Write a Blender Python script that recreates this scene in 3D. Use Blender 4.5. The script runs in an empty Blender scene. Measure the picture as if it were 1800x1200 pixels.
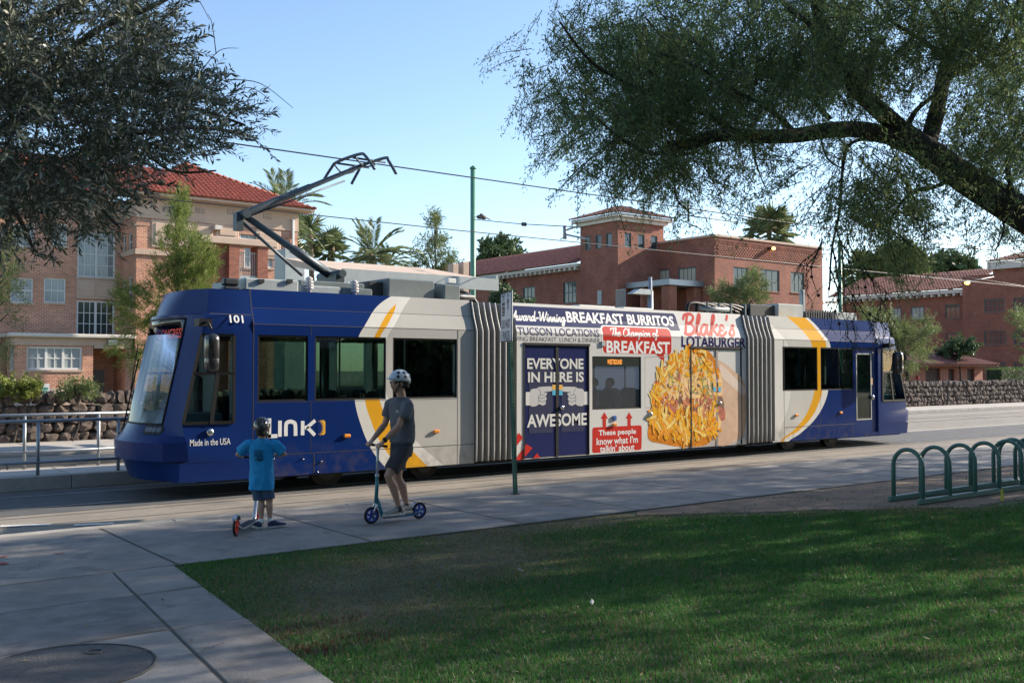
import bpy, bmesh, math, random
import numpy as np
from mathutils import Vector, Matrix, noise
random.seed(7); RNG = np.random.default_rng(7)
SC = bpy.context.scene; COL = SC.collection
# ---------------------------------------------------------------- camera
TH = math.radians(37.27); F = 1750.0; H = 1.95; PITCH = math.atan(50/F)
cam = bpy.data.cameras.new('camera'); cam.lens = F/1800*36; cam.sensor_width = 36; cam.clip_start = .05; cam.clip_end = 3000
camo = bpy.data.objects.new('camera', cam); COL.objects.link(camo)
camo.location = (0, 0, H); camo.rotation_euler = (math.pi/2+PITCH, 0, -TH); SC.camera = camo
# ---------------------------------------------------------------- sky, sun, exposure
SUN_EL = math.radians(25); SUN_AZ = math.radians(14)
S = Vector((math.cos(SUN_EL)*math.cos(SUN_AZ), -math.cos(SUN_EL)*math.sin(SUN_AZ), math.sin(SUN_EL)))
w = bpy.data.worlds.new('World'); SC.world = w; w.use_nodes = True
nt = w.node_tree; bg = nt.nodes['Background']; sky = nt.nodes.new('ShaderNodeTexSky')
sky.sky_type = 'NISHITA'; sky.sun_disc = False; sky.sun_elevation = SUN_EL
sky.sun_rotation = math.atan2(S.x, S.y); sky.altitude = 700; sky.air_density = 1.0; sky.dust_density = .6; sky.ozone_density = 1.6
nt.links.new(sky.outputs[0], bg.inputs[0]); bg.inputs[1].default_value = .13
sl = bpy.data.lights.new('sun', 'SUN'); sl.energy = 4.6; sl.angle = math.radians(.55); sl.color = (1, .88, .73)
so = bpy.data.objects.new('sun', sl); COL.objects.link(so); so.rotation_euler = S.to_track_quat('Z', 'Y').to_euler(); so.location = (30, -20, 40)
vs = SC.view_settings; vs.view_transform = 'Standard'; vs.look = 'None'; vs.exposure = 1.05; vs.gamma = 1; vs.use_curve_mapping = False
# ---------------------------------------------------------------- rays: where a sight line of the camera meets a real plane
RT = Vector((math.cos(TH), -math.sin(TH), 0)); FH = Vector((math.sin(TH), math.cos(TH), 0))
FW = FH*math.cos(PITCH)+Vector((0, 0, math.sin(PITCH))); UP = Vector((0, 0, math.cos(PITCH)))-FH*math.sin(PITCH)
EYE = Vector((0, 0, H))
def ray(px, py): return FW*F+RT*(px-900)+UP*(600-py)
def on_y(px, py, Y): d = ray(px, py); return EYE+d*(Y/d.y)
def on_x(px, py, X): d = ray(px, py); return EYE+d*(X/d.x)
def on_z(px, py, Z): d = ray(px, py); return EYE+d*((Z-H)/d.z)
def at_d(px, py, D): d = ray(px, py); return EYE+d*(D/d.dot(FH))
# ---------------------------------------------------------------- object helpers
def tag(o, label=None, cat=None, group=None, kind=None):
    for k, v in (('label', label), ('category', cat), ('group', group), ('kind', kind)):
        if v: o[k] = v
    return o
def thing(name, label, cat, loc=(0, 0, 0), rz=0, group=None):
    o = bpy.data.objects.new(name, None); COL.objects.link(o); o.location = loc; o.rotation_euler = (0, 0, rz)
    o.empty_display_size = .2
    return tag(o, label, cat, group)
def org(o):
    v = Vector((0, 0, 0))
    while o is not None: v += Vector(o.location); o = o.parent
    return v
def link(name, me, mats, parent=None, loc=None):
    for m in (mats if isinstance(mats, (list, tuple)) else [mats]): me.materials.append(m)
    o = bpy.data.objects.new(name, me); COL.objects.link(o)
    if parent: o.parent = parent
    if loc is not None: o.location = loc
    return o
def dup(root, loc=None, rz=None, label=None, group=None):
    r = root.copy(); COL.objects.link(r)
    if loc is not None: r.location = loc
    if rz is not None: r.rotation_euler = (0, 0, rz)
    tag(r, label, None, group)
    for ch in list(root.children):
        c = ch.copy(); COL.objects.link(c); c.parent = r
        for g in ch.children:
            d = g.copy(); COL.objects.link(d); d.parent = c
    return r
class MB:
    def __init__(s): s.v = []; s.f = []; s.m = []; s.s = []
    def add(s, vs, fs, mi=0, sm=False):
        b = len(s.v); s.v += [tuple(v) for v in vs]
        for f in fs: s.f.append(tuple(i+b for i in f)); s.m.append(mi); s.s.append(sm)
        return s
    def box(s, x0, x1, y0, y1, z0, z1, mi=0):
        return s.add([(x0,y0,z0),(x1,y0,z0),(x1,y1,z0),(x0,y1,z0),(x0,y0,z1),(x1,y0,z1),(x1,y1,z1),(x0,y1,z1)],
              [(0,3,2,1),(4,5,6,7),(0,1,5,4),(1,2,6,5),(2,3,7,6),(3,0,4,7)], mi)
    def obox(s, c, u, v, n, mi=0):
        c, u, v, n = Vector(c), Vector(u), Vector(v), Vector(n)
        P = [c+a*u+b*v+d*n for d in (-1, 1) for a, b in ((-1,-1),(1,-1),(1,1),(-1,1))]
        return s.add(P, [(0,3,2,1),(4,5,6,7),(0,1,5,4),(1,2,6,5),(2,3,7,6),(3,0,4,7)], mi)
    def bar(s, a, b, w, h, mi=0, up=(0, 0, 1)):
        a, b = Vector(a), Vector(b); d = b-a; L = d.length; d.normalize()
        u = d.cross(Vector(up))
        if u.length < 1e-4: u = d.cross(Vector((1, 0, 0)))
        u.normalize(); n = u.cross(d)
        return s.obox((a+b)/2, d*L/2, u*w/2, n*h/2, mi)
    def tube(s, pts, r, n=8, mi=0, sm=True, caps=True):
        pts = [Vector(p) for p in pts]; rs = r if isinstance(r, (list, tuple)) else [r]*len(pts)
        V = []; prev = None
        for i, p in enumerate(pts):
            d = (pts[min(i+1, len(pts)-1)]-pts[max(i-1, 0)])
            if d.length < 1e-9: d = Vector((0, 0, 1))
            d.normalize()
            if prev is None:
                u = d.cross(Vector((0, 0, 1)) if abs(d.z) < .9 else Vector((1, 0, 0)))
            else:
                u = prev-d*prev.dot(d)
                if u.length < 1e-6: u = d.cross(Vector((0, 0, 1)) if abs(d.z) < .9 else Vector((1, 0, 0)))
            u.normalize(); prev = u; q = d.cross(u)
            for k in range(n):
                a = 2*math.pi*k/n; V.append(p+(u*math.cos(a)+q*math.sin(a))*rs[i])
        Fs = [(i*n+k, i*n+(k+1) % n, (i+1)*n+(k+1) % n, (i+1)*n+k) for i in range(len(pts)-1) for k in range(n)]
        s.add(V, Fs, mi, sm)
        if caps:
            b = len(s.v)-len(V)
            s.f.append(tuple(b+k for k in range(n-1, -1, -1))); s.m.append(mi); s.s.append(False)
            e = b+(len(pts)-1)*n; s.f.append(tuple(e+k for k in range(n))); s.m.append(mi); s.s.append(False)
        return s
    def loft(s, rings, mi=0, sm=True, caps=True, closed=True):
        n = len(rings[0]); V = [p for r in rings for p in r]
        rng = range(n) if closed else range(n-1)
        s.add(V, [(i*n+k, i*n+(k+1) % n, (i+1)*n+(k+1) % n, (i+1)*n+k) for i in range(len(rings)-1) for k in rng], mi, sm)
        if caps:
            b = len(s.v)-len(V)
            s.f.append(tuple(b+k for k in range(n-1, -1, -1))); s.m.append(mi); s.s.append(sm)
            e = b+(len(rings)-1)*n; s.f.append(tuple(e+k for k in range(n))); s.m.append(mi); s.s.append(sm)
        return s
    def ball(s, c, r, nu=10, nv=7, mi=0, sm=True):
        c = Vector(c); rx, ry, rz = r if isinstance(r, (tuple, list)) else (r, r, r)
        V = [c+Vector((0, 0, -rz))]
        for j in range(1, nv):
            a = -math.pi/2+math.pi*j/nv
            for k in range(nu):
                b = 2*math.pi*k/nu; V.append(c+Vector((rx*math.cos(a)*math.cos(b), ry*math.cos(a)*math.sin(b), rz*math.sin(a))))
        V.append(c+Vector((0, 0, rz))); Fs = []; T = len(V)-1
        for k in range(nu):
            Fs.append((0, 1+(k+1) % nu, 1+k)); Fs.append((T, T-nu+k, T-nu+(k+1) % nu))
            for j in range(nv-2): a = 1+j*nu; Fs.append((a+k, a+(k+1) % nu, a+nu+(k+1) % nu, a+nu+k))
        return s.add(V, Fs, mi, sm)
    def prism(s, pts, ext, mi=0, sm=False):
        pts = [Vector(p) for p in pts]; e = Vector(ext); n = len(pts)
        return s.add(pts+[p+e for p in pts], [tuple(range(n-1, -1, -1)), tuple(range(n, 2*n))]+[(i, (i+1) % n, n+(i+1) % n, n+i) for i in range(n)], mi, sm)
    def mesh(s, name='mesh', off=(0, 0, 0), bevel=0, recalc=True):
        me = bpy.data.meshes.new(name); o = Vector(off)
        me.from_pydata([tuple(Vector(v)-o) for v in s.v], [], s.f)
        me.polygons.foreach_set('material_index', s.m); me.polygons.foreach_set('use_smooth', s.s)
        if bevel or recalc:
            bm = bmesh.new(); bm.from_mesh(me)
            if recalc: bmesh.ops.recalc_face_normals(bm, faces=bm.faces)
            if bevel:
                es = [e for e in bm.edges if len(e.link_faces) == 2 and e.calc_face_angle(0) > .6]
                bmesh.ops.bevel(bm, geom=es, offset=bevel, segments=1, affect='EDGES', clamp_overlap=True)
            bm.to_mesh(me); bm.free()
        me.update(); return me
    def build(s, name, mats, parent=None, world=True, bevel=0, kind=None, label=None, recalc=True):
        off = org(parent) if (parent and world) else (0, 0, 0)
        o = link(name, s.mesh(name, off, bevel, recalc), mats, parent)
        return tag(o, label, None, None, kind)
def top(mb, name, mats, label, cat, group=None, bevel=0):
    """a thing that is one mesh, its origin at the middle of its foot"""
    a = np.array([tuple(v) for v in mb.v]); c = Vector(((a[:,0].min()+a[:,0].max())/2, (a[:,1].min()+a[:,1].max())/2, a[:,2].min()))
    o = link(name, mb.mesh(name, c, bevel), mats); o.location = c
    return tag(o, label, cat, group)
def struct(mb, name, mats, bevel=0):
    o = link(name, mb.mesh(name, (0, 0, 0), bevel), mats); o['kind'] = 'structure'; return o
def smooth(pts, k=6, closed=False):
    P = [np.array(p, float) for p in pts]; n = len(P); out = []
    for i in range(n if closed else n-1):
        g = lambda j: P[j % n] if closed else P[max(0, min(n-1, j))]
        a, b, c, d = g(i-1), g(i), g(i+1), g(i+2)
        for t in np.linspace(0, 1, k, endpoint=False):
            out.append(.5*((2*b)+(c-a)*t+(2*a-5*b+4*c-d)*t*t+(3*b-a-3*c+d)*t**3))
    if not closed: out.append(P[-1])
    return [tuple(p) for p in out]
# ---------------------------------------------------------------- materials
def nodes(m): m.use_nodes = True; return m.node_tree.nodes, m.node_tree.links
def M(name, col, rough=.6, metal=0, var=0, vs=3, bump=0, bs=20, coat=0, spec=.5, emit=0, ecol=None, spots=None):
    m = bpy.data.materials.new(name); N, L = nodes(m); b = N['Principled BSDF']
    b.inputs['Base Color'].default_value = (*col, 1); b.inputs['Roughness'].default_value = rough; b.inputs['Metallic'].default_value = metal
    b.inputs['Coat Weight'].default_value = coat; b.inputs['Coat Roughness'].default_value = .06; b.inputs['Specular IOR Level'].default_value = spec
    if emit: b.inputs['Emission Color'].default_value = (*(ecol or col), 1); b.inputs['Emission Strength'].default_value = emit
    tc = N.new('ShaderNodeTexCoord')
    if var:
        n1 = N.new('ShaderNodeTexNoise'); n1.inputs['Scale'].default_value = vs; n1.inputs['Detail'].default_value = 8; n1.inputs['Roughness'].default_value = .65
        L.new(tc.outputs['Object'], n1.inputs['Vector'])
        r = N.new('ShaderNodeValToRGB'); r.color_ramp.elements[0].position = .28; r.color_ramp.elements[1].position = .72
        r.color_ramp.elements[0].color = (*[c*(1-var) for c in col], 1); r.color_ramp.elements[1].color = (*[min(1, c*(1+var)) for c in col], 1)
        L.new(n1.outputs[0], r.inputs[0]); out = r.outputs[0]
        if spots:
            n2 = N.new('ShaderNodeTexNoise'); n2.inputs['Scale'].default_value = spots[1]; n2.inputs['Detail'].default_value = 5
            L.new(tc.outputs['Object'], n2.inputs['Vector'])
            r2 = N.new('ShaderNodeValToRGB'); r2.color_ramp.elements[0].position = spots[2]; r2.color_ramp.elements[1].position = spots[2]+.13
            r2.color_ramp.elements[0].color = (0, 0, 0, 1); r2.color_ramp.elements[1].color = (1, 1, 1, 1); L.new(n2.outputs[0], r2.inputs[0])
            mx = N.new('ShaderNodeMix'); mx.data_type = 'RGBA'; L.new(r2.outputs[0], mx.inputs[0]); L.new(out, mx.inputs[6]); mx.inputs[7].default_value = (*spots[0], 1); out = mx.outputs[2]
        L.new(out, b.inputs['Base Color'])
    if bump:
        n3 = N.new('ShaderNodeTexNoise'); n3.inputs['Scale'].default_value = bs; n3.inputs['Detail'].default_value = 6; L.new(tc.outputs['Object'], n3.inputs['Vector'])
        bp = N.new('ShaderNodeBump'); bp.inputs['Strength'].default_value = bump; bp.inputs['Distance'].default_value = .02
        L.new(n3.outputs[0], bp.inputs['Height']); L.new(bp.outputs[0], b.inputs['Normal'])
    return m
def leafmat(name, cols, trans=.35, rough=.5, spec=.3):
    m = bpy.data.materials.new(name); N, L = nodes(m); b = N['Principled BSDF']; g = N.new('ShaderNodeNewGeometry')
    r = N.new('ShaderNodeValToRGB'); e = r.color_ramp.elements
    for i, c in enumerate(cols):
        x = e[i] if i < 2 else e.new(.5)
        x.position = i/(len(cols)-1); x.color = (*c, 1)
    L.new(g.outputs['Random Per Island'], r.inputs[0]); L.new(r.outputs[0], b.inputs['Base Color']); b.inputs['Roughness'].default_value = rough; b.inputs['Specular IOR Level'].default_value = spec
    t = N.new('ShaderNodeBsdfTranslucent'); L.new(r.outputs[0], t.inputs[0])
    mx = N.new('ShaderNodeMixShader'); mx.inputs[0].default_value = trans; L.new(b.outputs[0], mx.inputs[1]); L.new(t.outputs[0], mx.inputs[2])
    L.new(mx.outputs[0], N['Material Output'].inputs[0]); return m
def glassmat(name, tint, refl=1.0, rough=.015, ior=1.5):
    m = bpy.data.materials.new(name); N, L = nodes(m); N.remove(N['Principled BSDF'])
    t = N.new('ShaderNodeBsdfTransparent'); t.inputs[0].default_value = (*tint, 1); g = N.new('ShaderNodeBsdfGlossy'); g.inputs['Roughness'].default_value = rough
    g.inputs[0].default_value = (refl, refl, refl, 1)
    f = N.new('ShaderNodeFresnel'); g2 = N.new('ShaderNodeNewGeometry'); mr = N.new('ShaderNodeMapRange'); mr.inputs[3].default_value = ior; mr.inputs[4].default_value = 1/ior; L.new(g2.outputs['Backfacing'], mr.inputs[0]); L.new(mr.outputs[0], f.inputs[0]); mx = N.new('ShaderNodeMixShader')
    L.new(f.outputs[0], mx.inputs[0]); L.new(t.outputs[0], mx.inputs[1]); L.new(g.outputs[0], mx.inputs[2]); L.new(mx.outputs[0], N['Material Output'].inputs[0]); return m
def brickmat(name, c1, c2, mortar, bw=.21, bh=.072):
    m = bpy.data.materials.new(name); N, L = nodes(m); b = N['Principled BSDF']; b.inputs['Roughness'].default_value = .85
    g = N.new('ShaderNodeNewGeometry'); sx = N.new('ShaderNodeSeparateXYZ'); L.new(g.outputs['Position'], sx.inputs[0])
    ad = N.new('ShaderNodeMath'); L.new(sx.outputs[0], ad.inputs[0]); L.new(sx.outputs[1], ad.inputs[1])
    cb = N.new('ShaderNodeCombineXYZ'); L.new(ad.outputs[0], cb.inputs[0]); L.new(sx.outputs[2], cb.inputs[1])
    t = N.new('ShaderNodeTexBrick'); L.new(cb.outputs[0], t.inputs['Vector'])
    t.inputs['Color1'].default_value = (*c1, 1); t.inputs['Color2'].default_value = (*c2, 1); t.inputs['Mortar'].default_value = (*mortar, 1)
    t.inputs['Scale'].default_value = 1; t.inputs['Brick Width'].default_value = bw; t.inputs['Row Height'].default_value = bh; t.inputs['Mortar Size'].default_value = .012; t.inputs['Bias'].default_value = 0
    n = N.new('ShaderNodeTexNoise'); n.inputs['Scale'].default_value = .7; n.inputs['Detail'].default_value = 6; L.new(g.outputs['Position'], n.inputs['Vector'])
    r = N.new('ShaderNodeMapRange'); r.inputs[1].default_value = .3; r.inputs[2].default_value = .7; r.inputs[3].default_value = .78; r.inputs[4].default_value = 1.15; L.new(n.outputs[0], r.inputs[0])
    mx = N.new('ShaderNodeVectorMath'); mx.operation = 'SCALE'; L.new(t.outputs[0], mx.inputs[0]); L.new(r.outputs[0], mx.inputs['Scale'])
    L.new(mx.outputs[0], b.inputs['Base Color'])
    bp = N.new('ShaderNodeBump'); bp.inputs['Strength'].default_value = .6; bp.inputs['Distance'].default_value = .01; bp.invert = True
    L.new(t.outputs['Fac'], bp.inputs['Height']); L.new(bp.outputs[0], b.inputs['Normal']); return m
MT = dict(
 asphalt=M('asphalt', (.25,.222,.185), .9, var=.2, vs=1.6, bump=.5, bs=90, spots=((.16,.148,.135), .5, .56)),
 asphalt_dark=M('track asphalt', (.10,.10,.10), .9, var=.25, vs=2, bump=.5, bs=80),
 conc=M('concrete', (.222,.207,.195), .85, var=.30, vs=1.7, bump=.25, bs=60, spots=((.15,.14,.132), 1.3, .57)),
 conc_b=M('concrete worn', (.198,.186,.178), .88, var=.35, vs=3.1, bump=.3, bs=50, spots=((.13,.122,.115), 2.6, .52)), conc_c=M('concrete pale', (.24,.225,.21), .85, var=.28, vs=2.4, bump=.25, bs=60, spots=((.17,.16,.15), 3.4, .56)),
 conc2=M('pale concrete', (.42,.39,.35), .85, var=.12, vs=3, bump=.2, bs=60),
 kerb=M('kerb concrete', (.36,.34,.31), .85, var=.2, vs=4, bump=.3, bs=50),
 joint=M('joint dirt', (.07,.065,.055), .95),
 soil=M('lawn soil', (.07,.075,.035), .95, var=.45, vs=2.5, bump=.6, bs=40, spots=((.13,.105,.06), .45, .56)),
 dirt=M('bare dirt', (.21,.142,.098), .95, var=.3, vs=3, bump=.7, bs=30, spots=((.10,.08,.055), 1.4, .58)),
 ground=M('far ground', (.22,.19,.14), .95, var=.2, vs=.3),
 paint_white=M('road paint', (.62,.61,.57), .8, var=.2, vs=9), steel=M('rail steel', (.30,.28,.26), .35, metal=.9, var=.2, vs=20),
 black=M('black rubber', (.010,.010,.011), .5, spec=.3), dark=M('dark grey metal', (.03,.033,.036), .45), grey=M('grey equipment paint', (.14,.17,.175), .5, var=.1, vs=4),
 lgrey=M('light grey equipment paint', (.36,.40,.39), .5, var=.1, vs=4), white=M('white paint', (.75,.75,.72), .45, var=.04, vs=2),
 chrome=M('polished metal', (.62,.62,.62), .22, metal=1), galv=M('galvanised pipe', (.30,.33,.36), .42, metal=.55, var=.12, vs=9),
 green=M('green post paint', (.10,.26,.17), .5, var=.1, vs=8), rackgreen=M('rack green paint', (.065,.17,.15), .42, var=.12, vs=10),
 tile_red=M('red clay tile', (.36,.10,.062), .8, var=.3, vs=3), tile_dk=M('weathered clay tile', (.22,.085,.07), .85, var=.35, vs=3, spots=((.32,.12,.08), 5, .56)),
 cream=M('cream stone', (.52,.385,.295), .8, var=.10, vs=1.5), creamw=M('white cornice', (.60,.56,.50), .7, var=.08, vs=2),
 brick_l=brickmat('orange brick', (.60,.25,.135), (.38,.15,.088), (.60,.48,.39), .25, .095), brick_r=brickmat('red brick', (.34,.105,.06), (.20,.06,.038), (.27,.16,.12), .25, .095),
 pane=M('dark window', (.03,.04,.045), .06, spec=.8), blind=M('blind window', (.33,.36,.36), .25, var=.1, vs=4), frame_w=M('window frame white', (.66,.66,.63), .5), frame_g=M('window frame green', (.07,.11,.11), .5),
 bark=M('dark bark', (.055,.046,.040), .9, var=.35, vs=9, bump=.8, bs=35), bark2=M('olive bark', (.075,.065,.052), .9, var=.3, vs=9, bump=.7, bs=30), barkp=M('palm bark', (.16,.115,.075), .9, var=.3, vs=6, bump=.6, bs=20),
)
# ================================================================ ground, road, pavements
YK, YS = 12.3, 9.42         # near kerb line, lawn edge of the near pavement
Y0, W = 14.76, 2.46         # near side of the streetcar, its width
Y1 = Y0+W; YC = Y0+W/2
def sheet(pts, z, name, mat):
    mb = MB(); mb.add([(x, y, z) for x, y in pts], [tuple(range(len(pts)))]); return struct(mb, name, mat)
R = lambda x0, x1, y0, y1: [(x0, y0), (x1, y0), (x1, y1), (x0, y1)]
sheet(R(-900, 1500, -900, 1500), -.06, 'ground', MT['ground'])
sheet(R(-60, 260, YK-.1, 24.7), 0, 'road', MT['asphalt'])
sheet(R(-60, 260, YC-1.35, YC+1.35), .004, 'track_bed', MT['asphalt_dark'])
for k, yy in enumerate((YC-.7175, YC+.7175, 20.55, 21.98)):
    mb = MB(); mb.box(-60, 260, yy-.035, yy+.035, .006, .012); struct(mb, 'rail', MT['steel'])
for yy, wd in ((17.62, .11), (23.2, .12), (12.95, .06)):
    sheet(R(26 if yy == 17.62 else -60, 260, yy-wd/2, yy+wd/2), .008, 'lane_line', MT['paint_white'])
# worn arrow marking on the near lane, left of the walker
mk = MB()
for a, b, c, d in ((455,907,545,908),(545,908,470,919),(0,924,90,921),(130,922,200,919)):
    p, q = on_z(a, b, .008), on_z(c, d, .008)
    n = (q-p).normalized().cross(Vector((0, 0, 1)))*.07
    mk.add([p-n, q-n, q+n, p+n], [(0, 1, 2, 3)])
struct(mk, 'road_marking', MT['paint_white'])
# tar seams on the road
mk = MB(); tar = M('tar seam', (.05,.05,.05), .7)
for yy, x0, x1 in ((13.6, -8, 60), (14.35, -6, 40)):
    pts = [(x, yy+.05*noise.noise(Vector((x*.6, yy, 0))), .006) for x in np.arange(x0, x1, .5)]
    for p, q in zip(pts, pts[1:]): mk.add([(p[0], p[1]-.012, .006), (q[0], q[1]-.012, .006), (q[0], q[1]+.012, .006), (p[0], p[1]+.012, .006)], [(0, 1, 2, 3)])
struct(mk, 'road_seam', tar)

def slabs(root, polys, z0, z1, mat, name='slab', gap=.015, bev=.008):
    for P in polys:
        c = Vector((sum(p[0] for p in P)/len(P), sum(p[1] for p in P)/len(P)))
        Q = []
        for i, p in enumerate(P):      # inset by the gap
            a, b = Vector(P[i-1]), Vector(P[(i+1) % len(P)]); p = Vector(p)
            d1 = (a-p).normalized(); d2 = (b-p).normalized(); Q.append(p+(d1+d2)*gap)
        mb = MB(); dz = random.uniform(-.003, .003)
        mb.prism([(q.x, q.y, z0) for q in Q], (0, 0, z1-z0+dz)); mb.build(name, random.choice((MT['conc'], MT['conc_b'], MT['conc_c'])) if mat is MT['conc'] else mat, root, bevel=bev)
# near pavement
mb = MB(); mb.box(-40, 120, YS, YK-.16, -.05, .1135); sw = struct(mb, 'sidewalk', MT['joint'])
xs = [-8, -5.2, -2.4, .45, 3.22, 5.3, 7.35, 9.3, 11.4, 13.5, 15.6, 17.8, 20, 22.2, 24.5, 26.8, 29, 32, 36, 42, 60, 118]
slabs(sw, [R(a, b, YS+.01, YK-.17) for a, b in zip(xs, xs[1:])], .03, .12, MT['conc'])
mb = MB(); mb.box(-40, 120, YK-.15, YK-.02, -.05, .06); kb = struct(mb, 'kerb', MT['joint'])
xs = list(np.arange(-10, 34, 2.35))+[120]
slabs(kb, [R(a, b, YK-.155, YK) for a, b in zip(xs, xs[1:])], -.02, .122, MT['kerb'], 'kerb_stone', .005, .012)
# footpath that leads to the camera, slightly askew
mb = MB(); mb.add([(-.75, -14, .113), (.66, -14, .113), (3.15, YS, .113), (.2, YS, .113)], [(0, 1, 2, 3)]); wk = struct(mb, 'walkway', MT['joint'])
def wx(y, k):               # k = 0 left edge, 1 seam, 2 right edge
    e = 3.18+(y-9.4)*.105
    return (e-3.05, e-.56, e)[k]
ys = [9.41, 8.35, 7.12, 5.62, 4.1, 2.5, .8, -1, -3]
P = []
for a, b in zip(ys, ys[1:]):
    for k in (0, 1): P.append([(wx(b, k), b), (wx(b, k+1), b), (wx(a, k+1), a), (wx(a, k), a)])
slabs(wk, P, .03, .12, MT['conc'], gap=.009)
# manhole
c = on_z(118, 1172, .124); mb = MB()
mb.tube([c-Vector((0, 0, .02)), c], .50, 40, 1, sm=False)
mh = thing('manhole_cover', 'round dark iron manhole cover set in the concrete walkway', 'manhole cover', c-Vector((0, 0, .02)))
iron = M('cast iron', (.075,.075,.078), .75, metal=.1, var=.25, vs=12, bump=.5, bs=60)
mb = MB(); mb.tube([c+Vector((0, 0, -.02)), c+Vector((0, 0, .002))], .50, 44, sm=False); mb.build('cover', iron, mh)
mb = MB(); pr = [c+Vector((math.cos(a)*.515, math.sin(a)*.515, 0)) for a in np.linspace(0, 2*math.pi, 45)]; mb.tube(pr, .008, 6, caps=False); mb.build('frame', iron, mh)
mb = MB(); q = c+Vector((.22, .24, 0)); mb.tube([q+Vector((math.cos(a)*.05, math.sin(a)*.05, .004)) for a in np.linspace(0, 2*math.pi, 17)], .006, 6, caps=False); mb.build('lift_ring', iron, mh)
# red survey paint marks on the concrete and the grass
redp = M('red survey paint', (.30,.05,.05), .9, var=.5, vs=30)
mk = MB()
for a, b, c2, d, wd in ((0,978,14,976,.03),(0,991,12,988,.05),(96,972,114,971,.02)):
    p, q = on_z(a, b, .126), on_z(c2, d, .126); n = (q-p).normalized().cross(Vector((0, 0, 1)))*wd
    mk.add([p-n*.5, q-n, q+n*.7, p+n], [(0, 1, 2, 3)])
struct(mk, 'survey_mark', redp)
# lawn ground and the bare patch by the racks
sheet([(1.65, -14), (60, -14), (60, YS), (wx(9.42, 2), YS), (wx(0, 2), 0)], .10, 'lawn', MT['soil'])
sheet([(-40, -14), (-.78, -14), (wx(0, 0), 0), (wx(9.4, 0), YS), (-40, YS)], .10, 'lawn', MT['soil'])
dp = []
for x in np.arange(7.6, 60, .35): dp.append((x, YS-.02))
low = lambda x: 9.2-2.2*min(1, max(0, (x-9)/4.0))-.4*min(1, max(0, (x-14)/8))+.16*noise.noise(Vector((x*1.1, 3, 0)))+.08*noise.noise(Vector((x*3.7, 7, 0)))
dp = [(x, YS-.02) for x in np.arange(60, 8.9, -.4)]+[(x, low(x)) for x in np.arange(9.0, 60, .2)]
sheet(dp, .106, 'bare_earth', MT['dirt'])
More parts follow.
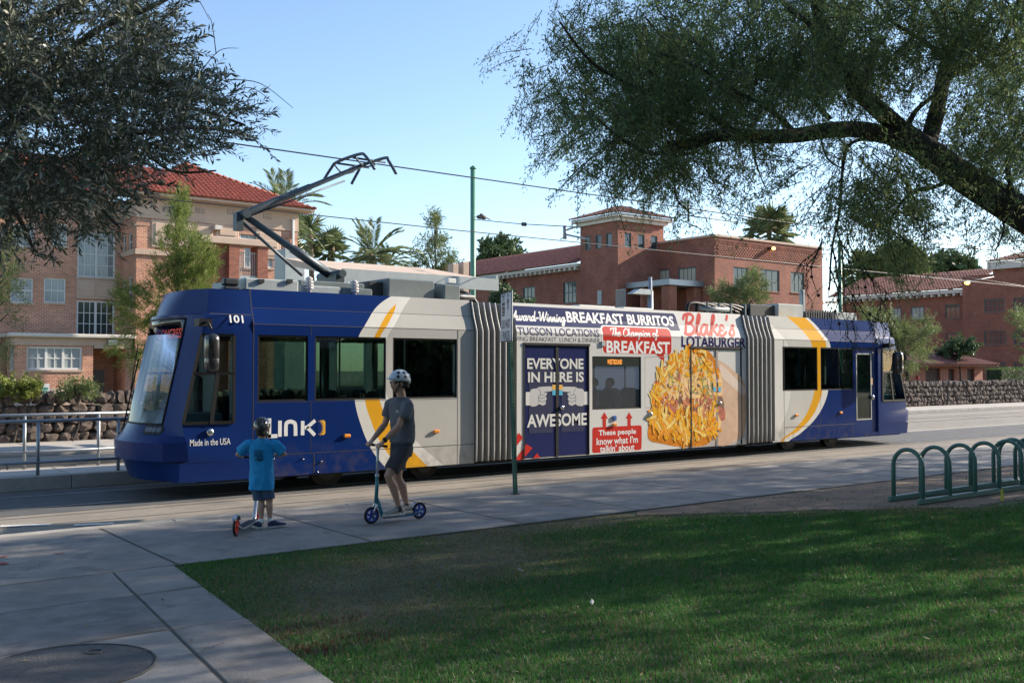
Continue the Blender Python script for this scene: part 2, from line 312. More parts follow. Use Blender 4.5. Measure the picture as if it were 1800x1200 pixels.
# grass: real blades where the camera can tell them apart
def grass():
    n = 1000000
    x = RNG.uniform(1.7, 26, n); y = RNG.uniform(1.2, YS+.06, n)
    d = x*FH.x+y*FH.y; r = x*RT.x+y*RT.y
    edge = 3.18+(y-9.4)*.105
    rag = np.array([noise.noise(Vector((a*3.1, b*3.1, 9))) for a, b in zip(np.round(x, 1), np.round(y, 1))])
    keep = (x > edge-.015-.05*np.maximum(0, rag)-.03*RNG.random(n)) & (y < YS-.01+.06*np.maximum(0, rag)) & (np.abs(r/d) < .95) & (d > 3.6)
    keep &= RNG.random(n) < np.clip(8.5/d, .35, 1)**1.3
    x, y, d = x[keep], y[keep], d[keep]
    nz = np.array([noise.noise(Vector((a*.9, b*.9, 1.7)))+.5*noise.noise(Vector((a*2.7, b*2.7, 5))) for a, b in zip(np.round(x, 1), np.round(y, 1))])
    lowv = np.array([low(a) for a in np.round(x, 1)])
    dens = np.where(x > 8.6, np.clip(.45-(y-lowv)/.55+nz*.9, .012, 1), 1.0)
    # worn, dry patch beside the pavement
    dry = np.exp(-(((x-5.4)/1.5)**2+((y-8.1)/1.1)**2))+.85*np.exp(-(((x-3.9)/.7)**2+((y-7.2)/1.3)**2))+.5*np.exp(-(((x-8.2)/2.2)**2+((y-9.2)/.5)**2))
    dry = np.clip(dry+nz*.35+np.where(x > 6, .55*np.exp(-((y-lowv)/.45)**2), 0), 0, 1)
    k2 = RNG.random(len(x)) < dens*(1-.72*dry); x, y, d, dry, nz = x[k2], y[k2], d[k2], dry[k2], nz[k2]
    n = len(x)
    h = RNG.uniform(.018, .046, n)*(1-.45*dry)*(1+.25*nz); wd = RNG.uniform(.0028, .0052, n)*np.clip(d/8, 1, 2.2)
    a = RNG.uniform(0, 2*np.pi, n); ln = RNG.uniform(0, .028, n); b = RNG.uniform(0, 2*np.pi, n)
    V = np.empty((n, 3, 3), np.float32)
    V[:,0] = np.stack([x-np.cos(a)*wd, y-np.sin(a)*wd, np.full(n, .10)], 1)
    V[:,1] = np.stack([x+np.cos(a)*wd, y+np.sin(a)*wd, np.full(n, .10)], 1)
    V[:,2] = np.stack([x+np.cos(b)*ln, y+np.sin(b)*ln, .10+h], 1)
    me = bpy.data.meshes.new('grass'); me.vertices.add(3*n); me.vertices.foreach_set('co', V.ravel())
    me.loops.add(3*n); me.loops.foreach_set('vertex_index', np.arange(3*n, dtype=np.int32))
    me.polygons.add(n); me.polygons.foreach_set('loop_start', np.arange(0, 3*n, 3, dtype=np.int32)); me.polygons.foreach_set('loop_total', np.full(n, 3, np.int32))
    mi = (RNG.random(n) < .08+dry*.85).astype(np.int32)
    for (a, b, c2, d2, wd2) in ((480,1112,640,1078,.10), (520,1142,660,1118,.10), (545,1132,590,1145,.07), (600,900+215,700,1105,.06)):
        p, q = on_z(a, b, .12), on_z(c2, d2, .12); vx, vy = q.x-p.x, q.y-p.y; L2 = vx*vx+vy*vy; tt = np.clip(((x-p.x)*vx+(y-p.y)*vy)/L2, 0, 1); dd = np.hypot(x-p.x-tt*vx, y-p.y-tt*vy); mi[(dd < wd2*(1+nz)) & (RNG.random(n) < .38)] = 2; me.polygons.foreach_set('material_index', mi)
    me.update(calc_edges=True)
    o = link('grass', me, [leafmat('grass blade', [(.036,.122,.028), (.078,.215,.05), (.054,.168,.038)], .4), leafmat('dry grass', [(.19,.155,.07), (.27,.22,.11), (.14,.13,.06)], .3), leafmat('red painted grass', [(.12,.035,.025), (.16,.05,.035), (.10,.04,.025)], .2)])
    tag(o, 'short mown green lawn grass with a worn dry patch', 'grass', None, 'stuff'); return n
NG = grass()
# fallen leaves on lawn, path and earth
def fallen():
    n = 900; x, y = RNG.uniform(.4, 20, n), RNG.uniform(3.4, 12, n); C = np.stack([x, y, np.where(y > YK-.1, .01, .128)+RNG.uniform(0, .01, n)], 1)
    mb = MB()
    for c in C[:]:
        a = random.uniform(0, 6.3); L_ = random.uniform(.012, .03); u = Vector((math.cos(a), math.sin(a), random.uniform(-.1, .3)))*L_; v = Vector((-math.sin(a), math.cos(a), random.uniform(-.2, .2)))*L_*.35; c = Vector(c); mb.add([c-u, c+v, c+u, c-v], [(0, 1, 2, 3)])
    o = link('fallen_leaves', mb.mesh('fallen_leaves', recalc=False), leafmat('fallen leaf', [(.20,.14,.06), (.30,.24,.12), (.10,.07,.04)], .1)); tag(o, 'small dry leaves scattered over the lawn and pavement', 'leaves', None, 'stuff')
fallen()
# cracks and patched spots in the concrete
crk = MB()
for (a, b, c2, d2) in ((20,1010,160,960),(350,960,470,975),(120,1100,240,1080),(760,905,860,880),(1180,850,1260,862),(330,1150,420,1120)):
    p, q = on_z(a, b, .1245), on_z(c2, d2, .1245); m = 14
    pts = [p.lerp(q, t/m)+Vector((random.uniform(-.03, .03), random.uniform(-.03, .03), 0)) for t in range(m+1)]
    for i, (u, v) in enumerate(zip(pts, pts[1:])):
        nn = (v-u).normalized().cross(Vector((0, 0, 1)))*random.uniform(.001, .003); crk.add([u-nn, v-nn, v+nn, u+nn], [(0, 1, 2, 3)])
struct(crk, 'pavement_crack', MT['joint'])
# litter on the grass
pap = M('litter paper', (.6,.6,.57), .8)
def litter(px, py, s, label):
    p = on_z(px, py, .14); mb = MB(); a = random.uniform(0, 3)
    u, v = Vector((math.cos(a), math.sin(a), .2))*s, Vector((-math.sin(a), math.cos(a), .35))*s*.55
    mb.add([p-u-v, p+u-v*.6, p+u*.8+v+Vector((0, 0, .012)), p-u*.9+v], [(0, 1, 2, 3)]); mb.add([p-u-v-Vector((0,0,.008)), p+u-v*.6-Vector((0,0,.008)), p+u*.8+v, p-u*.9+v-Vector((0,0,.004))], [(3, 2, 1, 0)])
    top(mb, 'litter_scrap', pap, label, 'litter', 'scraps of litter on the lawn')
litter(915, 1001, .03, 'pale scrap of litter on the grass in front of the man on the scooter')
litter(1041, 1057, .022, 'small white scrap of litter on the dark green middle of the lawn')
litter(1437, 1010, .035, 'flat white scrap of litter on the grass nearest the bike racks')
litter(1745, 1073, .025, 'small white scrap of litter at the right edge of the lawn')
# far side: platform, far kerb, pavement, soil behind the wall
mb = MB(); mb.box(-30, 23.5, 17.52, 18.95, -.05, .20); pf = struct(mb, 'platform', MT['joint'])
xs = np.arange(-12, 23.6, 1.35); slabs(pf, [R(a, b, 17.72, 18.95) for a, b in zip(xs, xs[1:])], .1, .235, MT['conc2'])
xs = np.arange(-12, 23.6, 2.7); slabs(pf, [R(a, b, 17.5, 17.715) for a, b in zip(xs, xs[1:])], 0, .237, MT['kerb'], 'edge_stone', .004, .012)
xs = np.arange(-12, 23.6, 3.1); slabs(pf, [R(a, b, 18.96, 19.2) for a, b in zip(xs, xs[1:])], 0, .33, MT['kerb'], 'edge_stone', .004, .015)
mb = MB(); mb.box(-60, 260, 24.6, 27.2, -.05, .13); fs = struct(mb, 'far_sidewalk', MT['joint'])
xs = list(np.arange(-8, 10, 2.2))+list(np.arange(10, 70, 3))+[260]
slabs(fs, [R(a, b, 24.78, 27.2) for a, b in zip(xs, xs[1:])], .05, .15, MT['conc2'])
slabs(fs, [R(a, b, 24.58, 24.775) for a, b in zip(xs, xs[1:])], 0, .15, MT['kerb'], 'kerb_stone', .004, .012)
sheet(R(-60, 260, 27.2, 140), .16, 'far_lawn', M('dry lawn', (.16,.15,.08), .95, var=.35, vs=.6, bump=.4, bs=10))

# ---------------------------------------------------------------- lava stone wall
lava = M('lava stone', (.115,.088,.075), .92, var=.55, vs=4.5, bump=1.0, bs=26, spots=((.20,.165,.14), 7, .55))
def rock(seed):
    bm = bmesh.new(); bmesh.ops.create_icosphere(bm, subdivisions=2, radius=1)
    for v in bm.verts:
        p = v.co.copy(); q = Vector([math.copysign(abs(c)**.62, c) for c in p])
        v.co = q*(.86+.30*noise.noise(p*1.5+Vector((seed*7, 0, 0)))+.13*noise.noise(p*3.9+Vector((0, seed*3, 0))))
    me = bpy.data.meshes.new('stone'); bm.to_mesh(me); bm.free()
    me.materials.append(lava); return me
ROCKS = [rock(i) for i in range(9)]
wl = thing('stone_wall', 'low wall of rough dark lava stones along the far pavement', 'wall', (3, 27.2, .14))
mb = MB(); mb.box(-25, 130, 27.26, 27.66, .10, 1.02); mb.build('mortar_core', M('wall mortar', (.05,.04,.035), .95), wl)
xl = on_y(300, 700, 27.2).x; xr0 = on_y(1565, 700, 27.2).x; xr1 = on_y(1820, 700, 27.2).x
place = []
for row in range(5):
    z = .14+.235*row+.11; x = -6.0+random.random()*.2
    while x < xr1:
        cap = row == 4
        wd = random.uniform(.22, .46)*(.85 if cap else 1); hh = .26 if not cap else random.uniform(.24, .38)
        place.append((x+wd/2, 27.22+random.uniform(-.05, .05), z+(.04 if cap else random.uniform(-.03, .03)), wd, hh, cap)); x += wd*.93
vis = [p for p in place if p[0] < xl and p[0] > 1.6] + sorted([p for p in place if p[0] > xr0], key=lambda p: p[0])[:205]
hid = [p for p in place if p not in vis]
for p in vis:
    o = bpy.data.objects.new('stone', random.choice(ROCKS)); COL.objects.link(o); o.parent = wl
    o.location = Vector(p[:3])-Vector(wl.location); o.scale = (p[3]*.56, .2, p[4]*.56); o.rotation_euler = (random.uniform(-.3, .3), random.uniform(-.35, .35), random.choice((0, math.pi))+random.uniform(-.2, .2))
mb = MB()
for p in hid:
    me = random.choice(ROCKS); mb.add([(p[0]+v.co.x*p[3]*.56, p[1]+v.co.y*.2, p[2]+v.co.z*p[4]*.56) for v in me.vertices], [tuple(f.vertices) for f in me.polygons])
mb.build('stones', lava, wl, kind='stuff', recalc=False)

# ---------------------------------------------------------------- platform railings
def railing(y, px_posts, px0, px1, zt, zm, label):
    X = lambda p: on_y(p, 700, y).x
    r = thing('guard_rail', label, 'railing', (X(px_posts[0]), y, .235), 0, 'pipe railings on the platform ramp')
    for z in (zt, zm): mb = MB(); mb.tube([(X(px0), y, z), (X(px1), y, z)], .028, 10); mb.build('rail', MT['galv'], r)
    for p in px_posts: mb = MB(); mb.tube([(X(p), y, .23), (X(p), y, zt-.01)], .028, 10); mb.build('post', MT['galv'], r)
railing(17.62, (-75, 68, 209, 350), -170, 352, 1.12, .45, 'near grey pipe railing on the platform edge beside the tram')
railing(18.85, (-90, 44, 174, 300), -190, 302, 1.17, .53, 'rear grey pipe railing on the platform, nearer the stone wall')
# ================================================================ streetcar
XF = 4.47                                                   # front tip
TX = lambda px: on_y(px, 650, Y0).x
TZ = lambda px, py: on_y(px, py, Y0).z
ZT, ZW1, ZW0, ZB1, ZB2, ZS = 3.22, 2.50, 1.455, 2.665, 2.925, .27   # roof edge, window top / bottom, two creases, skirt bottom
tram = thing('streetcar', 'blue, white and yellow articulated streetcar with a breakfast advert on its middle', 'streetcar', (XF, YC, 0))
def prof(z):                                               # how far the side leans inwards
    if z <= ZB1: return .03*max(0, .58-z)
    if z <= ZB2: t = (z-ZB1)/(ZB2-ZB1); return .095*t
    return .095+.075*(z-ZB2)/(ZT-ZB2)
CREASE = [.58, ZB1, ZB1+.09, ZB1+.18, ZB2]
def paint(name, col, coat=0, rough=.24, var=.06):
    return M(name, col, rough, var=var, vs=1.3, coat=coat, bump=.02, bs=2.5, spec=.22)
BLUE = (.007,.026,.132); WHT = (.66,.65,.60); YEL = (.72,.36,.025); LG = (.47,.46,.43)
P_blue = paint('blue livery', BLUE); P_white = paint('white livery', WHT, .5)
def livery(name, curves, cols):
    """paint scheme: colour bands whose limits are curves x(z) on the body"""
    m = bpy.data.materials.new(name); N, L = nodes(m); b = N['Principled BSDF']; b.inputs['Roughness'].default_value = .14; b.inputs['Specular IOR Level'].default_value = .15
    tc = N.new('ShaderNodeTexCoord'); sp = N.new('ShaderNodeSeparateXYZ'); L.new(tc.outputs['Object'], sp.inputs[0])
    zz = N.new('ShaderNodeMath'); zz.operation = 'DIVIDE'; L.new(sp.outputs[2], zz.inputs[0]); zz.inputs[1].default_value = 4
    out = None
    for k, cv in enumerate(curves):
        fc = N.new('ShaderNodeFloatCurve'); cu = fc.mapping.curves[0]
        pts = sorted((TZ(px, py), TX(px)-XF) for px, py in cv); x0 = pts[0][1]-2
        pts = [(max(0, pts[0][0]-.4), pts[0][1])]+pts+[(pts[-1][0]+.3, pts[-1][1]+(pts[-1][1]-pts[-2][1])*.3/max(.02, pts[-1][0]-pts[-2][0]))]
        while len(cu.points) < len(pts): cu.points.new(.5, .5)
        for q, (z, x) in zip(cu.points, pts): q.location = (z/4, (x-x0)/5)
        fc.mapping.use_clip = False; fc.mapping.update(); L.new(zz.outputs[0], fc.inputs[1])
        sb = N.new('ShaderNodeMath'); sb.operation = 'MULTIPLY_ADD'; L.new(fc.outputs[0], sb.inputs[0]); sb.inputs[1].default_value = 5; sb.inputs[2].default_value = x0
        gt = N.new('ShaderNodeMath'); gt.operation = 'GREATER_THAN'; L.new(sp.outputs[0], gt.inputs[0]); L.new(sb.outputs[0], gt.inputs[1])
        mx = N.new('ShaderNodeMix'); mx.data_type = 'RGBA'; L.new(gt.outputs[0], mx.inputs[0])
        if out is None: mx.inputs[6].default_value = (*cols[0], 1)
        else: L.new(out, mx.inputs[6])
        mx.inputs[7].default_value = (*cols[k+1], 1); out = mx.outputs[2]
    n = N.new('ShaderNodeTexNoise'); n.inputs['Scale'].default_value = 1.1; n.inputs['Detail'].default_value = 6; L.new(tc.outputs['Object'], n.inputs['Vector'])
    r = N.new('ShaderNodeMapRange'); r.inputs[1].default_value = .3; r.inputs[2].default_value = .7; r.inputs[3].default_value = .92; r.inputs[4].default_value = 1.05; L.new(n.outputs[0], r.inputs[0])
    sc = N.new('ShaderNodeVectorMath'); sc.operation = 'SCALE'; L.new(out, sc.inputs[0]); L.new(r.outputs[0], sc.inputs['Scale']); 
    n2 = N.new('ShaderNodeTexNoise'); n2.inputs['Scale'].default_value = 5; n2.inputs['Detail'].default_value = 8; L.new(tc.outputs['Object'], n2.inputs['Vector'])
    zr = N.new('ShaderNodeMapRange'); zr.inputs[1].default_value = .85; zr.inputs[2].default_value = .25; zr.inputs[3].default_value = 0; zr.inputs[4].default_value = .55; L.new(sp.outputs[2], zr.inputs[0])
    nr = N.new('ShaderNodeMapRange'); nr.inputs[1].default_value = .45; nr.inputs[2].default_value = .75; L.new(n2.outputs[0], nr.inputs[0])
    gm = N.new('ShaderNodeMath'); gm.operation = 'MULTIPLY'; L.new(zr.outputs[0], gm.inputs[0]); L.new(nr.outputs[0], gm.inputs[1])
    gx = N.new('ShaderNodeMix'); gx.data_type = 'RGBA'; L.new(gm.outputs[0], gx.inputs[0]); L.new(sc.outputs[0], gx.inputs[6]); gx.inputs[7].default_value = (.11, .09, .07, 1); L.new(gx.outputs[2], b.inputs['Base Color'])
    return m
L1 = livery('front livery', [
  [(710,512),(672,535),(649,562),(630,592),(620,650),(624,704),(633,741),(655,792),(671,813),(690,835)],
  [(703,533),(690,545),(676,562),(658,592),(641,650),(642,704),(652,738),(671,780),(705,822),(715,832)],
  [(703.2,533),(699,545),(686,565),(668,592),(660,650),(668,704),(683,740),(713,778),(755,822),(765,832)],
  [(738,512),(716,540),(699,565),(681,592),(672,650),(684,704),(702,738),(735,778),(785,822),(795,832)]],
  [BLUE, WHT, YEL, (.68,.67,.63), LG])
L3 = livery('rear livery', [
  [(1349,553),(1362,568),(1377,590),(1387,612),(1388,700),(1360,790)],
  [(1393,555),(1410,573),(1421,590),(1428,608),(1437,650),(1431,688),(1424,712),(1412,735),(1393,757),(1372,776)],
  [(1426,557),(1438,573),(1447,590),(1453,608),(1443.5,650),(1445,688),(1440,705),(1428,730),(1403,757),(1376,776)],
  [(1431,557),(1444,573),(1453,590),(1460,608),(1458,650),(1455,688),(1448,710),(1433,735),(1408,760),(1380,784)]],
  [(.70,.69,.65), (.56,.55,.51), YEL, (.68,.67,.63), BLUE])

def side(mb, x0, x1, holes, far=False, z0=ZS, z1=ZT, mi=0):
    """side skin with real window openings and their reveals"""
    xs = sorted({x0, x1, *[v for h in holes for v in h[:2]]}); zs = sorted({z0, z1, *[c for c in CREASE if z0 < c < z1], *[v for h in holes for v in h[2:]]})
    yy = (lambda z, d=0: Y1-prof(z)-d) if far else (lambda z, d=0: Y0+prof(z)+d)
    for a, b in zip(xs, xs[1:]):
        for c, d in zip(zs, zs[1:]):
            mx, mz = (a+b)/2, (c+d)/2
            if any(h[0] < mx < h[1] and h[2] < mz < h[3] for h in holes): continue
            mb.add([(a, yy(c), c), (b, yy(c), c), (b, yy(d), d), (a, yy(d), d)], [(0, 1, 2, 3)], mi, False)
    for a, b, c, d in holes:
        for p, q in (((a, c), (b, c)), ((b, c), (b, d)), ((b, d), (a, d)), ((a, d), (a, c))):
            mb.add([(p[0], yy(p[1]), p[1]), (q[0], yy(q[1]), q[1]), (q[0], yy(q[1], .06), q[1]), (p[0], yy(p[1], .06), p[1])], [(0, 1, 2, 3)], mi)
def decal_polys(polys, off):
    bm = bmesh.new()
    for vs, fs in polys:
        B = [bm.verts.new((x, 0, z)) for x, z in vs]
        for f in fs:
            try: bm.faces.new([B[i] for i in f])
            except ValueError: pass
    for c in CREASE:
        bmesh.ops.bisect_plane(bm, geom=bm.verts[:]+bm.edges[:]+bm.faces[:], plane_co=(0, 0, c), plane_no=(0, 0, 1))
    for v in bm.verts: v.co.y = Y0+prof(v.co.z)-off
    for f in bm.faces:
        f.normal_update()
        if f.normal.y > 0: f.normal_flip()
    return bm
def decal(name, polys, mat, off=.003, parent=None, label=None):
    parent = parent or tram; bm = decal_polys(polys, off); o0 = org(parent)
    for v in bm.verts: v.co -= o0
    me = bpy.data.meshes.new(name); bm.to_mesh(me); bm.free(); o = link(name, me, mat, parent)
    return tag(o, label)
def textpoly(body, offset=0., extr=None, space=1.0):
    cu = bpy.data.curves.new('t', 'FONT'); cu.body = body; cu.offset = offset; cu.align_x = 'CENTER'; cu.space_line = .95; cu.space_character = space; cu.resolution_u = 3
    o = bpy.data.objects.new('t', cu); COL.objects.link(o); dg = bpy.context.evaluated_depsgraph_get(); dg.update()
    me = bpy.data.meshes.new_from_object(o.evaluated_get(dg)); v = [(p.co.x, p.co.y) for p in me.vertices]; f = [tuple(p.vertices) for p in me.polygons]
    bpy.data.objects.remove(o); bpy.data.curves.remove(cu); bpy.data.meshes.remove(me); return v, f
def fit(poly, x0, x1, z0, z1, slant=0):
    v, f = poly; a = np.array(v); lo, hi = a.min(0), a.max(0)
    return [(x0+(p[0]-lo[0])/(hi[0]-lo[0])*(x1-x0)+slant*(p[1]-lo[1])/(hi[1]-lo[1])*(z1-z0), z0+(p[1]-lo[1])/(hi[1]-lo[1])*(z1-z0)) for p in v], f
def PX(px0, pytop, pybot, px1): return TX(px0), TX(px1), TZ(px0, pybot), TZ(px0, pytop)
def text_px(body, px0, pt, pb, px1, mat, offset=0., off=.0026, parent=None, name='lettering', space=1.0, slant=0):
    return decal(name, [fit(textpoly(body, offset, space=space), *PX(px0, pt, pb, px1), slant=slant)], mat, off, parent)
def rrect(x0, x1, z0, z1, r=.06, k=4):
    pts = []
    for cx, cz, a0 in ((x1-r, z1-r, 0), (x0+r, z1-r, 90), (x0+r, z0+r, 180), (x1-r, z0+r, 270)):
        for i in range(k+1): a = math.radians(a0+90*i/k); pts.append((cx+r*math.cos(a), cz+r*math.sin(a)))
    return pts, [tuple(range(len(pts)))]
def rect(x0, x1, z0, z1): return [(x0, z0), (x1, z0), (x1, z1), (x0, z1)], [(0, 1, 2, 3)]
def strip(pts, w):
    """ribbon of width w along 2-D points"""
    P = [np.array(p, float) for p in pts]; V = []
    ws = w if isinstance(w, (list, tuple, np.ndarray)) else [w]*len(P)
    for i, p in enumerate(P):
        d = P[min(i+1, len(P)-1)]-P[max(i-1, 0)]; L = np.hypot(*d) or 1; n = np.array([-d[1], d[0]])/L
        V += [tuple(p+n*ws[i]/2), tuple(p-n*ws[i]/2)]
    return V, [(2*i, 2*i+1, 2*i+3, 2*i+2) for i in range(len(P)-1)]
# brush-script alphabet: strokes in an em box, x-height 1, ascender 2
GL = {
'A': ([[(0,0),(.25,.15),(.8,1.3),(1.15,2.0)],[(1.15,2.0),(1.12,1.0),(1.2,.15),(1.45,.05)],[(.3,.7),(.8,.75),(1.4,.8)]],1.5),
'w': ([[(0,.95),(.05,.4),(.2,.02),(.45,.3),(.55,.95)],[(.55,.95),(.55,.5),(.7,.02),(1.0,.4),(1.05,.98),(1.3,.8)]],1.3),
'a': ([[(.75,.85),(.45,1.0),(.1,.6),(.12,.08),(.45,.1),(.75,.8)],[(.8,.98),(.72,.3),(.85,.03),(1.1,.25)]],1.05),
'r': ([[(0,.2),(.2,.9),(.25,1.1),(.35,.9),(.65,.92),(.6,.5),(.6,.1),(.75,.02),(.95,.2)]],.9),
'd': ([[(.75,.85),(.45,1.0),(.1,.6),(.12,.08),(.45,.1),(.75,.8)],[(.95,2.0),(.78,.6),(.8,.08),(.95,.03),(1.1,.2)]],1.05),
'-': ([[(.1,.6),(.7,.65)]],.85),
'W': ([[(0,1.8),(.25,1.95),(.3,1.2),(.35,.05),(.75,.8),(1.1,1.9)],[(1.1,1.9),(1.1,1.0),(1.15,.05),(1.6,.9),(1.95,2.0)]],1.95),
'i': ([[(0,.3),(.2,.95),(.15,.3),(.3,.02),(.5,.25)],[(.3,1.35),(.34,1.48)]],.48),
'n': ([[(0,.3),(.15,.95),(.1,.05)],[(.1,.1),(.3,.75),(.55,.98),(.6,.7),(.55,.2),(.7,.02),(.95,.25)]],.9),
'g': ([[(.75,.85),(.45,1.0),(.1,.6),(.12,.08),(.45,.1),(.75,.8)],[(.8,.95),(.7,-.3),(.4,-.85),(.1,-.6),(.5,-.1),(1.1,.3)]],1.0),
'T': ([[(0,1.5),(.05,1.85),(.5,1.9),(1.4,2.0)],[(.85,1.95),(.7,1.0),(.45,.05)]],1.0),
'h': ([[(0,.2),(.35,1.2),(.55,1.9),(.4,2.0),(.25,1.2),(.1,0)],[(.1,.1),(.35,.8),(.6,.95),(.62,.6),(.58,.15),(.75,.02),(.95,.25)]],.9),
'e': ([[(.62,.80),(.42,1.0),(.14,.82),(.22,.58),(.42,.54)],[(.24,.57),(.04,.30),(.18,.02),(.48,.03),(.82,.38)]],.80),
'C': ([[(1.2,1.6),(1.15,1.95),(.8,1.98),(.25,1.3),(.15,.4),(.5,.0),(.95,.15),(1.25,.45)]],1.2),
'm': ([[(0,.3),(.15,.95),(.1,.05)],[(.1,.1),(.3,.8),(.5,.95),(.52,.6),(.48,.05)],[(.48,.1),(.7,.8),(.9,.95),(.93,.6),(.9,.15),(1.05,.02),(1.25,.25)]],1.2),
'p': ([[(0,.5),(.2,.95),(.1,-.3),(-.02,-.9)],[(.1,.2),(.35,.85),(.65,.9),(.65,.35),(.4,.05),(.15,.2)],[(.5,.1),(.95,.3)]],.9),
'o': ([[(.5,.95),(.2,.9),(.1,.4),(.3,.02),(.65,.2),(.7,.7),(.5,.95),(.9,.85)]],.88),
'f': ([[(0,.3),(.5,1.4),(.6,1.9),(.4,1.95),(.25,1.0),(.15,-.2),(.05,-.8),(.3,-.7),(.3,.1),(.7,.4)]],.65),
'B': ([[(.45,1.9),(.35,1.0),(.2,.05)],[(.05,1.5),(.2,1.9),(.8,2.0),(1.1,1.7),(.9,1.25),(.5,1.05)],[(.5,1.05),(.9,1.0),(1.2,.6),(.9,.1),(.4,.0),(.15,.1)]],1.25),
'l': ([[(0,.2),(.45,1.3),(.55,1.9),(.38,1.95),(.22,1.0),(.2,.15),(.35,.02),(.6,.25)]],.55),
'k': ([[(0,.2),(.4,1.3),(.5,1.9),(.35,1.95),(.2,1.0),(.1,0)],[(.16,.40),(.45,.72),(.80,1.02)],[(.30,.55),(.52,.35),(.75,.02),(1.0,.22)]],.95),
"'": ([[(.2,2.0),(.1,1.6)]],.35), 's': ([[(0,.2),(.45,1.05),(.5,.7),(.55,.25),(.3,.0),(.05,.1)]],.65), ' ': ([],.55)}
def script(body, px0, pt, pb, px1, mat, wt=.2, lean=.16, off=.0026, parent=None):
    """hand lettering: every stroke a ribbon a hair above the one before, so crossings never share a plane"""
    x = 0; S_ = []
    for ch in body:
        st, ad = GL[ch]
        for p in st: S_.append([(x+a+lean*b, b) for a, b in smooth(p, 5)])
        x += ad
    allp = np.array([q for s_ in S_ for q in s_]); x0, x1, z0, z1 = PX(px0, pt, pb, px1)
    asc = [q for q in allp if q[1] >= 0]; zlo, zhi = 0., allp[:,1].max(); xlo, xhi = allp[:,0].min(), allp[:,0].max()
    sx, sz = (x1-x0)/(xhi-xlo), (z1-z0)/(zhi-zlo); me = None; root = parent or tram; bmA = bmesh.new()
    for k, s_ in enumerate(S_):
        pts = [(x0+(a-xlo)*sx, z0+(b-zlo)*sz) for a, b in s_]; wd = wt*sz
        P = [strip(pts, wd)]
        bm = decal_polys(P, off+.00008*k)
        for e in (pts[0], pts[-1]):
            vv = [(e[0]+math.cos(a)*wd/2, e[1]+math.sin(a)*wd/2) for a in np.linspace(0, 2*math.pi, 9)[:-1]]
            b2 = decal_polys([(vv, [tuple(range(8))])], off+.00004+.00008*k); m2 = bpy.data.meshes.new('x'); b2.to_mesh(m2); b2.free(); bmA.from_mesh(m2); bpy.data.meshes.remove(m2)
        m2 = bpy.data.meshes.new('x'); bm.to_mesh(m2); bm.free(); bmA.from_mesh(m2); bpy.data.meshes.remove(m2)
    o0 = org(root)
    for v in bmA.verts: v.co -= o0
    me = bpy.data.meshes.new('lettering'); bmA.to_mesh(me); bmA.free(); return link('lettering', me, mat, root)

JA, JB, JC, JD = TX(834), TX(905), TX(1312), TX(1358)      # module ends
CF, CR = TX(445), TX(1543.5)                               # cab joints
GL_far = bpy.data.materials.new('far backlight film'); N, L = nodes(GL_far); N['Principled BSDF'].inputs['Base Color'].default_value = (.55,.56,.57,1); N['Principled BSDF'].inputs['Roughness'].default_value = .6  # translucent film added on the unseen side to backlight the passengers
_t = N.new('ShaderNodeBsdfTranslucent'); _t.inputs[0].default_value = (.75,.78,.82,1); _m = N.new('ShaderNodeMixShader'); _m.inputs[0].default_value = .7
L.new(N['Principled BSDF'].outputs[0], _m.inputs[1]); L.new(_t.outputs[0], _m.inputs[2]); L.new(_m.outputs[0], N['Material Output'].inputs[0])
GL_side = glassmat('tinted side glass', (.52,.62,.58), .9, ior=1.6); GL_cab = glassmat('cab glass', (.62,.74,.70), .5)
rub = MT['black']
WF = [(TX(453), TX(541.5)), (TX(553.5), TX(678.5)), (TX(690.5), TX(803.5))]
WR = [(TX(1375.5), TX(1437)), (TX(1442.5), TX(1500))]
holes1 = [(a, b, ZW0, ZW1) for a, b in WF]; holes3 = [(a, b, ZW0, ZW1) for a, b in WR]
XW0, XW1 = TX(1041), TX(1127)
hole2 = [(XW0, XW1, TZ(1041, 720), TZ(1041, 626))]
bd = MB(); side(bd, CF, JA, holes1); side(bd, CF, JA, holes1, True)
bd.add([(CF, Y0+prof(ZT), ZT), (JA, Y0+prof(ZT), ZT), (JA, Y1-prof(ZT), ZT), (CF, Y1-prof(ZT), ZT)], [(0, 1, 2, 3)])
bd.build('front_section', L1, tram, recalc=False)
door_r = (TX(1503), CR, .36, ZW1+.02)
bd = MB(); side(bd, JD, CR, holes3+[door_r]); side(bd, JD, CR, holes3, True)
bd.add([(JD, Y0+prof(ZT), ZT), (CR, Y0+prof(ZT), ZT), (CR, Y1-prof(ZT), ZT), (JD, Y1-prof(ZT), ZT)], [(0, 1, 2, 3)])
bd.build('rear_section', L3, tram, recalc=False)
D1 = (TX(922), TX(1034.5), .285, TZ(922, 606)); D2 = (TX(1215), TX(1303), .285, TZ(1215, 612))
fw2 = [(TX(920), TX(1030), ZW0, ZW1), (TX(1045), TX(1120), ZW0, ZW1), (TX(1140), TX(1290), ZW0, ZW1)]
bd = MB(); side(bd, JB, JC, hole2+[D1, D2], z0=.275); side(bd, JB, JC, fw2, True, z0=.275)
bd.add([(JB, Y0+prof(ZT), ZT), (JC, Y0+prof(ZT), ZT), (JC, Y1-prof(ZT), ZT), (JB, Y1-prof(ZT), ZT)], [(0, 1, 2, 3)])
wrap = M('white advert wrap', (.66,.655,.63), .22, var=.04, vs=1.2, spec=.35)
bd.build('middle_section', wrap, tram, recalc=False)
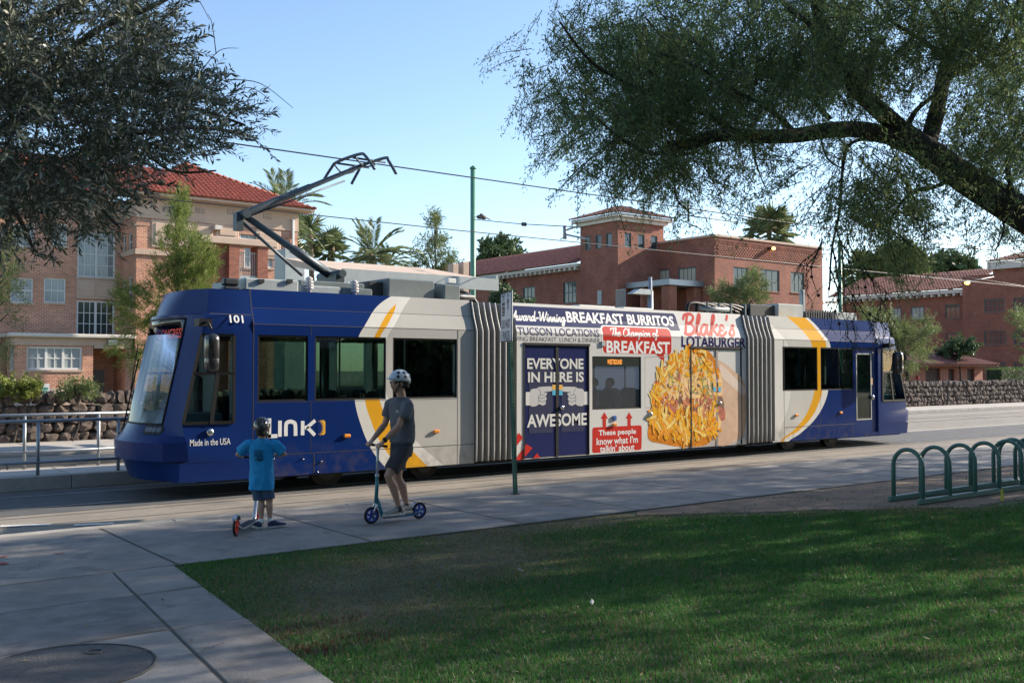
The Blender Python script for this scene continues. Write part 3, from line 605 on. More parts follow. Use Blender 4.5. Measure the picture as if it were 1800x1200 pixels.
# end walls, floor, chassis
blk = M('underframe black', (.012,.012,.012), .8)
mb = MB(); mb.box(XF+.9, 24.3, Y0+.12, Y1-.12, .24, .40); mb.build('underframe', blk, tram)
mb = MB(); mb.box(XF+.6, 24.6, Y0+.08, Y1-.08, .40, .46); mb.build('floor', MT['dark'], tram)
lin = M('interior lining', (.36,.40,.39), .7)
mb = MB(); mb.box(CF, CR, Y0+.26, Y1-.26, 2.75, 2.78); mb.build('ceiling', lin, tram)
# bellows
def bellows(x0, x1, nf):
    mb = MB(); zz = [.30, .55, ZB1, ZB1+.12, ZB2, ZT-.03]; prof_ = []
    for i in range(nf):
        for t, d in ((0, -.06), (.28, .10), (.60, .10)): prof_.append((x0+(x1-x0)*(i+t)/nf, d))
    prof_.append((x1, -.06)); V = []; m = len(zz)*2
    for x, d in prof_: V += [(x, Y0+prof(z)+d, z) for z in zz]+[(x, Y1-prof(z)-d, z) for z in reversed(zz)]
    for i in range(len(prof_)-1):
        b_ = i*m; mb.add(V[b_:b_+2*m], [(k, k+1, m+k+1, m+k) for k in range(m-1)], 1 if i % 3 == 2 and False else (0 if prof_[i][1] == prof_[i+1][1] and prof_[i][1] > 0 else 1))  # valley floors darker than flanks: shade of the folds put into the colour
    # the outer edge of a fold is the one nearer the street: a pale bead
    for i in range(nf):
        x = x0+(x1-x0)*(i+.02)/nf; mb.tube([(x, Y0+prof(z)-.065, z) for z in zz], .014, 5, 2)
    mb.build('bellows', [M('bellows shaded rubber', (.05,.05,.05), .6, var=.12, vs=5), M('bellows flank', (.20,.20,.195), .55, var=.12, vs=5), M('bellows bead', (.50,.50,.48), .5)], tram, recalc=False)
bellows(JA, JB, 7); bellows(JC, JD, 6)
mb = MB()
for x0, x1 in ((JA, JB), (JC, JD)): mb.box(x0, x1, Y0+.25, Y1-.25, .42, .44); mb.box(x0-.02, x0+.02, Y0+.2, Y0+.25, .4, 2.7); mb.box(x1-.02, x1+.02, Y0+.2, Y0+.25, .4, 2.7)
mb.build('gangway_frame', lin, tram)
# panes with frames
def pane(x0, x1, z0, z1, far=False, mat=None, fr=.03):
    y = (Y1-.035) if far else (Y0+.035)
    mb = MB(); mb.box(x0+.004, x1-.004, y-.004, y+.004, z0+.004, z1-.004); o = mb.build('window_pane', mat or GL_side, tram)
    mb = MB(); yy = y-.012 if not far else y+.012
    for a, b, c, d in ((x0, x0+fr, z0, z1), (x1-fr, x1, z0, z1), (x0+fr, x1-fr, z0, z0+fr), (x0+fr, x1-fr, z1-fr, z1)): mb.box(a+.001, b-.0005, yy-.01, yy+.01, c+.001, d-.001)
    f = mb.build('window_frame', rub, tram); return o
for a, b in WF+WR: pane(a, b, ZW0, ZW1); pane(a, b, ZW0, ZW1, True)
for a, b, c, d in fw2: pane(a, b, c, d, True, GL_far)
film = bpy.data.materials.new('window film'); N, L = nodes(film); N['Principled BSDF'].inputs['Base Color'].default_value = (.16,.17,.185,1); N['Principled BSDF'].inputs['Roughness'].default_value = .25
t_ = N.new('ShaderNodeBsdfTransparent'); t_.inputs[0].default_value = (.92,.95,.98,1); mx = N.new('ShaderNodeMixShader'); mx.inputs[0].default_value = .22
L.new(t_.outputs[0], mx.inputs[1]); L.new(N['Principled BSDF'].outputs[0], mx.inputs[2]); L.new(mx.outputs[0], N['Material Output'].inputs[0])
pane(XW0, XW1, hole2[0][2], hole2[0][3], mat=film)
# seam lines of the panels: narrow dark gaps
gap = M('panel gap', (.02,.02,.025), .7)
def seam(name, pts, w=.010, mat=gap, off=.002): return decal(name, [strip(pts, w)], mat, off)
S1 = []
S1.append(strip([(CF, ZB1), (JA, ZB1)], .010)); S1.append(strip([(CF, ZB2), (JA, ZB2)], .006))
S1.append(strip([(CF+.004, ZS), (CF+.004, ZT)], .014))
for px in (541.5+5.5, 803.5+1.5): S1.append(strip([(TX(px), ZW1+.01), (TX(px), ZB1)], .007))
S1.append(strip([(TX(804.5), ZB1), (TX(804.5), ZS)], .008)); S1.append(strip([(TX(547), ZW0), (TX(547), .60)], .008))
S1.append(strip([(TX(447), ZW0-.015), (TX(804), ZW0-.015)], .007)); S1.append(strip([(TX(447), .615), (JA, .615)], .010))
S1.append(strip([(TX(553), .60), (TX(553), ZS)], .018)); S1 += [strip([(TX(554), .44), (TX(572), .44)], .005), strip([(TX(572), .60), (TX(572), .44)], .005)]
decal('panel_seam', S1, gap, .0022)
S3 = [strip([(JD, ZB1), (CR, ZB1)], .012), strip([(JD, ZB2), (CR, ZB2)], .007), strip([(TX(1378), .60), (TX(1501), .60)], .012), strip([(TX(1378), ZB1), (TX(1378), ZS)], .010),
      strip([(TX(1442), ZW0), (TX(1442), .6)], .006), strip([(TX(1498), .6), (TX(1498), .28)], .008)]
decal('panel_seam', S3, gap, .0022)
S2 = [strip([(JB, ZB1-.02), (JC, ZB1-.02)], .006), strip([(JB, ZB2), (JC, ZB2)], .006), strip([(TX(1134), TZ(1134, 627)), (TX(1211), TZ(1211, 627)), (TX(1211), TZ(1211, 716)), (TX(1134), TZ(1134, 716)), (TX(1134), TZ(1134, 627))], .008)]
decal('panel_seam', S2, M('pale seam', (.35,.35,.34), .6), .0038)

# ---------------------------------------------------------------- cabs
def cab(dirn, xj, xnose_ref, near_glass):
    """cab lofted between plan outlines; dirn -1 = front, +1 = rear. Offsets measured from the joint"""
    rows = [  # z, (distance of window rear edge, window front edge, corner, nose), inset window front, inset corner, smooth break
     (.27, 1.00, 1.12, 1.20, 1.42, .05, .44), (.56, .98, 1.12, 1.26, 1.54, .02, .36),
     (.585, .30, 1.00, 1.32, 1.63, .0, .17), (.86, .30, 1.02, 1.33, 1.64, .0, .16), (.96, .30, 1.06, 1.29, 1.53, .03, .32),
     (1.13, .30, 1.08, 1.25, 1.45, .05, .42), (2.50, .30, .78, .945, 1.16, .10, .45), (2.74, .30, .74, .90, 1.11, .10, .45),
     (2.80, .30, .72, .89, 1.10, .12, .42), (2.815, .30, .68, .84, 1.02, .16, .45), (2.98, .30, .66, .80, .96, .19, .46), (3.20, .30, .64, .74, .83, .21, .46)]
    if dirn > 0: rows = [(z, .14 if dr == .30 else dr, dw, dc, dn, iw, ic) for z, dr, dw, dc, dn, iw, ic in rows]
    k = (xnose_ref)/1.70
    X = lambda d: xj+dirn*d*k
    grid = []
    for z, dr, dw, dc, dn, iw, ic in rows:
        p = prof(z) if z > ZB1 else 0
        near = [(0, p), (dr if dr < .9 else (.30 if dirn < 0 else .14), p), (dw, max(p, iw)), (dc, max(p+.05, ic))]
        for u in (.10, .22, .36, .52, .76, 1.0):
            lat = ic+(W/2-ic)*u; near.append((dc+(dn-dc)*(1-(1-u)**2.4), lat))
        full = near+[(d, W-l) for d, l in reversed(near[:-1])]
        grid.append([Vector((X(d), Y0+l, z)) for d, l in full])
    n = len(grid[0])
    shell = MB(); wind = MB(); sidew = MB()
    for j in range(len(grid)-1):
        zc = rows[j][0]; sm = True
        for i in range(n-1):
            q = [grid[j][i], grid[j][i+1], grid[j+1][i+1], grid[j+1][i]]
            if j in (5, 6) and 3 <= i <= n-5: wind.add(q, [(0, 1, 2, 3)], 0, True); continue
            if j == 5 and i in (1, n-3): sidew.add(q, [(0, 1, 2, 3)]); continue
            shell.add(q, [(0, 1, 2, 3)], 0, True)
    shell.add(grid[-1], [tuple(range(n))]); shell.add(grid[0], [tuple(range(n))])
    bm = bmesh.new(); me = shell.mesh('cab_shell', org(tram)); bm.from_mesh(me); bmesh.ops.remove_doubles(bm, verts=bm.verts, dist=.0005); bmesh.ops.recalc_face_normals(bm, faces=bm.faces); bm.to_mesh(me); bm.free(); me.set_sharp_from_angle(angle=.42)
    link('cab_shell', me, P_blue, tram)
    me = wind.mesh('windscreen', org(tram)); bm = bmesh.new(); bm.from_mesh(me); bmesh.ops.remove_doubles(bm, verts=bm.verts, dist=.0005); bm.to_mesh(me); bm.free()
    link('windscreen', me, glassmat('windscreen glass', (.42,.50,.52), .95, ior=1.62), tram)
    for i in (1, n-3):
        q = [grid[5][i], grid[5][i+1], grid[6][i+1], grid[6][i]]; c = sum(q, Vector())/4
        mb = MB(); mb.add(q, [(0, 1, 2, 3)]); mb.build('cab_window', GL_cab, tram)
        nrm = Vector((0, -1 if i == 1 else 1, 0)); mb = MB()
        for a, b in zip(q, q[1:]+q[:1]):
            a2, b2 = a.lerp(c, .03), b.lerp(c, .03); mb.bar(a2+nrm*.004, b2+nrm*.004, .045, .03, up=nrm)
        lerp = lambda u, v: (q[0].lerp(q[1], u)).lerp(q[3].lerp(q[2], u), v)
        mb.bar(lerp(0, .56)+nrm*.006, lerp(1, .56)+nrm*.006, .045, .03, up=nrm); mb.bar(lerp(.45, 0)+nrm*.008, lerp(.42, .56)+nrm*.008, .06, .03, up=nrm)
        mb.build('cab_window_frame', rub, tram)
    # dark trim round the windscreen, wiper
    mb = MB(); g5, g6 = grid[5], grid[7]
    mb.tube([g5[i] for i in range(3, n-3)], .016, 6); mb.tube([g6[i] for i in range(3, n-3)], .016, 6)
    mb.tube([g5[3], g6[3]], .018, 6); mb.tube([g5[n-4], g6[n-4]], .018, 6); mb.build('windscreen_trim', rub, tram)
    out = Vector((dirn, 0, 0))*.05
    mb = MB(); a = g5[n-6].lerp(g6[n-6], -.15)+out; b = g5[n-6].lerp(g6[n-6], .62)+out*1.2
    mb.tube([a, b], .012, 6); mb.tube([b.lerp(a, .4)+out*.3, b+Vector((0, 0, .25))+out*.2], .008, 6); mb.tube([a-Vector((0,0,.02)), a+Vector((0,0,.06))], .05, 8); mb.build('wiper', rub, tram)
    # lamps low on the nose
    g4 = grid[4]
    for (i, u) in ((3, .6), (4, .5), (5, .2), (5, .75), (n-5, .4), (n-6, .5), (n-7, .8), (n-7, .2)):
        c = g4[i].lerp(g4[i+1], u).lerp(g5[i].lerp(g5[i+1], u), .5); nn = (g4[i+1]-g4[i]).cross(g5[i]-g4[i]).normalized()
        if nn.x*dirn < 0: nn = -nn
        mb = MB(); mb.tube([c-nn*.01, c+nn*.006], .085, 14, 0); mb.tube([c+nn*.006, c+nn*.010], .045, 12, 1); mb.build('headlight', [MT['black'], M('lamp lens', (.10,.11,.13), .1)], tram)
    # desk, seat back, rear bulkhead
    mb = MB(); mb.box(*sorted((X(.35), X(1.15))), Y0+.35, Y1-.35, .9, 1.28); mb.build('driver_desk', M('desk grey blue', (.10,.17,.20), .6), tram)
    mb = MB(); mb.box(*sorted((X(.42), X(.56))), YC-.25, YC+.25, .8, 1.85); mb.box(*sorted((X(.56), X(.95))), YC-.25, YC+.25, .8, .92); mb.build('driver_seat', MT['dark'], tram, bevel=.04)
    mb = MB(); mb.box(*sorted((X(.01), X(-.04))), Y0+.1, YC-.3, .46, 2.6); mb.box(*sorted((X(.01), X(-.04))), YC+.35, Y1-.1, .46, 2.6); mb.build('bulkhead', lin, tram)
    return grid
gf = cab(-1, CF, CF-XF, True); gr = cab(1, CR, 25.25-CR, False)
# cut the bumper seam and small cab details
wht = MT['white']; lett = M('white lettering', (.74,.75,.75), .5)
text_px('101', 404, 553, 567, 428, lett, .02)
text_px('Made in the USA', 335, 772, 784, 406, lett, .004, off=.004)
cabdot = lambda px, py, r, mat, name, y=Y0: (lambda p: (lambda mb: (mb.ball(p, (r, .03, r), 10, 6), mb.build(name, mat, tram)))(MB()))(on_y(px, py, y))
cabdot(369.5, 759.5, .06, MT['chrome'], 'marker_lamp')
for px, py in ((481, 806), (564, 811), (558, 829), (532, 806)): cabdot(px, py, .014, MT['chrome'], 'latch')
amber = M('amber lens', (.75,.27,.04), .3)
def lampbox(px, py):
    p = on_y(px, py, Y0); mb = MB(); mb.box(p.x-.06, p.x+.06, Y0-.045, Y0, p.z-.03, p.z+.03); mb.build('side_lamp', amber, tram, bevel=.015)
for px, py in ((609, 765.5), (766, 758), (1399, 729.5), (1477, 725)): lampbox(px, py)
for s_ in ((CF-.02, CF-.68),): seam('cab_groove', [(s_[0], 2.808), (s_[1], 2.808)], .012)
# headsign letters behind the windscreen
red_led = M('red LED letters', (.6,.06,.05), .5, emit=.9)
pts = textpoly('CONGRESS ST', .0)
v, f = fit(pts, 0, 1.45, 0, .15); a0 = gf[6][5]+Vector((.09, 0, -.36)); mb = MB()
mb.add([(CF-.82, Y1-.42-x*1.1, 2.46+z) for x, z in v], f); mb.build('destination_sign', red_led, tram)
# mirrors
def mirror(px, py, dirn):
    p = on_y(px, py, Y0-.05); mb = MB()
    mb.box(p.x-.10, p.x+.10, Y0-.16, Y0+.06, p.z-.055, p.z+.055, 0)
    q = p+Vector((dirn*-.02, -.30, -.17)); mb.tube(smooth([p+Vector((0, -.1, 0)), p+Vector((dirn*.03, -.26, .0)), q+Vector((0, 0, .06))], 4), .018, 7)
    mb.build('mirror_arm', MT['black'], tram, bevel=0)
    rr = []
    for z, s in ((0, .5), (-.04, .92), (-.10, 1), (-.36, 1.0), (-.37, .97), (-.38, 1.0), (-.53, .96), (-.58, .5)):
        rr.append([q+Vector((math.copysign(abs(math.cos(a))**.6, math.cos(a))*.10*s, math.copysign(abs(math.sin(a))**.6, math.sin(a))*.13*s, z)) for a in np.linspace(0, 2*math.pi, 13)[:-1]])
    mb = MB(); mb.loft(rr); mb.build('mirror', M('mirror housing', (.02,.02,.022), .25, coat=.5), tram)
mirror(357, 567, -1); mirror(1560, 607, 1)
mb = MB(); p = on_y(405, 497, Y0+.5); mb.box(p.x-.14, p.x+.14, p.y-.1, p.y+.1, 3.2, p.z-.06); mb.box(p.x-.13, p.x+.12, p.y-.09, p.y+.09, p.z-.05, p.z+.07); mb.build('roof_camera', MT['dark'], tram, bevel=.03)

# ---------------------------------------------------------------- rear door
bd = MB(); a, b, c, d = door_r; yD = Y0+.05
wx0, wx1 = TX(1508.5), TX(1533.5); wz0, wz1 = TZ(1509, 737), TZ(1509, 622)
for q in ((a, wx0, c, d), (wx1, b, c, d), (wx0, wx1, c, wz0), (wx0, wx1, wz1, d)): bd.box(q[0], q[1], yD, yD+.04, q[2], q[3])
dr = bd.build('door', P_blue, tram)
mb = MB(); mb.box(wx0, wx1, yD+.01, yD+.02, wz0, wz1); mb.build('door_pane', GL_side, dr)
mb = MB()
for q in ((wx0-.02, wx0+.012, wz0-.02, wz1+.02), (wx1-.012, wx1+.02, wz0-.02, wz1+.02), (wx0+.012, wx1-.012, wz1-.01, wz1+.02), (wx0+.012, wx1-.012, wz0-.02, wz0+.01)): mb.box(q[0], q[1], yD-.008, yD+.002, q[2], q[3])
mb.build('door_seal', MT['lgrey'], dr)
mb = MB(); p = on_y(1535, 698, Y0); mb.ball((p.x, Y0+.02, p.z), (.05, .05, .07)); mb.build('door_button', MT['chrome'], dr)
mb = MB(); mb.box(TX(1532.5), TX(1536.5), yD-.004, yD-.001, TZ(1533, 676), TZ(1533, 664)); mb.build('door_sticker', M('orange sticker', (.75,.42,.15), .5), dr)

# ---------------------------------------------------------------- middle doors
navy = M('navy print', (.022,.028,.105), .22, var=.06, vs=2, spec=.35); redc = M('red print', (.55,.040,.030), .22, spec=.35); dgl = M('navy film window', (.045,.05,.10), .25)
prw = M('print white', (.70,.70,.68), .22, spec=.3); prg = M('print grey', (.44,.45,.46), .45); ink = M('navy ink', (.030,.020,.11), .22, spec=.3); inkg = M('dark ink', (.05,.045,.06), .22, spec=.3)
def leaf(x0, x1, z0, z1, mat, winmat=None):
    mb = MB(); mb.box(x0+.012, x1-.012, Y0+.012, Y0+.05, z0+.01, z1-.012); o = mb.build('door', mat, tram, bevel=.008)
    mb = MB()
    if winmat:
        m_ = .09; a, b, c, d = x0+m_+.02, x1-m_-.02, .75, z1-.34
        mb.box(a, b, Y0+.008, Y0+.014, c, d); mb.build('door_window', winmat, o)
    return o
for (a, b, c, d), m1, m2 in ((D1, navy, dgl),):
    mid = (a+b)/2; dl = leaf(a, mid, c, d, m1, m2); dr1 = leaf(mid, b, c, d, m1, m2)
    mb = MB(); mb.box(mid-.035, mid+.035, Y0+.0, Y0+.02, c, d-.02); mb.build('door_rubber', rub, tram)
    mb = MB(); mb.box(a-.03, b+.03, Y0-.02, Y0+.03, d, d+.045); mb.box(a-.025, a, Y0-.012, Y0+.03, c, d); mb.box(b, b+.02, Y0-.006, Y0+.03, c, d); mb.build('door_frame', rub, tram)
def on_side(polys, mat, name='lettering', off=.0): return decal(name, polys, mat, off)
tdoor = dict(off=-.0055)
for s_, a in (('EVERYONE', (927, 629, 648.5, 1026)), ('IN HERE IS', (928.5, 653.5, 672, 1026.5)), ('AWESOME', (926.5, 728.5, 751.5, 1031.5))):
    text_px(s_, *a, prw, .028, off=-.0042)
# pointing hands printed on the doors
def hand(px0, px1, mirror_):
    x0, x1 = TX(px0), TX(px1); zt = TZ(px0, 680); zb = TZ(px0, 714)
    g = lambda u, v: ((x0+(x1-x0)*u) if not mirror_ else (x1-(x1-x0)*u), zb+(zt-zb)*v)
    cuff = [g(*p) for p in ((0,.05),(.15,.05),(.15,.74),(0,.74))]
    palm = [g(*p) for p in smooth([(.15,.06),(.35,0),(.47,.1),(.58,.02),(.7,.1),(.7,.28),(.74,.38),(.7,.5),(.74,.6),(.74,.68),(.62,.72),(1.0,.80),(1.0,1.0),(.5,1.0),(.38,.92),(.25,.9),(.15,.76)], 3, True)]
    decal('printed_hand', [(cuff, [tuple(range(4))])], prw, -.0046); decal('printed_hand', [(palm, [tuple(range(len(palm)))])], M('hand print', (.50,.50,.50), .5), -.0040)
    cr = [strip([g(*p) for p in smooth(c, 4)], .008) for c in ([(.44,.92),(.52,.72),(.5,.62)],[(.5,.62),(.58,.56),(.68,.6)],[(.45,.45),(.58,.4),(.7,.46)],[(.46,.3),(.58,.22),(.7,.28)],[(.5,.6),(.44,.45),(.46,.3),(.44,.18)])]
    decal('hand_creases', cr, inkg, -.0034)
hand(924.5, 974, False); hand(985, 1034, True)
for p0, p1 in ((971, 977), (983, 989)):
    decal('door_sticker', [rect(*PX(p0, 676, 685, p1))], M('amber sticker', (.72,.40,.05), .5), -.0024); decal('door_sticker', [rect(*PX(p0, 685.5, 694.5, p1))], M('blue sticker', (.05,.40,.62), .5), -.0024)
def knob(px, py, r=.045): p = on_y(px, py, Y0); mb = MB(); mb.ball((p.x, Y0-.01, p.z), (r, .045, r)); mb.build('door_button', MT['chrome'], tram)
knob(987, 716); knob(1265, 708); knob(1143, 728, .055)
# second doors carry the printed picture; leaves white
a, b, c, d = D2; mid = (a+b)/2
leaf(a, mid, c, d, wrap); leaf(mid, b, c, d, wrap)
mb = MB(); mb.box(mid-.03, mid+.03, Y0-.004, Y0+.02, c, d-.02); mb.build('door_rubber', M('grey rubber', (.20,.19,.18), .6), tram)
mb = MB(); mb.box(a-.04, b+.03, Y0-.02, Y0+.03, d, d+.045); mb.box(a-.03, a+.005, Y0-.013, Y0+.03, c, d); mb.box(b-.005, b+.015, Y0-.006, Y0+.03, c, d); mb.build('door_frame', rub, tram)

# ---------------------------------------------------------------- the advert
x0, x1, z0, z1 = TX(905.5), TX(1197), TZ(905, 571), TZ(905, 536)
decal('advert_banner', [([(x0, z0), (TX(1199), z0)] + [(x1-.02, z1-.05), (x1-.06, z1), (x0, z1)], [(0, 1, 2, 3, 4)])], navy, .0014)
script('Award-Winning', 903.5, 545, 562, 999.5, lett, .30)
text_px('BREAKFAST BURRITOS', 1002, 546.5, 566, 1191, lett, .03)
text_px('TUCSON LOCATIONS', 910.5, 574.5, 588.5, 1054, ink, .004)
text_px('SERVING BREAKFAST, LUNCH & DINNER', 891, 590.5, 600, 1054.5, inkg, -.012)
decal('advert_bubble', [rrect(*PX(1058, 571, 622, 1181.5), .10)], lett, .0016)
x0, x1, z0, z1 = PX(1060, 573, 621, 1180.5)
decal('advert_bubble', [rrect(x0, x1, z0, z1, .09)], redc, .0021)
decal('advert_bubble', [([(TX(1152), z0+.01), (TX(1167), z0+.01), (TX(1168), TZ(1168, 637))], [(0, 1, 2)])], redc, .0021)
script('The Champion of', 1075, 576, 590, 1158, lett, .26, off=.0036); text_px('BREAKFAST', 1066, 598, 620.5, 1177.5, lett, .03, off=.0036)
script("Blake's", 1206, 550, 587.5, 1295, redc, .30, .2); text_px('LOTABURGER', 1198, 589.5, 610, 1311, ink, .03)
mb = MB(); p = on_y(1059.5, 604, Y0); mb.box(p.x-.055, p.x+.055, Y0-.03, Y0, p.z-.055, p.z+.055); mb.build('door_sensor', MT['lgrey'], tram, bevel=.01)
# westbound display
mb = MB(); zt = hole2[0][3]; mb.box(XW0+.02, XW1-.02, Y0+.012, Y0+.025, zt-.20, zt-.02); mb.build('display_board', M('display black', (.012,.018,.014), .3), tram)
decal('display_letters', [fit(textpoly('WESTBOUND', -.012), TX(1068.5), TX(1094), TZ(1068, 640), TZ(1068, 631.5))], M('amber LED', (.9,.30,.03), .5, emit=1.1), -.0105)
# people box
x0, x1, z0, z1 = PX(1041, 751, 796, 1127.5)
decal('advert_box', [rrect(x0, x1, z0, z1, .05)], redc, .0016)
for k, s_ in enumerate(('These people', 'know what I\u2019m', 'talkin\u2019 about')):
    ww = (.76, .84, .70)[k]; h_ = (z1-z0)/3.5; cz = z1-.06-h_*1.06*k; cx = (x0+x1)/2
    decal('lettering', [fit(textpoly(s_, .022), cx-ww*(x1-x0)/2, cx+ww*(x1-x0)/2, cz-h_*.98, cz-.0)], lett, .0028)
for px in (1062, 1105.5):
    x = TX(px); zb, zt2 = z1-.01, TZ(px, 724); w_ = .045; hd = zt2-.13
    decal('advert_arrow', [([(x-w_, zb), (x+w_, zb), (x+w_, hd), (x+.10, hd), (x, zt2), (x-.10, hd), (x-w_, hd)], [tuple(range(7))])], redc, .0019)
mb = MB(); p = on_y(1079.5, 734.5, Y0); mb.box(p.x-.05, p.x+.05, Y0-.03, Y0, p.z-.05, p.z+.05, 0); mb.build('access_button', M('blue button', (.03,.10,.32), .4), tram, bevel=.01); lampbox(1079, 746)
# slanted red bars at the front lower corner of the wrap
for pl in ([(897, 745), (903, 757), (897, 768)], [(897, 782), (912, 760), (919, 769), (897, 797)], [(905, 809), (925, 780), (936, 787), (918, 808)], [(937, 805), (944, 796), (950, 804)]):
    decal('advert_stripe', [([(TX(a), TZ(a, b)) for a, b in pl], [tuple(range(len(pl)))])], redc, .0052)
# the printed burrito: layers of flat print
def blob(c, rx, rz, seed, n=40, rough=.18):
    return [(c[0]+rx*math.cos(a)*(1+rough*noise.noise(Vector((math.cos(a)*2.1, math.sin(a)*2.1, seed)))), c[1]+rz*math.sin(a)*(1+rough*noise.noise(Vector((math.cos(a)*2.1, math.sin(a)*2.1, seed+5))))) for a in np.linspace(0, 2*math.pi, n, endpoint=False)]
def pm(name, c1, c2, sc): return M(name, tuple((a+b)/2 for a, b in zip(c1, c2)), .22, var=.3, vs=sc, spec=.3)
PZ = lambda pts: [(TX(a), TZ(a, b)) for a, b in pts]
tort = M('tortilla print', (.56,.37,.25), .45, var=.18, vs=5, spots=((.42,.22,.10), 9, .66))
decal('burrito_print', [(PZ([(1137,765),(1200,788),(1290,781),(1308,768),(1308,750),(1260,772),(1190,784)]), [tuple(range(7))])], M('shadow print', (.40,.38,.37), .45), .0014)
decal('burrito_print', [(PZ(smooth([(1226,625),(1262,632),(1290,652),(1309,676),(1309,752),(1292,775),(1262,782),(1240,740)], 4, True)), [tuple(range(32))])], tort, .0018)
decal('burrito_print', [(PZ(smooth([(1266,640),(1290,662),(1308,681),(1308,694),(1290,682),(1268,660)], 4, True)), [tuple(range(24))])], M('tortilla edge print', (.66,.54,.44), .45, var=.1, vs=8), .0022)
CHEESE = [pm('cheese print', (.85,.36,.02), (.92,.48,.04), 8), pm('pale cheese print', (.92,.58,.16), (.95,.66,.26), 8), pm('deep cheese print', (.78,.24,.015), (.82,.30,.02), 8)]
base = pm('egg print', (.58,.19,.015), (.66,.25,.03), 10)
decal('burrito_print', [(PZ(smooth([(1142,730),(1139,770),(1162,779),(1200,785),(1244,780),(1256,750),(1268,716),(1269,668),(1258,634),(1240,614),(1210,617),(1180,634),(1156,658),(1146,700)], 4, True)), [tuple(range(56))])], base, .0026)
fill = [M('pepper print', (.33,.30,.09), .45, var=.3, vs=12), M('bacon print', (.42,.10,.055), .45, var=.4, vs=10), M('potato print', (.78,.50,.26), .45, var=.15, vs=10), M('dark meat print', (.16,.07,.04), .45, var=.4, vs=12)]
rr = random.Random(4)
def scat(n, mats, cx, cy, sx, sy, r0, r1, off0, elong=1.7):
    by = {}
    for k in range(n):
        px, py = rr.gauss(cx, sx), rr.gauss(cy, sy)
        if ((px-1208)/66)**2+((py-700)/82)**2 > .95: continue
        c = (TX(px), TZ(px, py)); by.setdefault(rr.randrange(len(mats)), []).append((blob(c, rr.uniform(r0, r1)*elong, rr.uniform(r0, r1), k, 14, .5), [tuple(range(14))]))
    out = []
    for m_, pl in by.items():
        for q, p in enumerate(pl): out.append((m_, off0+.00004*q, p))
    for m_ in by:
        bmA = bmesh.new()
        for mm, of, p in out:
            if mm != m_: continue
            b2 = decal_polys([p], of+.0004*m_); m2 = bpy.data.meshes.new('x'); b2.to_mesh(m2); b2.free(); bmA.from_mesh(m2); bpy.data.meshes.remove(m2)
        for v in bmA.verts: v.co -= org(tram)
        me = bpy.data.meshes.new('burrito_print'); bmA.to_mesh(me); bmA.free(); link('burrito_print', me, mats[m_], tram)
def chunk(px_pts, mat, off): q = smooth(px_pts, 3, True); decal('burrito_print', [(PZ(q), [tuple(range(len(q)))])], mat, off)
PEP, BAC, POT, DRK = fill; EGG = M('scrambled egg print', (.86,.56,.24), .22, var=.22, vs=9, spec=.3); PIN = M('pink meat print', (.62,.24,.12), .22, var=.35, vs=9, spec=.3)
for k, (m_, pts) in enumerate((
  (POT, [(1153,662),(1168,646),(1180,648),(1176,676),(1168,694),(1152,690)]), (EGG, [(1178,634),(1200,622),(1222,620),(1226,640),(1200,652),(1182,650)]), (PIN, [(1148,676),(1158,664),(1164,680),(1156,696),(1147,692)]),
  (EGG, [(1196,650),(1222,646),(1226,668),(1206,684),(1192,672)]), (PEP, [(1174,668),(1188,646),(1195,654),(1184,678)]), (POT, [(1180,684),(1206,674),(1218,688),(1204,700),(1184,698)]),
  (BAC, [(1150,712),(1164,698),(1184,692),(1208,700),(1216,712),(1196,722),(1170,722),(1152,724)]), (PIN, [(1166,708),(1184,700),(1196,708),(1184,720),(1168,718)]), (DRK, [(1192,699),(1211,701),(1213,715),(1194,712)]),
  (PEP, [(1224,632),(1238,631),(1231,652),(1224,658)]), (POT, [(1238,632),(1252,636),(1252,656),(1240,658)]), (EGG, [(1226,664),(1262,650),(1270,684),(1262,706),(1230,706)]), (PEP, [(1231,660),(1246,652),(1253,672),(1252,698),(1244,706),(1233,700)]),
  (DRK, [(1224,664),(1230,666),(1231,678),(1225,680)]), (POT, [(1254,656),(1266,660),(1270,690),(1258,696)]), (BAC, [(1220,704),(1240,700),(1262,704),(1268,718),(1262,732),(1232,730),(1222,722)]), (PIN, [(1228,716),(1250,710),(1264,718),(1250,730),(1230,730)]),
  (EGG, [(1232,730),(1252,724),(1266,734),(1264,752),(1244,754),(1232,746)]), (DRK, [(1252,700),(1268,696),(1272,716),(1262,712)]), (BAC, [(1262,722),(1272,716),(1274,736),(1266,738)]), (PEP, [(1216,652),(1222,650),(1222,664),(1217,664)]))):
    chunk(pts, m_, .0030+.00004*k)
PAL = [CHEESE[0], CHEESE[1], CHEESE[2], PEP, BAC, POT, DRK, EGG, PIN]
bl = [bmesh.new() for _ in PAL]
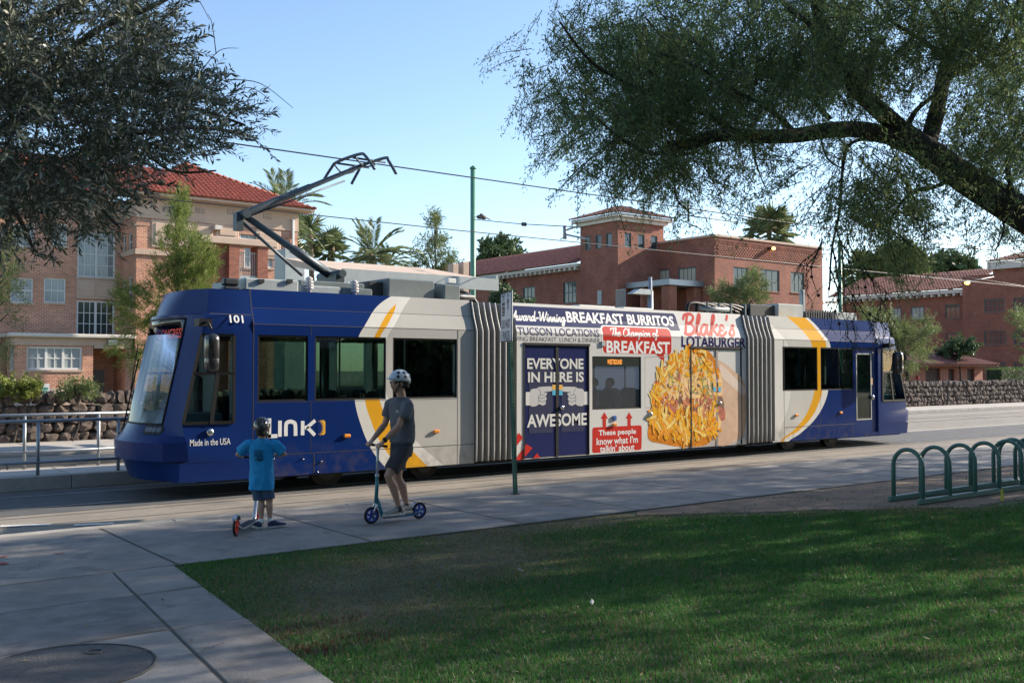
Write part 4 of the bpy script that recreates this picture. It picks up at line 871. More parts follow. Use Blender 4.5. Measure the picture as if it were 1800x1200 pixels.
for k in range(560):
    while True:
        px, py = rr.uniform(1138, 1268), rr.uniform(618, 780)
        if ((px-1203)/62)**2+((py-701)/80)**2 < .93: break
    u, v = (px-1207)/66, (py-700)/84; e = math.hypot(u, v)
    if e > .68 and v < .3: w_ = (6, 4, 5, .4, .3, 1, .2, 2, .4)
    elif v > .36: w_ = (6, 4, 6, .2, .6, .6, .2, 1, .3)
    elif v > -.05: w_ = (1.2, .6, 2, .6, 5, 1.5, 2, 1.5, 4)
    elif u > .15: w_ = (2, 1.5, 1.5, 4, .8, 2, .8, 4, .8)
    else: w_ = (3, 2.5, 2, 1.2, .7, 4, .3, 4, 1.4)
    i = rr.choices(range(9), w_)[0]; c = (TX(px), TZ(px, py)); r1, r2, an = rr.uniform(.05, .13), rr.uniform(.018, .042), rr.gauss(2.0, .9); q = []
    for t in np.linspace(0, 2*math.pi, 9)[:-1]:
        s1 = 1+rr.uniform(-.3, .3); x, z = r1*math.cos(t)*s1, r2*math.sin(t)*s1; q.append((c[0]+x*math.cos(an)-z*math.sin(an), c[1]+x*math.sin(an)+z*math.cos(an)))
    b2 = decal_polys([(q, [tuple(range(8))])], .0040+.00001*k*.08*10); m2 = bpy.data.meshes.new('x'); b2.to_mesh(m2); b2.free(); bl[i].from_mesh(m2); bpy.data.meshes.remove(m2)
for i, mt in enumerate(PAL):
    for v in bl[i].verts: v.co -= org(tram)
    me = bpy.data.meshes.new('burrito_print'); bl[i].to_mesh(me); bl[i].free(); tag(link('burrito_print', me, mt, tram), None, None, None, 'stuff')
def strands(n, mats, f, off0):
    bms = [bmesh.new() for _ in range(len(mats)+1)]
    def put(i, poly, off):
        b2 = decal_polys([poly], off); m2 = bpy.data.meshes.new('x'); b2.to_mesh(m2); b2.free(); bms[i].from_mesh(m2); bpy.data.meshes.remove(m2)
    for k in range(n):
        px, py, ang, ln = f(); c = np.array([TX(px), TZ(px, py)]); d = np.array([math.cos(ang), math.sin(ang)])*ln; nn = np.array([-d[1], d[0]])*rr.uniform(-.5, .5)
        P = smooth([tuple(c-d), tuple(c+nn*.6), tuple(c+d)], 3); w_ = [rr.uniform(.04, .075)]*len(P); w_[0] = w_[-1] = .022
        put(len(mats), strip([(p[0]+.012, p[1]-.020) for p in P], [q*1.1 for q in w_]), off0+.00002*k)  # darker offset copy: printed shadow under each strand
        put(k % len(mats), strip(P, w_), off0+.00002*k+.00001)
        if k % 3 == 0: put(2, strip([(p[0]-.008, p[1]+.008) for p in P[1:-1]], .012), off0+.00002*k+.000015)  # printed highlight along the strand
    for i, mt in enumerate(list(mats)+[M('cheese shadow print', (.66,.30,.035), .22, var=.4, vs=12, spec=.3)]):
        for v in bms[i].verts: v.co -= org(tram)
        me = bpy.data.meshes.new('burrito_print'); bms[i].to_mesh(me); bms[i].free(); tag(link('burrito_print', me, mt, tram), None, None, None, 'stuff')
def lower():
    while True:
        px, py = rr.uniform(1137, 1258), rr.uniform(722, 784)
        if ((px-1203)/64)**2+((py-742)/30)**2 < 1: return px, py, rr.gauss(1.9, .8), rr.uniform(.10, .2)
def upper():
    while True:
        px, py = rr.uniform(1148, 1272), rr.uniform(612, 705)
        e = ((px-1212)/62)**2+((py-705)/92)**2
        if .70 < e < 1.02 and px < 1262: return px, py, rr.gauss(2.2, .9), rr.uniform(.08, .19)
strands(96, [CHEESE[2], CHEESE[0], CHEESE[1]], lower, .0086); strands(34, [CHEESE[0], CHEESE[2], CHEESE[1]], upper, .0086)
# printed window outlines over the picture
decal('printed_window_edge', [strip([(TX(a), TZ(a, b)) for a, b in ((1222.5,628.5),(1252,630),(1253,712),(1223,716))], .006)], M('faint line', (.4,.36,.3), .6),   .0125)
for p0, p1 in ((1253, 1258), (1261.5, 1266.5)):
    decal('door_sticker', [rect(*PX(p0, 671, 680, p1))], M('amber sticker', (.72,.40,.05), .5), .0128); decal('door_sticker', [rect(*PX(p0, 680, 688, p1))], M('blue sticker', (.05,.40,.62), .5), .0128)

# ---------------------------------------------------------------- LINK logo
lw = .062
def stroke_px(pts, w=lw, k=5, sm=False): q = [(TX(a), TZ(a, b)) for a, b in pts]; return strip(smooth(q, k) if sm else q, w)
decal('logo', [stroke_px([(474,735),(474,769.5)]), stroke_px([(471,766.5),(488.3,765.8)]), stroke_px([(492.7,739),(492.7,767)]),
  ], lett, .0022)
decal('logo', [stroke_px([(503.2,766),(503.2,748),(505,742.5),(511,740.5),(516,742),(519.5,746),(520.2,765.5)], .062, 4, True), stroke_px([(532.5,739.5),(532.5,764.5)])], lett, .0025)
decal('logo', [stroke_px([(536,752),(541,750),(547,745),(554.5,738.5)], .058), stroke_px([(540,750.5),(546,756),(554,764.5)], .058)], lett, .0028)
sq = rrect(TX(558.3), TX(572.3), TZ(558, 764.5), TZ(558, 738.5), .04)
decal('logo', [sq], M('logo yellow', (.76,.42,.02), .45), .0022)
cx, cz = TX(557.8), TZ(558, 751.5)
ry = []
for a in np.linspace(-math.pi/2, math.pi/2, 23): ry.append((cx+math.cos(a)*(.125 if int(round((a+math.pi/2)/math.pi*22)) % 2 else .075)*1.1, cz+math.sin(a)*(.17 if int(round((a+math.pi/2)/math.pi*22)) % 2 else .10)))
decal('logo', [(ry+[(cx-.001, cz)], [tuple(range(24))])], P_blue, .0030)

# ---------------------------------------------------------------- interior
seatm = M('seat blue', (.025,.035,.07), .7)
seat_me = None
def seat(x, y):
    global seat_me
    if seat_me is None:
        mb = MB(); mb.box(-.22, .22, -.22, .22, .42, .52); mb.box(.16, .24, -.22, .22, .5, 1.12); seat_me = mb.mesh('passenger_seat', bevel=.04)
        seat_me.materials.append(seatm)
    o = bpy.data.objects.new('passenger_seat', seat_me); COL.objects.link(o); o.parent = tram; o.location = Vector((x, y, .46))-org(tram)
for x in (TX(580), TX(625), TX(660), TX(715), TX(760), TX(790), TX(1050), TX(1085), TX(1118), TX(1390), TX(1415), TX(1460), TX(1485)):
    for y in (Y0+.42, Y1-.42): seat(x, y)
for px in (479, 610, 640, 700, 748, 1010, 1095, 1150, 1400, 1425, 1468):
    mb = MB(); x = TX(px); mb.tube([(x, YC-.35, .46), (x, YC-.35, 2.75)], .017, 7); mb.build('grab_pole', MT['chrome'], tram)
mb = MB(); mb.box(TX(500), TX(520), Y1-1.0, Y1-.15, .46, 2.1); mb.build('equipment_locker', M('perforated grey panel', (.33,.36,.36), .6), tram)
# wheels
for px in (575, 745, 1386, 1461):
    for y in (Y0+.46, Y1-.60):
        x = on_y(px, 840, Y0+.46).x; mb = MB(); mb.tube([(x, y, .31), (x, y+.13, .31)], .31, 28, 0); mb.tube([(x, y-.02, .31), (x, y, .31)], .20, 24, 1); mb.tube([(x, y-.05, .31), (x, y-.02, .31)], .09, 16, 1)
        mb.build('wheel', [M('wheel steel', (.05,.045,.04), .6, metal=.4), M('wheel hub', (.09,.085,.08), .55, metal=.4)], tram)
for px in (660, 1424):
    x = TX(px); mb = MB(); mb.box(x-1.2, x+1.2, Y0+.35, Y1-.35, .22, .5); mb.build('bogie', blk, tram)

# ---------------------------------------------------------------- roof equipment
YR = Y0+.55
def rbox(name, p0, p1, pyt, mat, y0=YR, y1=YR+1.0, zb=ZT, bev=.02, ref=None):
    a, b = on_y(p0, 500, y0).x, on_y(p1, 500, y0).x; zt = on_y(ref or (p0+p1)/2, pyt+1.5, y0).z
    mb = MB(); mb.box(a, b, y0, y1, zb, zt); return mb.build(name, mat, tram, bevel=bev)
b1 = rbox('roof_locker', 431, 525, 489, MT['lgrey'], YR-.15, YR+1.3)
for px in (458, 508): mb = MB(); p = on_y(px, 494, YR-.15); mb.box(p.x-.05, p.x+.05, YR-.19, YR-.15, p.z-.03, p.z+.03); mb.build('hasp', MT['dark'], b1)
rbox('roof_beam', 527, 641, 493.5, MT['grey'], YR+.1, YR+.25); rbox('roof_beam', 527, 600, 501, MT['lgrey'], YR-.05, YR+.08)
rbox('roof_beam', 600, 655, 505, MT['grey'], YR-.05, YR+.08)
bx = rbox('resistor_box', 683, 764, 489.5, MT['grey'], YR-.1, YR+1.3)
rbox('resistor_box', 648, 682, 493, MT['dark'], YR+.1, YR+1.3)
rbox('junction_box', 781, 809, 499, MT['grey'], YR-.2, YR+.6)
rbox('roof_beam', 765, 780, 497, MT['dark'], YR+.2, YR+.9)
for px, py in ((543, 497), (623, 503)):
    mb = MB(); p = on_y(px, py, YR-.05)
    for k in range(4): mb.tube([(p.x, p.y, p.z-.10+.05*k), (p.x, p.y, p.z-.07+.05*k)], .075-.012*(k == 3), 12, sm=False)
    mb.tube([(p.x, p.y, ZT), (p.x, p.y, p.z+.1)], .04, 8); mb.build('insulator', M('porcelain', (.62,.60,.60), .3), tram)
mb = MB(); p = on_y(795, 494, YR); mb.box(p.x-.09, p.x+.09, YR, YR+.1, p.z-.04, p.z+.05); mb.tube([(p.x, YR+.05, p.z-.3), (p.x, YR+.05, p.z)], .02, 6); mb.build('roof_antenna', MT['white'], tram, bevel=.02)
mb = MB()
for yy, zz in ((YR, ZT+.09), (YR+.2, ZT+.12)): mb.tube([(TX(806), yy, zz), (TX(862), yy, zz)], .055, 10)
for k in range(4): x = TX(855+3*k); mb.tube(smooth([(x-.5, YR+.3+.1*k, ZT+.16), (x, YR+.25+.1*k, ZT+.22), (x+.3, YR+.2+.1*k, ZT+.02), (x+.4, YR+.2+.1*k, ZT-.3)], 5), .03, 7)
mb.build('roof_cable', MT['dark'], tram)
mb = MB()
for px in (1040, 1094, 1110, 1165): pass
for p0, p1 in ((1040, 1102), (1118, 1170)): mb.box(TX(p0), TX(p1), YR-.2, YR+1.2, ZT+.01, ZT+.045)
mb.build('roof_hatch', MT['white'], tram)
mb = MB()
for k in range(5):
    x = on_y(1232+16*k, 545, YR).x
    mb.tube(smooth([(x-.35, YR+.1, ZT+.02), (x-.3, YR+.1, ZT+.20), (x, YR+.1, ZT+.24), (x+.5, YR+.1, ZT+.14), (x+.9, YR+.12, ZT+.05)], 5), .045, 7)
mb.build('roof_cable', MT['black'], tram)
mb = MB()
for px in (1242, 1263, 1283, 1308): x = on_y(px, 545, YR).x; mb = MB(); mb.box(x-.02, x+.02, YR-.05, YR+.0, ZT, ZT+.27); mb.build('cable_bracket', MT['grey'], tram)
mb = MB(); mb.tube([(TX(1262), YR-.06, ZT+.12), (TX(1310), YR-.06, ZT+.12)], .05, 8); mb.build('cable_tube', MT['grey'], tram)
rbox('roof_locker', 1318, 1368, 534, MT['dark'], YR, YR+1.3); rbox('roof_locker', 1367.5, 1412, 533, MT['lgrey'], YR-.1, YR+1.3)
rbox('roof_mast', 1411, 1416, 508, MT['galv'], YR+.2, YR+.32)
rbox('air_conditioner', 1418, 1447, 546.5, MT['dark'], YR, YR+1.2); ac = rbox('air_conditioner', 1448, 1506, 547.5, MT['lgrey'], YR, YR+1.2)
mb = MB()
for k in range(13): x = TX(1451+4.2*k); mb.box(x-.025, x+.025, YR-.02, YR, ZT+.02, ZT+.24)
mb.build('fins', MT['dark'], ac)
# pantograph
pan = M('pantograph grey', (.055,.075,.09), .45, metal=.3)
PY = lambda px, py, y=YC: on_y(px, py, y)
mb = MB(); b0 = PY(582, 484); mb.box(b0.x-.45, b0.x+.25, YC-.4, YC+.4, ZT, ZT+.12); mb.tube([(b0.x, YC-.45, b0.z), (b0.x, YC+.45, b0.z)], .07, 10); mb.box(b0.x-.08, b0.x+.08, YC-.35, YC+.35, ZT+.1, b0.z); mb.build('pantograph_base', pan, tram)
kn = PY(427, 377); hd = PY(634, 292)
mb = MB(); mb.tube([b0, b0.lerp(kn, .45), b0.lerp(kn, .46), kn], [.085, .078, .062, .055], 12); mb.build('pantograph_lower_arm', pan, tram)
mb = MB(); mb.tube([PY(418, 381), kn, kn.lerp(hd, .55), kn.lerp(hd, .56), hd], [.058, .066, .058, .046, .04], 12); mb.tube([kn+Vector((0, -.18, 0)), kn+Vector((0, .18, 0))], .08, 10); mb.box(kn.x-.14, kn.x-.02, YC-.08, YC+.08, kn.z-.28, kn.z+.02); mb.build('pantograph_upper_arm', pan, tram)
mb = MB(); mb.tube([PY(424, 389), PY(531, 484)], .028, 8); mb.tube([PY(440, 379), PY(606, 318)], .018, 6); mb.build('pantograph_rod', pan, tram)
mb = MB()
for dx, s in ((-.26, 1), (.26, .85)):
    c = hd+Vector((dx, 0, .05)); P = smooth([c+Vector((-.1*s, .80*s, -.26)), c+Vector((0, .66*s, -.02)), c+Vector((0, .42, .06)), c+Vector((0, -.42, .06)), c+Vector((0, -.66*s, -.02)), c+Vector((.1*s, -.80*s, -.26))], 6)
    mb.tube([Vector(p) for p in P], .028, 8)
mb.build('collector_strip', pan, tram)
mb = MB(); c = hd+Vector((0, 0, .03))
for yy in (-.3, .3): mb.tube([c+Vector((-.32, yy, .03)), c+Vector((.34, yy, .03))], .02, 6)
mb.tube([c+Vector((0, -.4, -.02)), c+Vector((0, .4, -.02))], .03, 8)
for yy in (-.4, .4): mb.tube(smooth([c+Vector((-.35, yy, .05)), c+Vector((-.15, yy, -.12)), c+Vector((.1, yy, -.05))], 4), .016, 6)
mb.build('pantograph_head', pan, tram)
# ================================================================ buildings
def wall_part(root, axis, c, u0, u1, z0, z1, holes, mat, name='wall', rec=.16, back=.6, skip=()):
    """front face with real openings. axis 'y': plane y=c seen from -y; axis 'x': plane x=c seen from -x"""
    mb = MB(); P = (lambda u, d, z: (u, c+d, z)) if axis == 'y' else (lambda u, d, z: (c+d, u, z))
    us = sorted({u0, u1, *[v for h in holes for v in h[:2]]}); zs = sorted({z0, z1, *[v for h in holes for v in h[2:4]]})
    us = [u for u in us if u0 <= u <= u1]; zs = [z for z in zs if z0 <= z <= z1]
    for a, b in zip(us, us[1:]):
        for p, q in zip(zs, zs[1:]):
            if any(h[0] < (a+b)/2 < h[1] and h[2] < (p+q)/2 < h[3] for h in holes): continue
            mb.add([P(a,0,p), P(b,0,p), P(b,0,q), P(a,0,q)], [(0,1,2,3)])
    for h in holes:
        a, b, p, q = h[:4]
        mb.add([P(a,0,p), P(b,0,p), P(b,rec,p), P(a,rec,p)], [(0,1,2,3)]); mb.add([P(a,0,q), P(b,0,q), P(b,rec,q), P(a,rec,q)], [(0,1,2,3)])
        mb.add([P(a,0,p), P(a,0,q), P(a,rec,q), P(a,rec,p)], [(0,1,2,3)]); mb.add([P(b,0,p), P(b,0,q), P(b,rec,q), P(b,rec,p)], [(0,1,2,3)])
    mb.add([P(u0,back,z0), P(u1,back,z0), P(u1,back,z1), P(u0,back,z1)], [(0,1,2,3)])
    for k, u in enumerate((u0, u1)):
        if k in skip: continue
        mb.add([P(u,0,z0), P(u,back,z0), P(u,back,z1), P(u,0,z1)], [(0,1,2,3)])
    mb.add([P(u0,0,z1), P(u1,0,z1), P(u1,back,z1), P(u0,back,z1)], [(0,1,2,3)])
    return mb.build(name, mat, root, recalc=False)
def window_part(root, axis, c, h, nx=3, nz=2, fmat=None, pmat=None, split=0, fw=.07, rec=.11, sill=True):
    a, b, p, q = h[:4]
    def bx(mb, u0, u1, d0, d1, z0, z1, mi=0):
        if axis == 'y': mb.box(u0, u1, c+d0, c+d1, z0, z1, mi)
        else: mb.box(c+d0, c+d1, u0, u1, z0, z1, mi)
    mb = MB(); e = .003
    bx(mb, a+e, a+fw, rec-.06, rec, p+e, q-e); bx(mb, b-fw, b-e, rec-.06, rec, p+e, q-e); bx(mb, a+fw, b-fw, rec-.06, rec, q-fw, q-e); bx(mb, a+fw, b-fw, rec-.06, rec, p+e, p+fw)
    groups = split+1; gw = (b-a-2*fw)/groups
    for g in range(groups):
        if g: u = a+fw+gw*g; bx(mb, u-.06, u+.06, rec-.055, rec, p+fw, q-fw)
        for i in range(1, nx): u = a+fw+gw*g+gw*i/nx; bx(mb, u-.018, u+.018, rec-.035, rec-.002, p+fw, q-fw)
    for j in range(1, nz): z = p+fw+(q-p-2*fw)*j/nz; bx(mb, a+fw, b-fw, rec-.030, rec-.003, z-(.018 if j*2 != nz else .03), z+(.018 if j*2 != nz else .03))
    w_ = mb.build('window', fmat, root)
    mb = MB(); bx(mb, a+.01, b-.01, rec+.001, rec+.02, p+.01, q-.01); mb.build('pane', pmat, w_)
    if sill: mb = MB(); bx(mb, a-.08, b+.08, -.07, .04, p-.10, p-.003); mb.build('sill', MT['cream'] if fmat is MT['frame_w'] else MT['brick_r'], w_)
    return w_
def tiles(root, a, b, up, vmax, mat, w=.28, course=.42, name='roof_tile_rows'):
    """barrel tiles on one roof slope: eave a->b, direction up the slope, height limit vmax(u)"""
    a, b, up = Vector(a), Vector(b), Vector(up).normalized(); L = (b-a).length; d = (b-a)/L; n = d.cross(up).normalized()
    if n.z < 0: n = -n
    mb = MB(); V = []; Fs = []
    nu = max(1, int(L/w)); w = L/nu
    for i in range(nu):
        u = (i+.5)*w; vm = vmax(u)
        if vm < .05: continue
        nv = max(1, int(vm/course)); cs = vm/nv
        for j in range(nv):
            base = len(V); jit = random.uniform(-.012, .012)
            for v, lift, rr in ((j*cs-.03, .045, .5), ((j+1)*cs, .0, .42)):
                for k in range(5):
                    t = math.pi*k/4; V.append(a+d*(u+jit-math.cos(t)*w*rr)+up*v+n*(lift+math.sin(t)*w*.42))
            for k in range(4): Fs.append((base+k, base+k+1, base+6+k, base+5+k))
            Fs.append((base, base+1, base+2, base+3, base+4))
    mb.add(V, Fs, 0, False)
    mb.add([a, b, b+up*vmax(L), a+up*vmax(0)], [(0,1,2,3)]) if vmax(0) > .01 and vmax(L) > .01 else mb.add([a, b, a+d*(L/2)+up*vmax(L/2)], [(0,1,2)])
    return mb.build(name, mat, root, kind='stuff', recalc=False)
def trimbox(root, name, x0, x1, y0, y1, z0, z1, mat, bevel=0): mb = MB(); mb.box(x0, x1, y0, y1, z0, z1); return mb.build(name, mat, root, bevel=bevel)

# ---------------- left hall
YM, YW = 57.0, 54.4                       # main front, projecting wing front
hx = lambda px, Y: on_y(px, 600, Y).x
hz = lambda px, py, Y: on_y(px, py, Y).z
def hh(px0, px1, pt, pb, Y, ref=None): r = ref or px0; return (hx(px0, Y), hx(px1, Y), hz(r, pb, Y), hz(r, pt, Y))
xl0, xc = hx(-160, YM), hx(213, YM)       # left limit, inner corner
lh = thing('brick_hall', 'orange brick hall with red tile roof and tall white windows behind the stone wall', 'building', (xc, YM, .16))
zE = hz(430, 362, YW)                     # eaves
hs = [hh(134, 201, 404, 486, YM), hh(134, 201, 527, 590, YM), hh(76, 114, 488, 531, YM), hh(17, 57, 487, 531, YM), hh(90, 116, 392, 432, YM), hh(20, 58, 392, 432, YM), hh(-44, -4, 487, 531, YM), hh(-44, -4, 392, 432, YM)]
wall_part(lh, 'y', YM, xl0, xc-.002, .16, zE-.6, hs, MT['brick_l'], skip=(1,))
BLU = M('sky blue window', (.22,.27,.29), .08, spec=.8)
for i, h in enumerate(hs):
    if i == 0: window_part(lh, 'y', YM, h, 3, 4, MT['frame_w'], BLU, 1, .09)
    elif i == 1: window_part(lh, 'y', YM, h, 3, 3, MT['frame_w'], MT['pane'], 1, .09)
    else: window_part(lh, 'y', YM, h, 3, 2, MT['frame_w'], BLU if i in (2, 4) else MT['blind'])
sp = hh(133, 202, 490, 524, YM); trimbox(lh, 'spandrel_panel', sp[0], sp[1], YM-.10, YM+.02, sp[2], sp[3], MT['cream'])
for k in range(2):
    m_ = (sp[0]+sp[1])/2; a = sp[0]+.1 if k == 0 else m_+.08; b = m_-.08 if k == 0 else sp[1]-.1
    mb = MB(); mb.box(a, b, YM-.14, YM-.10, sp[2]+.12, sp[3]-.12); mb.build('panel', MT['cream'], lh, bevel=.03)
# wing return face (towards -x) and wing front
zz = lambda px, py: on_x(px, py, xc)
def hxx(px0, px1, pt, pb): a, b = on_x(px1, pt, xc), on_x(px0, pt, xc); return (a.y, b.y, on_x(px0, pb, xc).z, on_x(px0, pt, xc).z)
rh = [hxx(216, 221.5, 414, 445), hxx(226, 232.5, 411, 442), hxx(216, 221.5, 492, 543), hxx(226, 232.5, 487, 541)]
wall_part(lh, 'x', xc, YW+.001, YM+4, .16, zE-.602, rh, MT['brick_l'], skip=(0,))
for h in rh: window_part(lh, 'x', xc, h, 1, 2, MT['frame_w'], MT['pane'], 0, .06)
xwr = hx(522, YW)
hw = [hh(420, 452, 406, 430, YW), hh(428, 450, 432, 470, YW), hh(320, 342, 520, 560, YW), hh(462, 480, 432, 470, YW)]
wall_part(lh, 'y', YW, xc, xwr, .16, zE-1.05, hw, MT['brick_l'], skip=(0,))
for h in hw: window_part(lh, 'y', YW, h, 2, 2, MT['frame_w'], MT['blind'], 0, .08)
# frieze, eaves, belt course, panels, vents
zf = zE-1.08
trimbox(lh, 'frieze', xc-.03, xwr+.04, YW-.05, YW+.5, zf, zE-.05, MT['cream']); trimbox(lh, 'frieze', xc-.05, xc+.4, YW+.5, YM-.05, zf, zE-.05, MT['cream'])
trimbox(lh, 'frieze', xl0, xc-.06, YM-.06, YM+.4, zf, zE-.05, MT['cream'])
trimbox(lh, 'eaves_board', xc-.75, xwr+.75, YW-.75, YW+.3, zE-.05, zE+.09, MT['cream']); trimbox(lh, 'eaves_board', xl0, xc-.76, YM-.75, YM+.3, zE-.05, zE+.09, MT['cream'])
trimbox(lh, 'string_course', xc-.05, xwr+.05, YW-.09, YW+.02, zf-.12, zf-.01, MT['cream'])
zb = hz(260, 442, YW); trimbox(lh, 'belt_course', xc-.09, hx(300, YW), YW-.12, YW+.1, zb-.18, zb+.10, MT['cream']); trimbox(lh, 'belt_course', xc-.12, xc+.1, YW+.1, YM-.02, zb-.18, zb+.10, MT['cream'])
for p0, p1, pt, pb in ((264, 372, 390, 438), (378, 418, 396, 420), (448, 492, 405, 455)):
    h = hh(p0, p1, pt, pb, YW, (p0+p1)/2); trimbox(lh, 'stone_panel', h[0], h[1], YW-.06, YW+.05, h[2], h[3], MT['cream'], .03); mb = MB(); mb.box(h[0]+.18, h[1]-.18, YW-.10, YW-.06, h[2]+.18, h[3]-.18); mb.build('panel', MT['cream'], lh, bevel=.03)
for px, py in ((294, 368), (352, 370), (407, 372), (470, 380)):
    p = on_y(px, py, YW-.05); mb = MB()
    for i in range(5): mb.box(p.x-.23+.1*i, p.x-.17+.1*i, YW-.075, YW-.052, p.z-.13, p.z+.13)
    for j in range(3): mb.box(p.x-.23, p.x+.23, YW-.09, YW-.076, p.z-.12+.11*j, p.z-.08+.11*j)
    mb.box(p.x-.25, p.x+.25, YW-.055, YW-.051, p.z-.15, p.z+.15, 1); mb.build('vent_grille', [MT['cream'], MT['pane']], lh)
# soldier course of upright bricks under the frieze
sold = brickmat('soldier brick', (.46,.20,.12), (.36,.15,.10), (.46,.38,.31), .075, .4)
mb = MB(); mb.box(xc-.02, xwr+.02, YW-.03, YW+.02, zf-.55, zf-.121); mb.build('soldier_course', sold, lh)
trimbox(lh, 'downpipe', xwr-.4, xwr-.28, YW-.2, YW-.05, .2, zE-.5, MT['white'])
# terrace in front of the wing: brick piers and a cream beam
yp = 51.0
for p0, p1 in ((357, 377), (402, 420), (452, 470)):
    h = hh(p0, p1, 428, 560, yp); trimbox(lh, 'pier', h[0], h[1], yp, yp+1.0, .16, h[3], MT['brick_r'])
h = hh(366, 410, 426, 560, yp); trimbox(lh, 'pier_wall', h[0], h[1], yp+.35, yp+.6, .16, h[3]-.1, MT['brick_r'])
h = hh(345, 486, 413, 425, yp, 350); trimbox(lh, 'beam', h[0], h[1], yp-.1, yp+1.1, h[2], h[3], MT['cream'], .03)
h = hh(420, 452, 460, 480, yp); mb = MB()
for k in range(11): x = h[0]+(h[1]-h[0])*k/10; mb.box(x-.015, x+.015, yp+.2, yp+.23, h[2]-.1, h[3]+.5)
mb.box(h[0], h[1], yp+.18, yp+.25, h[3]+.5, h[3]+.55); mb.box(h[0], h[1], yp+.1, yp+.4, h[2]-.35, h[2]-.1); mb.build('balcony_rail', MT['lgrey'], lh)
p = on_y(383, 400, YW-.3); trimbox(lh, 'wall_lamp', p.x-.2, p.x+.2, YW-.45, YW, p.z-.12, p.z+.12, MT['creamw'])
# roofs
D = 7.5; pitch = math.radians(27); ex0, ex1 = xc-.8, xwr+.8
rid = on_y(352, 290, YW+5).z
c, s_ = math.cos(pitch), math.sin(pitch); up = (0, c, s_); RH = rid-zE-.1; SL = RH/s_
tiles(lh, (ex0, YW-.8, zE+.1), (ex1, YW-.8, zE+.1), up, lambda u: min(SL, u*1.12, (ex1-ex0-u)*.95), MT['tile_red'])
tiles(lh, (ex0, YW+9, zE+.1), (ex0, YW-.8, zE+.1), (c, 0, s_), lambda u: min(SL, (9.8-u)*1.12), MT['tile_red'])
tiles(lh, (ex1, YW-.8, zE+.1), (ex1, YW+10, zE+.1), (-c, 0, s_), lambda u: min(SL, u*1.12), MT['tile_red'])
tiles(lh, (xl0, YM-.8, zE+.1), (xc+5, YM-.8, zE+.1), up, lambda u: SL*.96, MT['tile_red'])
# ground-floor bay and porch
yb = 54.6
bx0, bx1 = hx(28, yb), hx(164, yb); ztb = hz(90, 586, yb); zc0 = hz(90, 607, yb)
hb = [hh(47, 145, 609, 650, yb, 100)]
wall_part(lh, 'y', yb, bx0, bx1, .16, zc0, hb, MT['brick_l'], 'bay_wall', skip=(0,)); window_part(lh, 'y', yb, hb[0], 2, 2, MT['frame_w'], MT['blind'], 2, .11)
h2 = (yb+.5, yb+1.6, hb[0][2], hb[0][3]); wall_part(lh, 'x', bx0, yb+.001, YM-.01, .16, zc0-.002, [h2], MT['brick_l'], 'bay_wall', skip=(0,)); window_part(lh, 'x', bx0, h2, 2, 2, MT['frame_w'], MT['blind'])
trimbox(lh, 'bay_frieze', bx0-.08, bx1+.02, yb-.08, YM-.02, zc0+.001, ztb-.2, MT['cream']); trimbox(lh, 'bay_cornice', bx0-.35, hx(236, yb), yb-.35, YM-.02, ztb-.2, ztb, MT['creamw'], .04)
trimbox(lh, 'porch_beam', bx1+.03, hx(232, yb), yb-.06, yb+.4, zc0-.12, ztb-.21, MT['cream'])
trimbox(lh, 'plinth', bx0-.05, bx1+.05, yb-.06, yb+.1, .16, hz(90, 681, yb), MT['cream'])
pm_ = M('porch brick', (.10,.05,.035), .9, var=.2, vs=3)
trimbox(lh, 'porch_wall', bx1, hx(240, yb), YM-.08, YM-.03, .16, zc0, MT['brick_l']); trimbox(lh, 'porch_pier', hx(222, yb), hx(237, yb), yb, YM-.1, .16, zc0-.13, MT['brick_l'])
h = hh(166, 184, 650, 712, YM-.15); mb = MB(); mb.box(h[0], h[1], YM-.16, YM-.09, .16, h[3]); d_ = mb.build('door', M('grey door', (.16,.15,.14), .5), lh); mb = MB(); mb.box(h[1]-.35, h[1]-.15, YM-.2, YM-.165, 1.0, 1.3); mb.build('handle', MT['dark'], d_)
p = on_y(197, 602, yb-.1); trimbox(lh, 'wall_lamp', p.x-.25, p.x+.25, yb-.3, yb-.07, p.z-.15, p.z+.15, MT['grey'])
mb = MB(); x = hx(10, YM); mb.tube([(x, YM-.15, .2), (x, YM-.15, hz(10, 583, YM))], .07, 8); mb.build('downpipe', M('brown pipe', (.25,.11,.06), .5), lh)
# ---------------- right hall: flat roofed block, tower, long tiled wing
YB = 56.0
cB = on_y(1256, 415, YB); xb0, zP = cB.x, cB.z; xb1 = hx(1447, YB)
rhl = thing('brick_hall', 'dark red brick hall with square tower, flat parapet block and long tiled wing', 'building', (xb0, YB, .16))
hB = [hh(1290, 1316, 468.5, 506, YB), hh(1338, 1371, 472.5, 511, YB), hh(1391, 1415, 477.5, 513.5, YB)]
f2 = 4.1
hB2 = [(a, b, p-f2, q-f2) for a, b, p, q in hB]+[(a, b, p-2*f2, q-2*f2) for a, b, p, q in hB if p-2*f2 > .5]
wall_part(rhl, 'y', YB, xb0, xb1, .16, zP, hB+hB2, MT['brick_r'], back=12, skip=(0,))
for h in hB+hB2: window_part(rhl, 'y', YB, h, 3, 2, MT['frame_g'], MT['pane'], 0, .10)
def onx(px0, px1, pt, pb, X): a, b = on_x(px1, pt, X), on_x(px0, pt, X); return (a.y, b.y, on_x((px0+px1)/2, pb, X).z, on_x((px0+px1)/2, pt, X).z)
yT = 62.4
hs = [onx(1192, 1223, 470, 508, xb0), onx(1148, 1177, 474, 508, xb0)]
wall_part(rhl, 'x', xb0, YB+.001, yT+.6, .16, zP-.003, hs, MT['brick_r'], skip=(0,))
for h in hs: window_part(rhl, 'x', xb0, h, 4, 1, MT['frame_g'], M('lit window', (.45,.40,.30), .3), 0, .10)
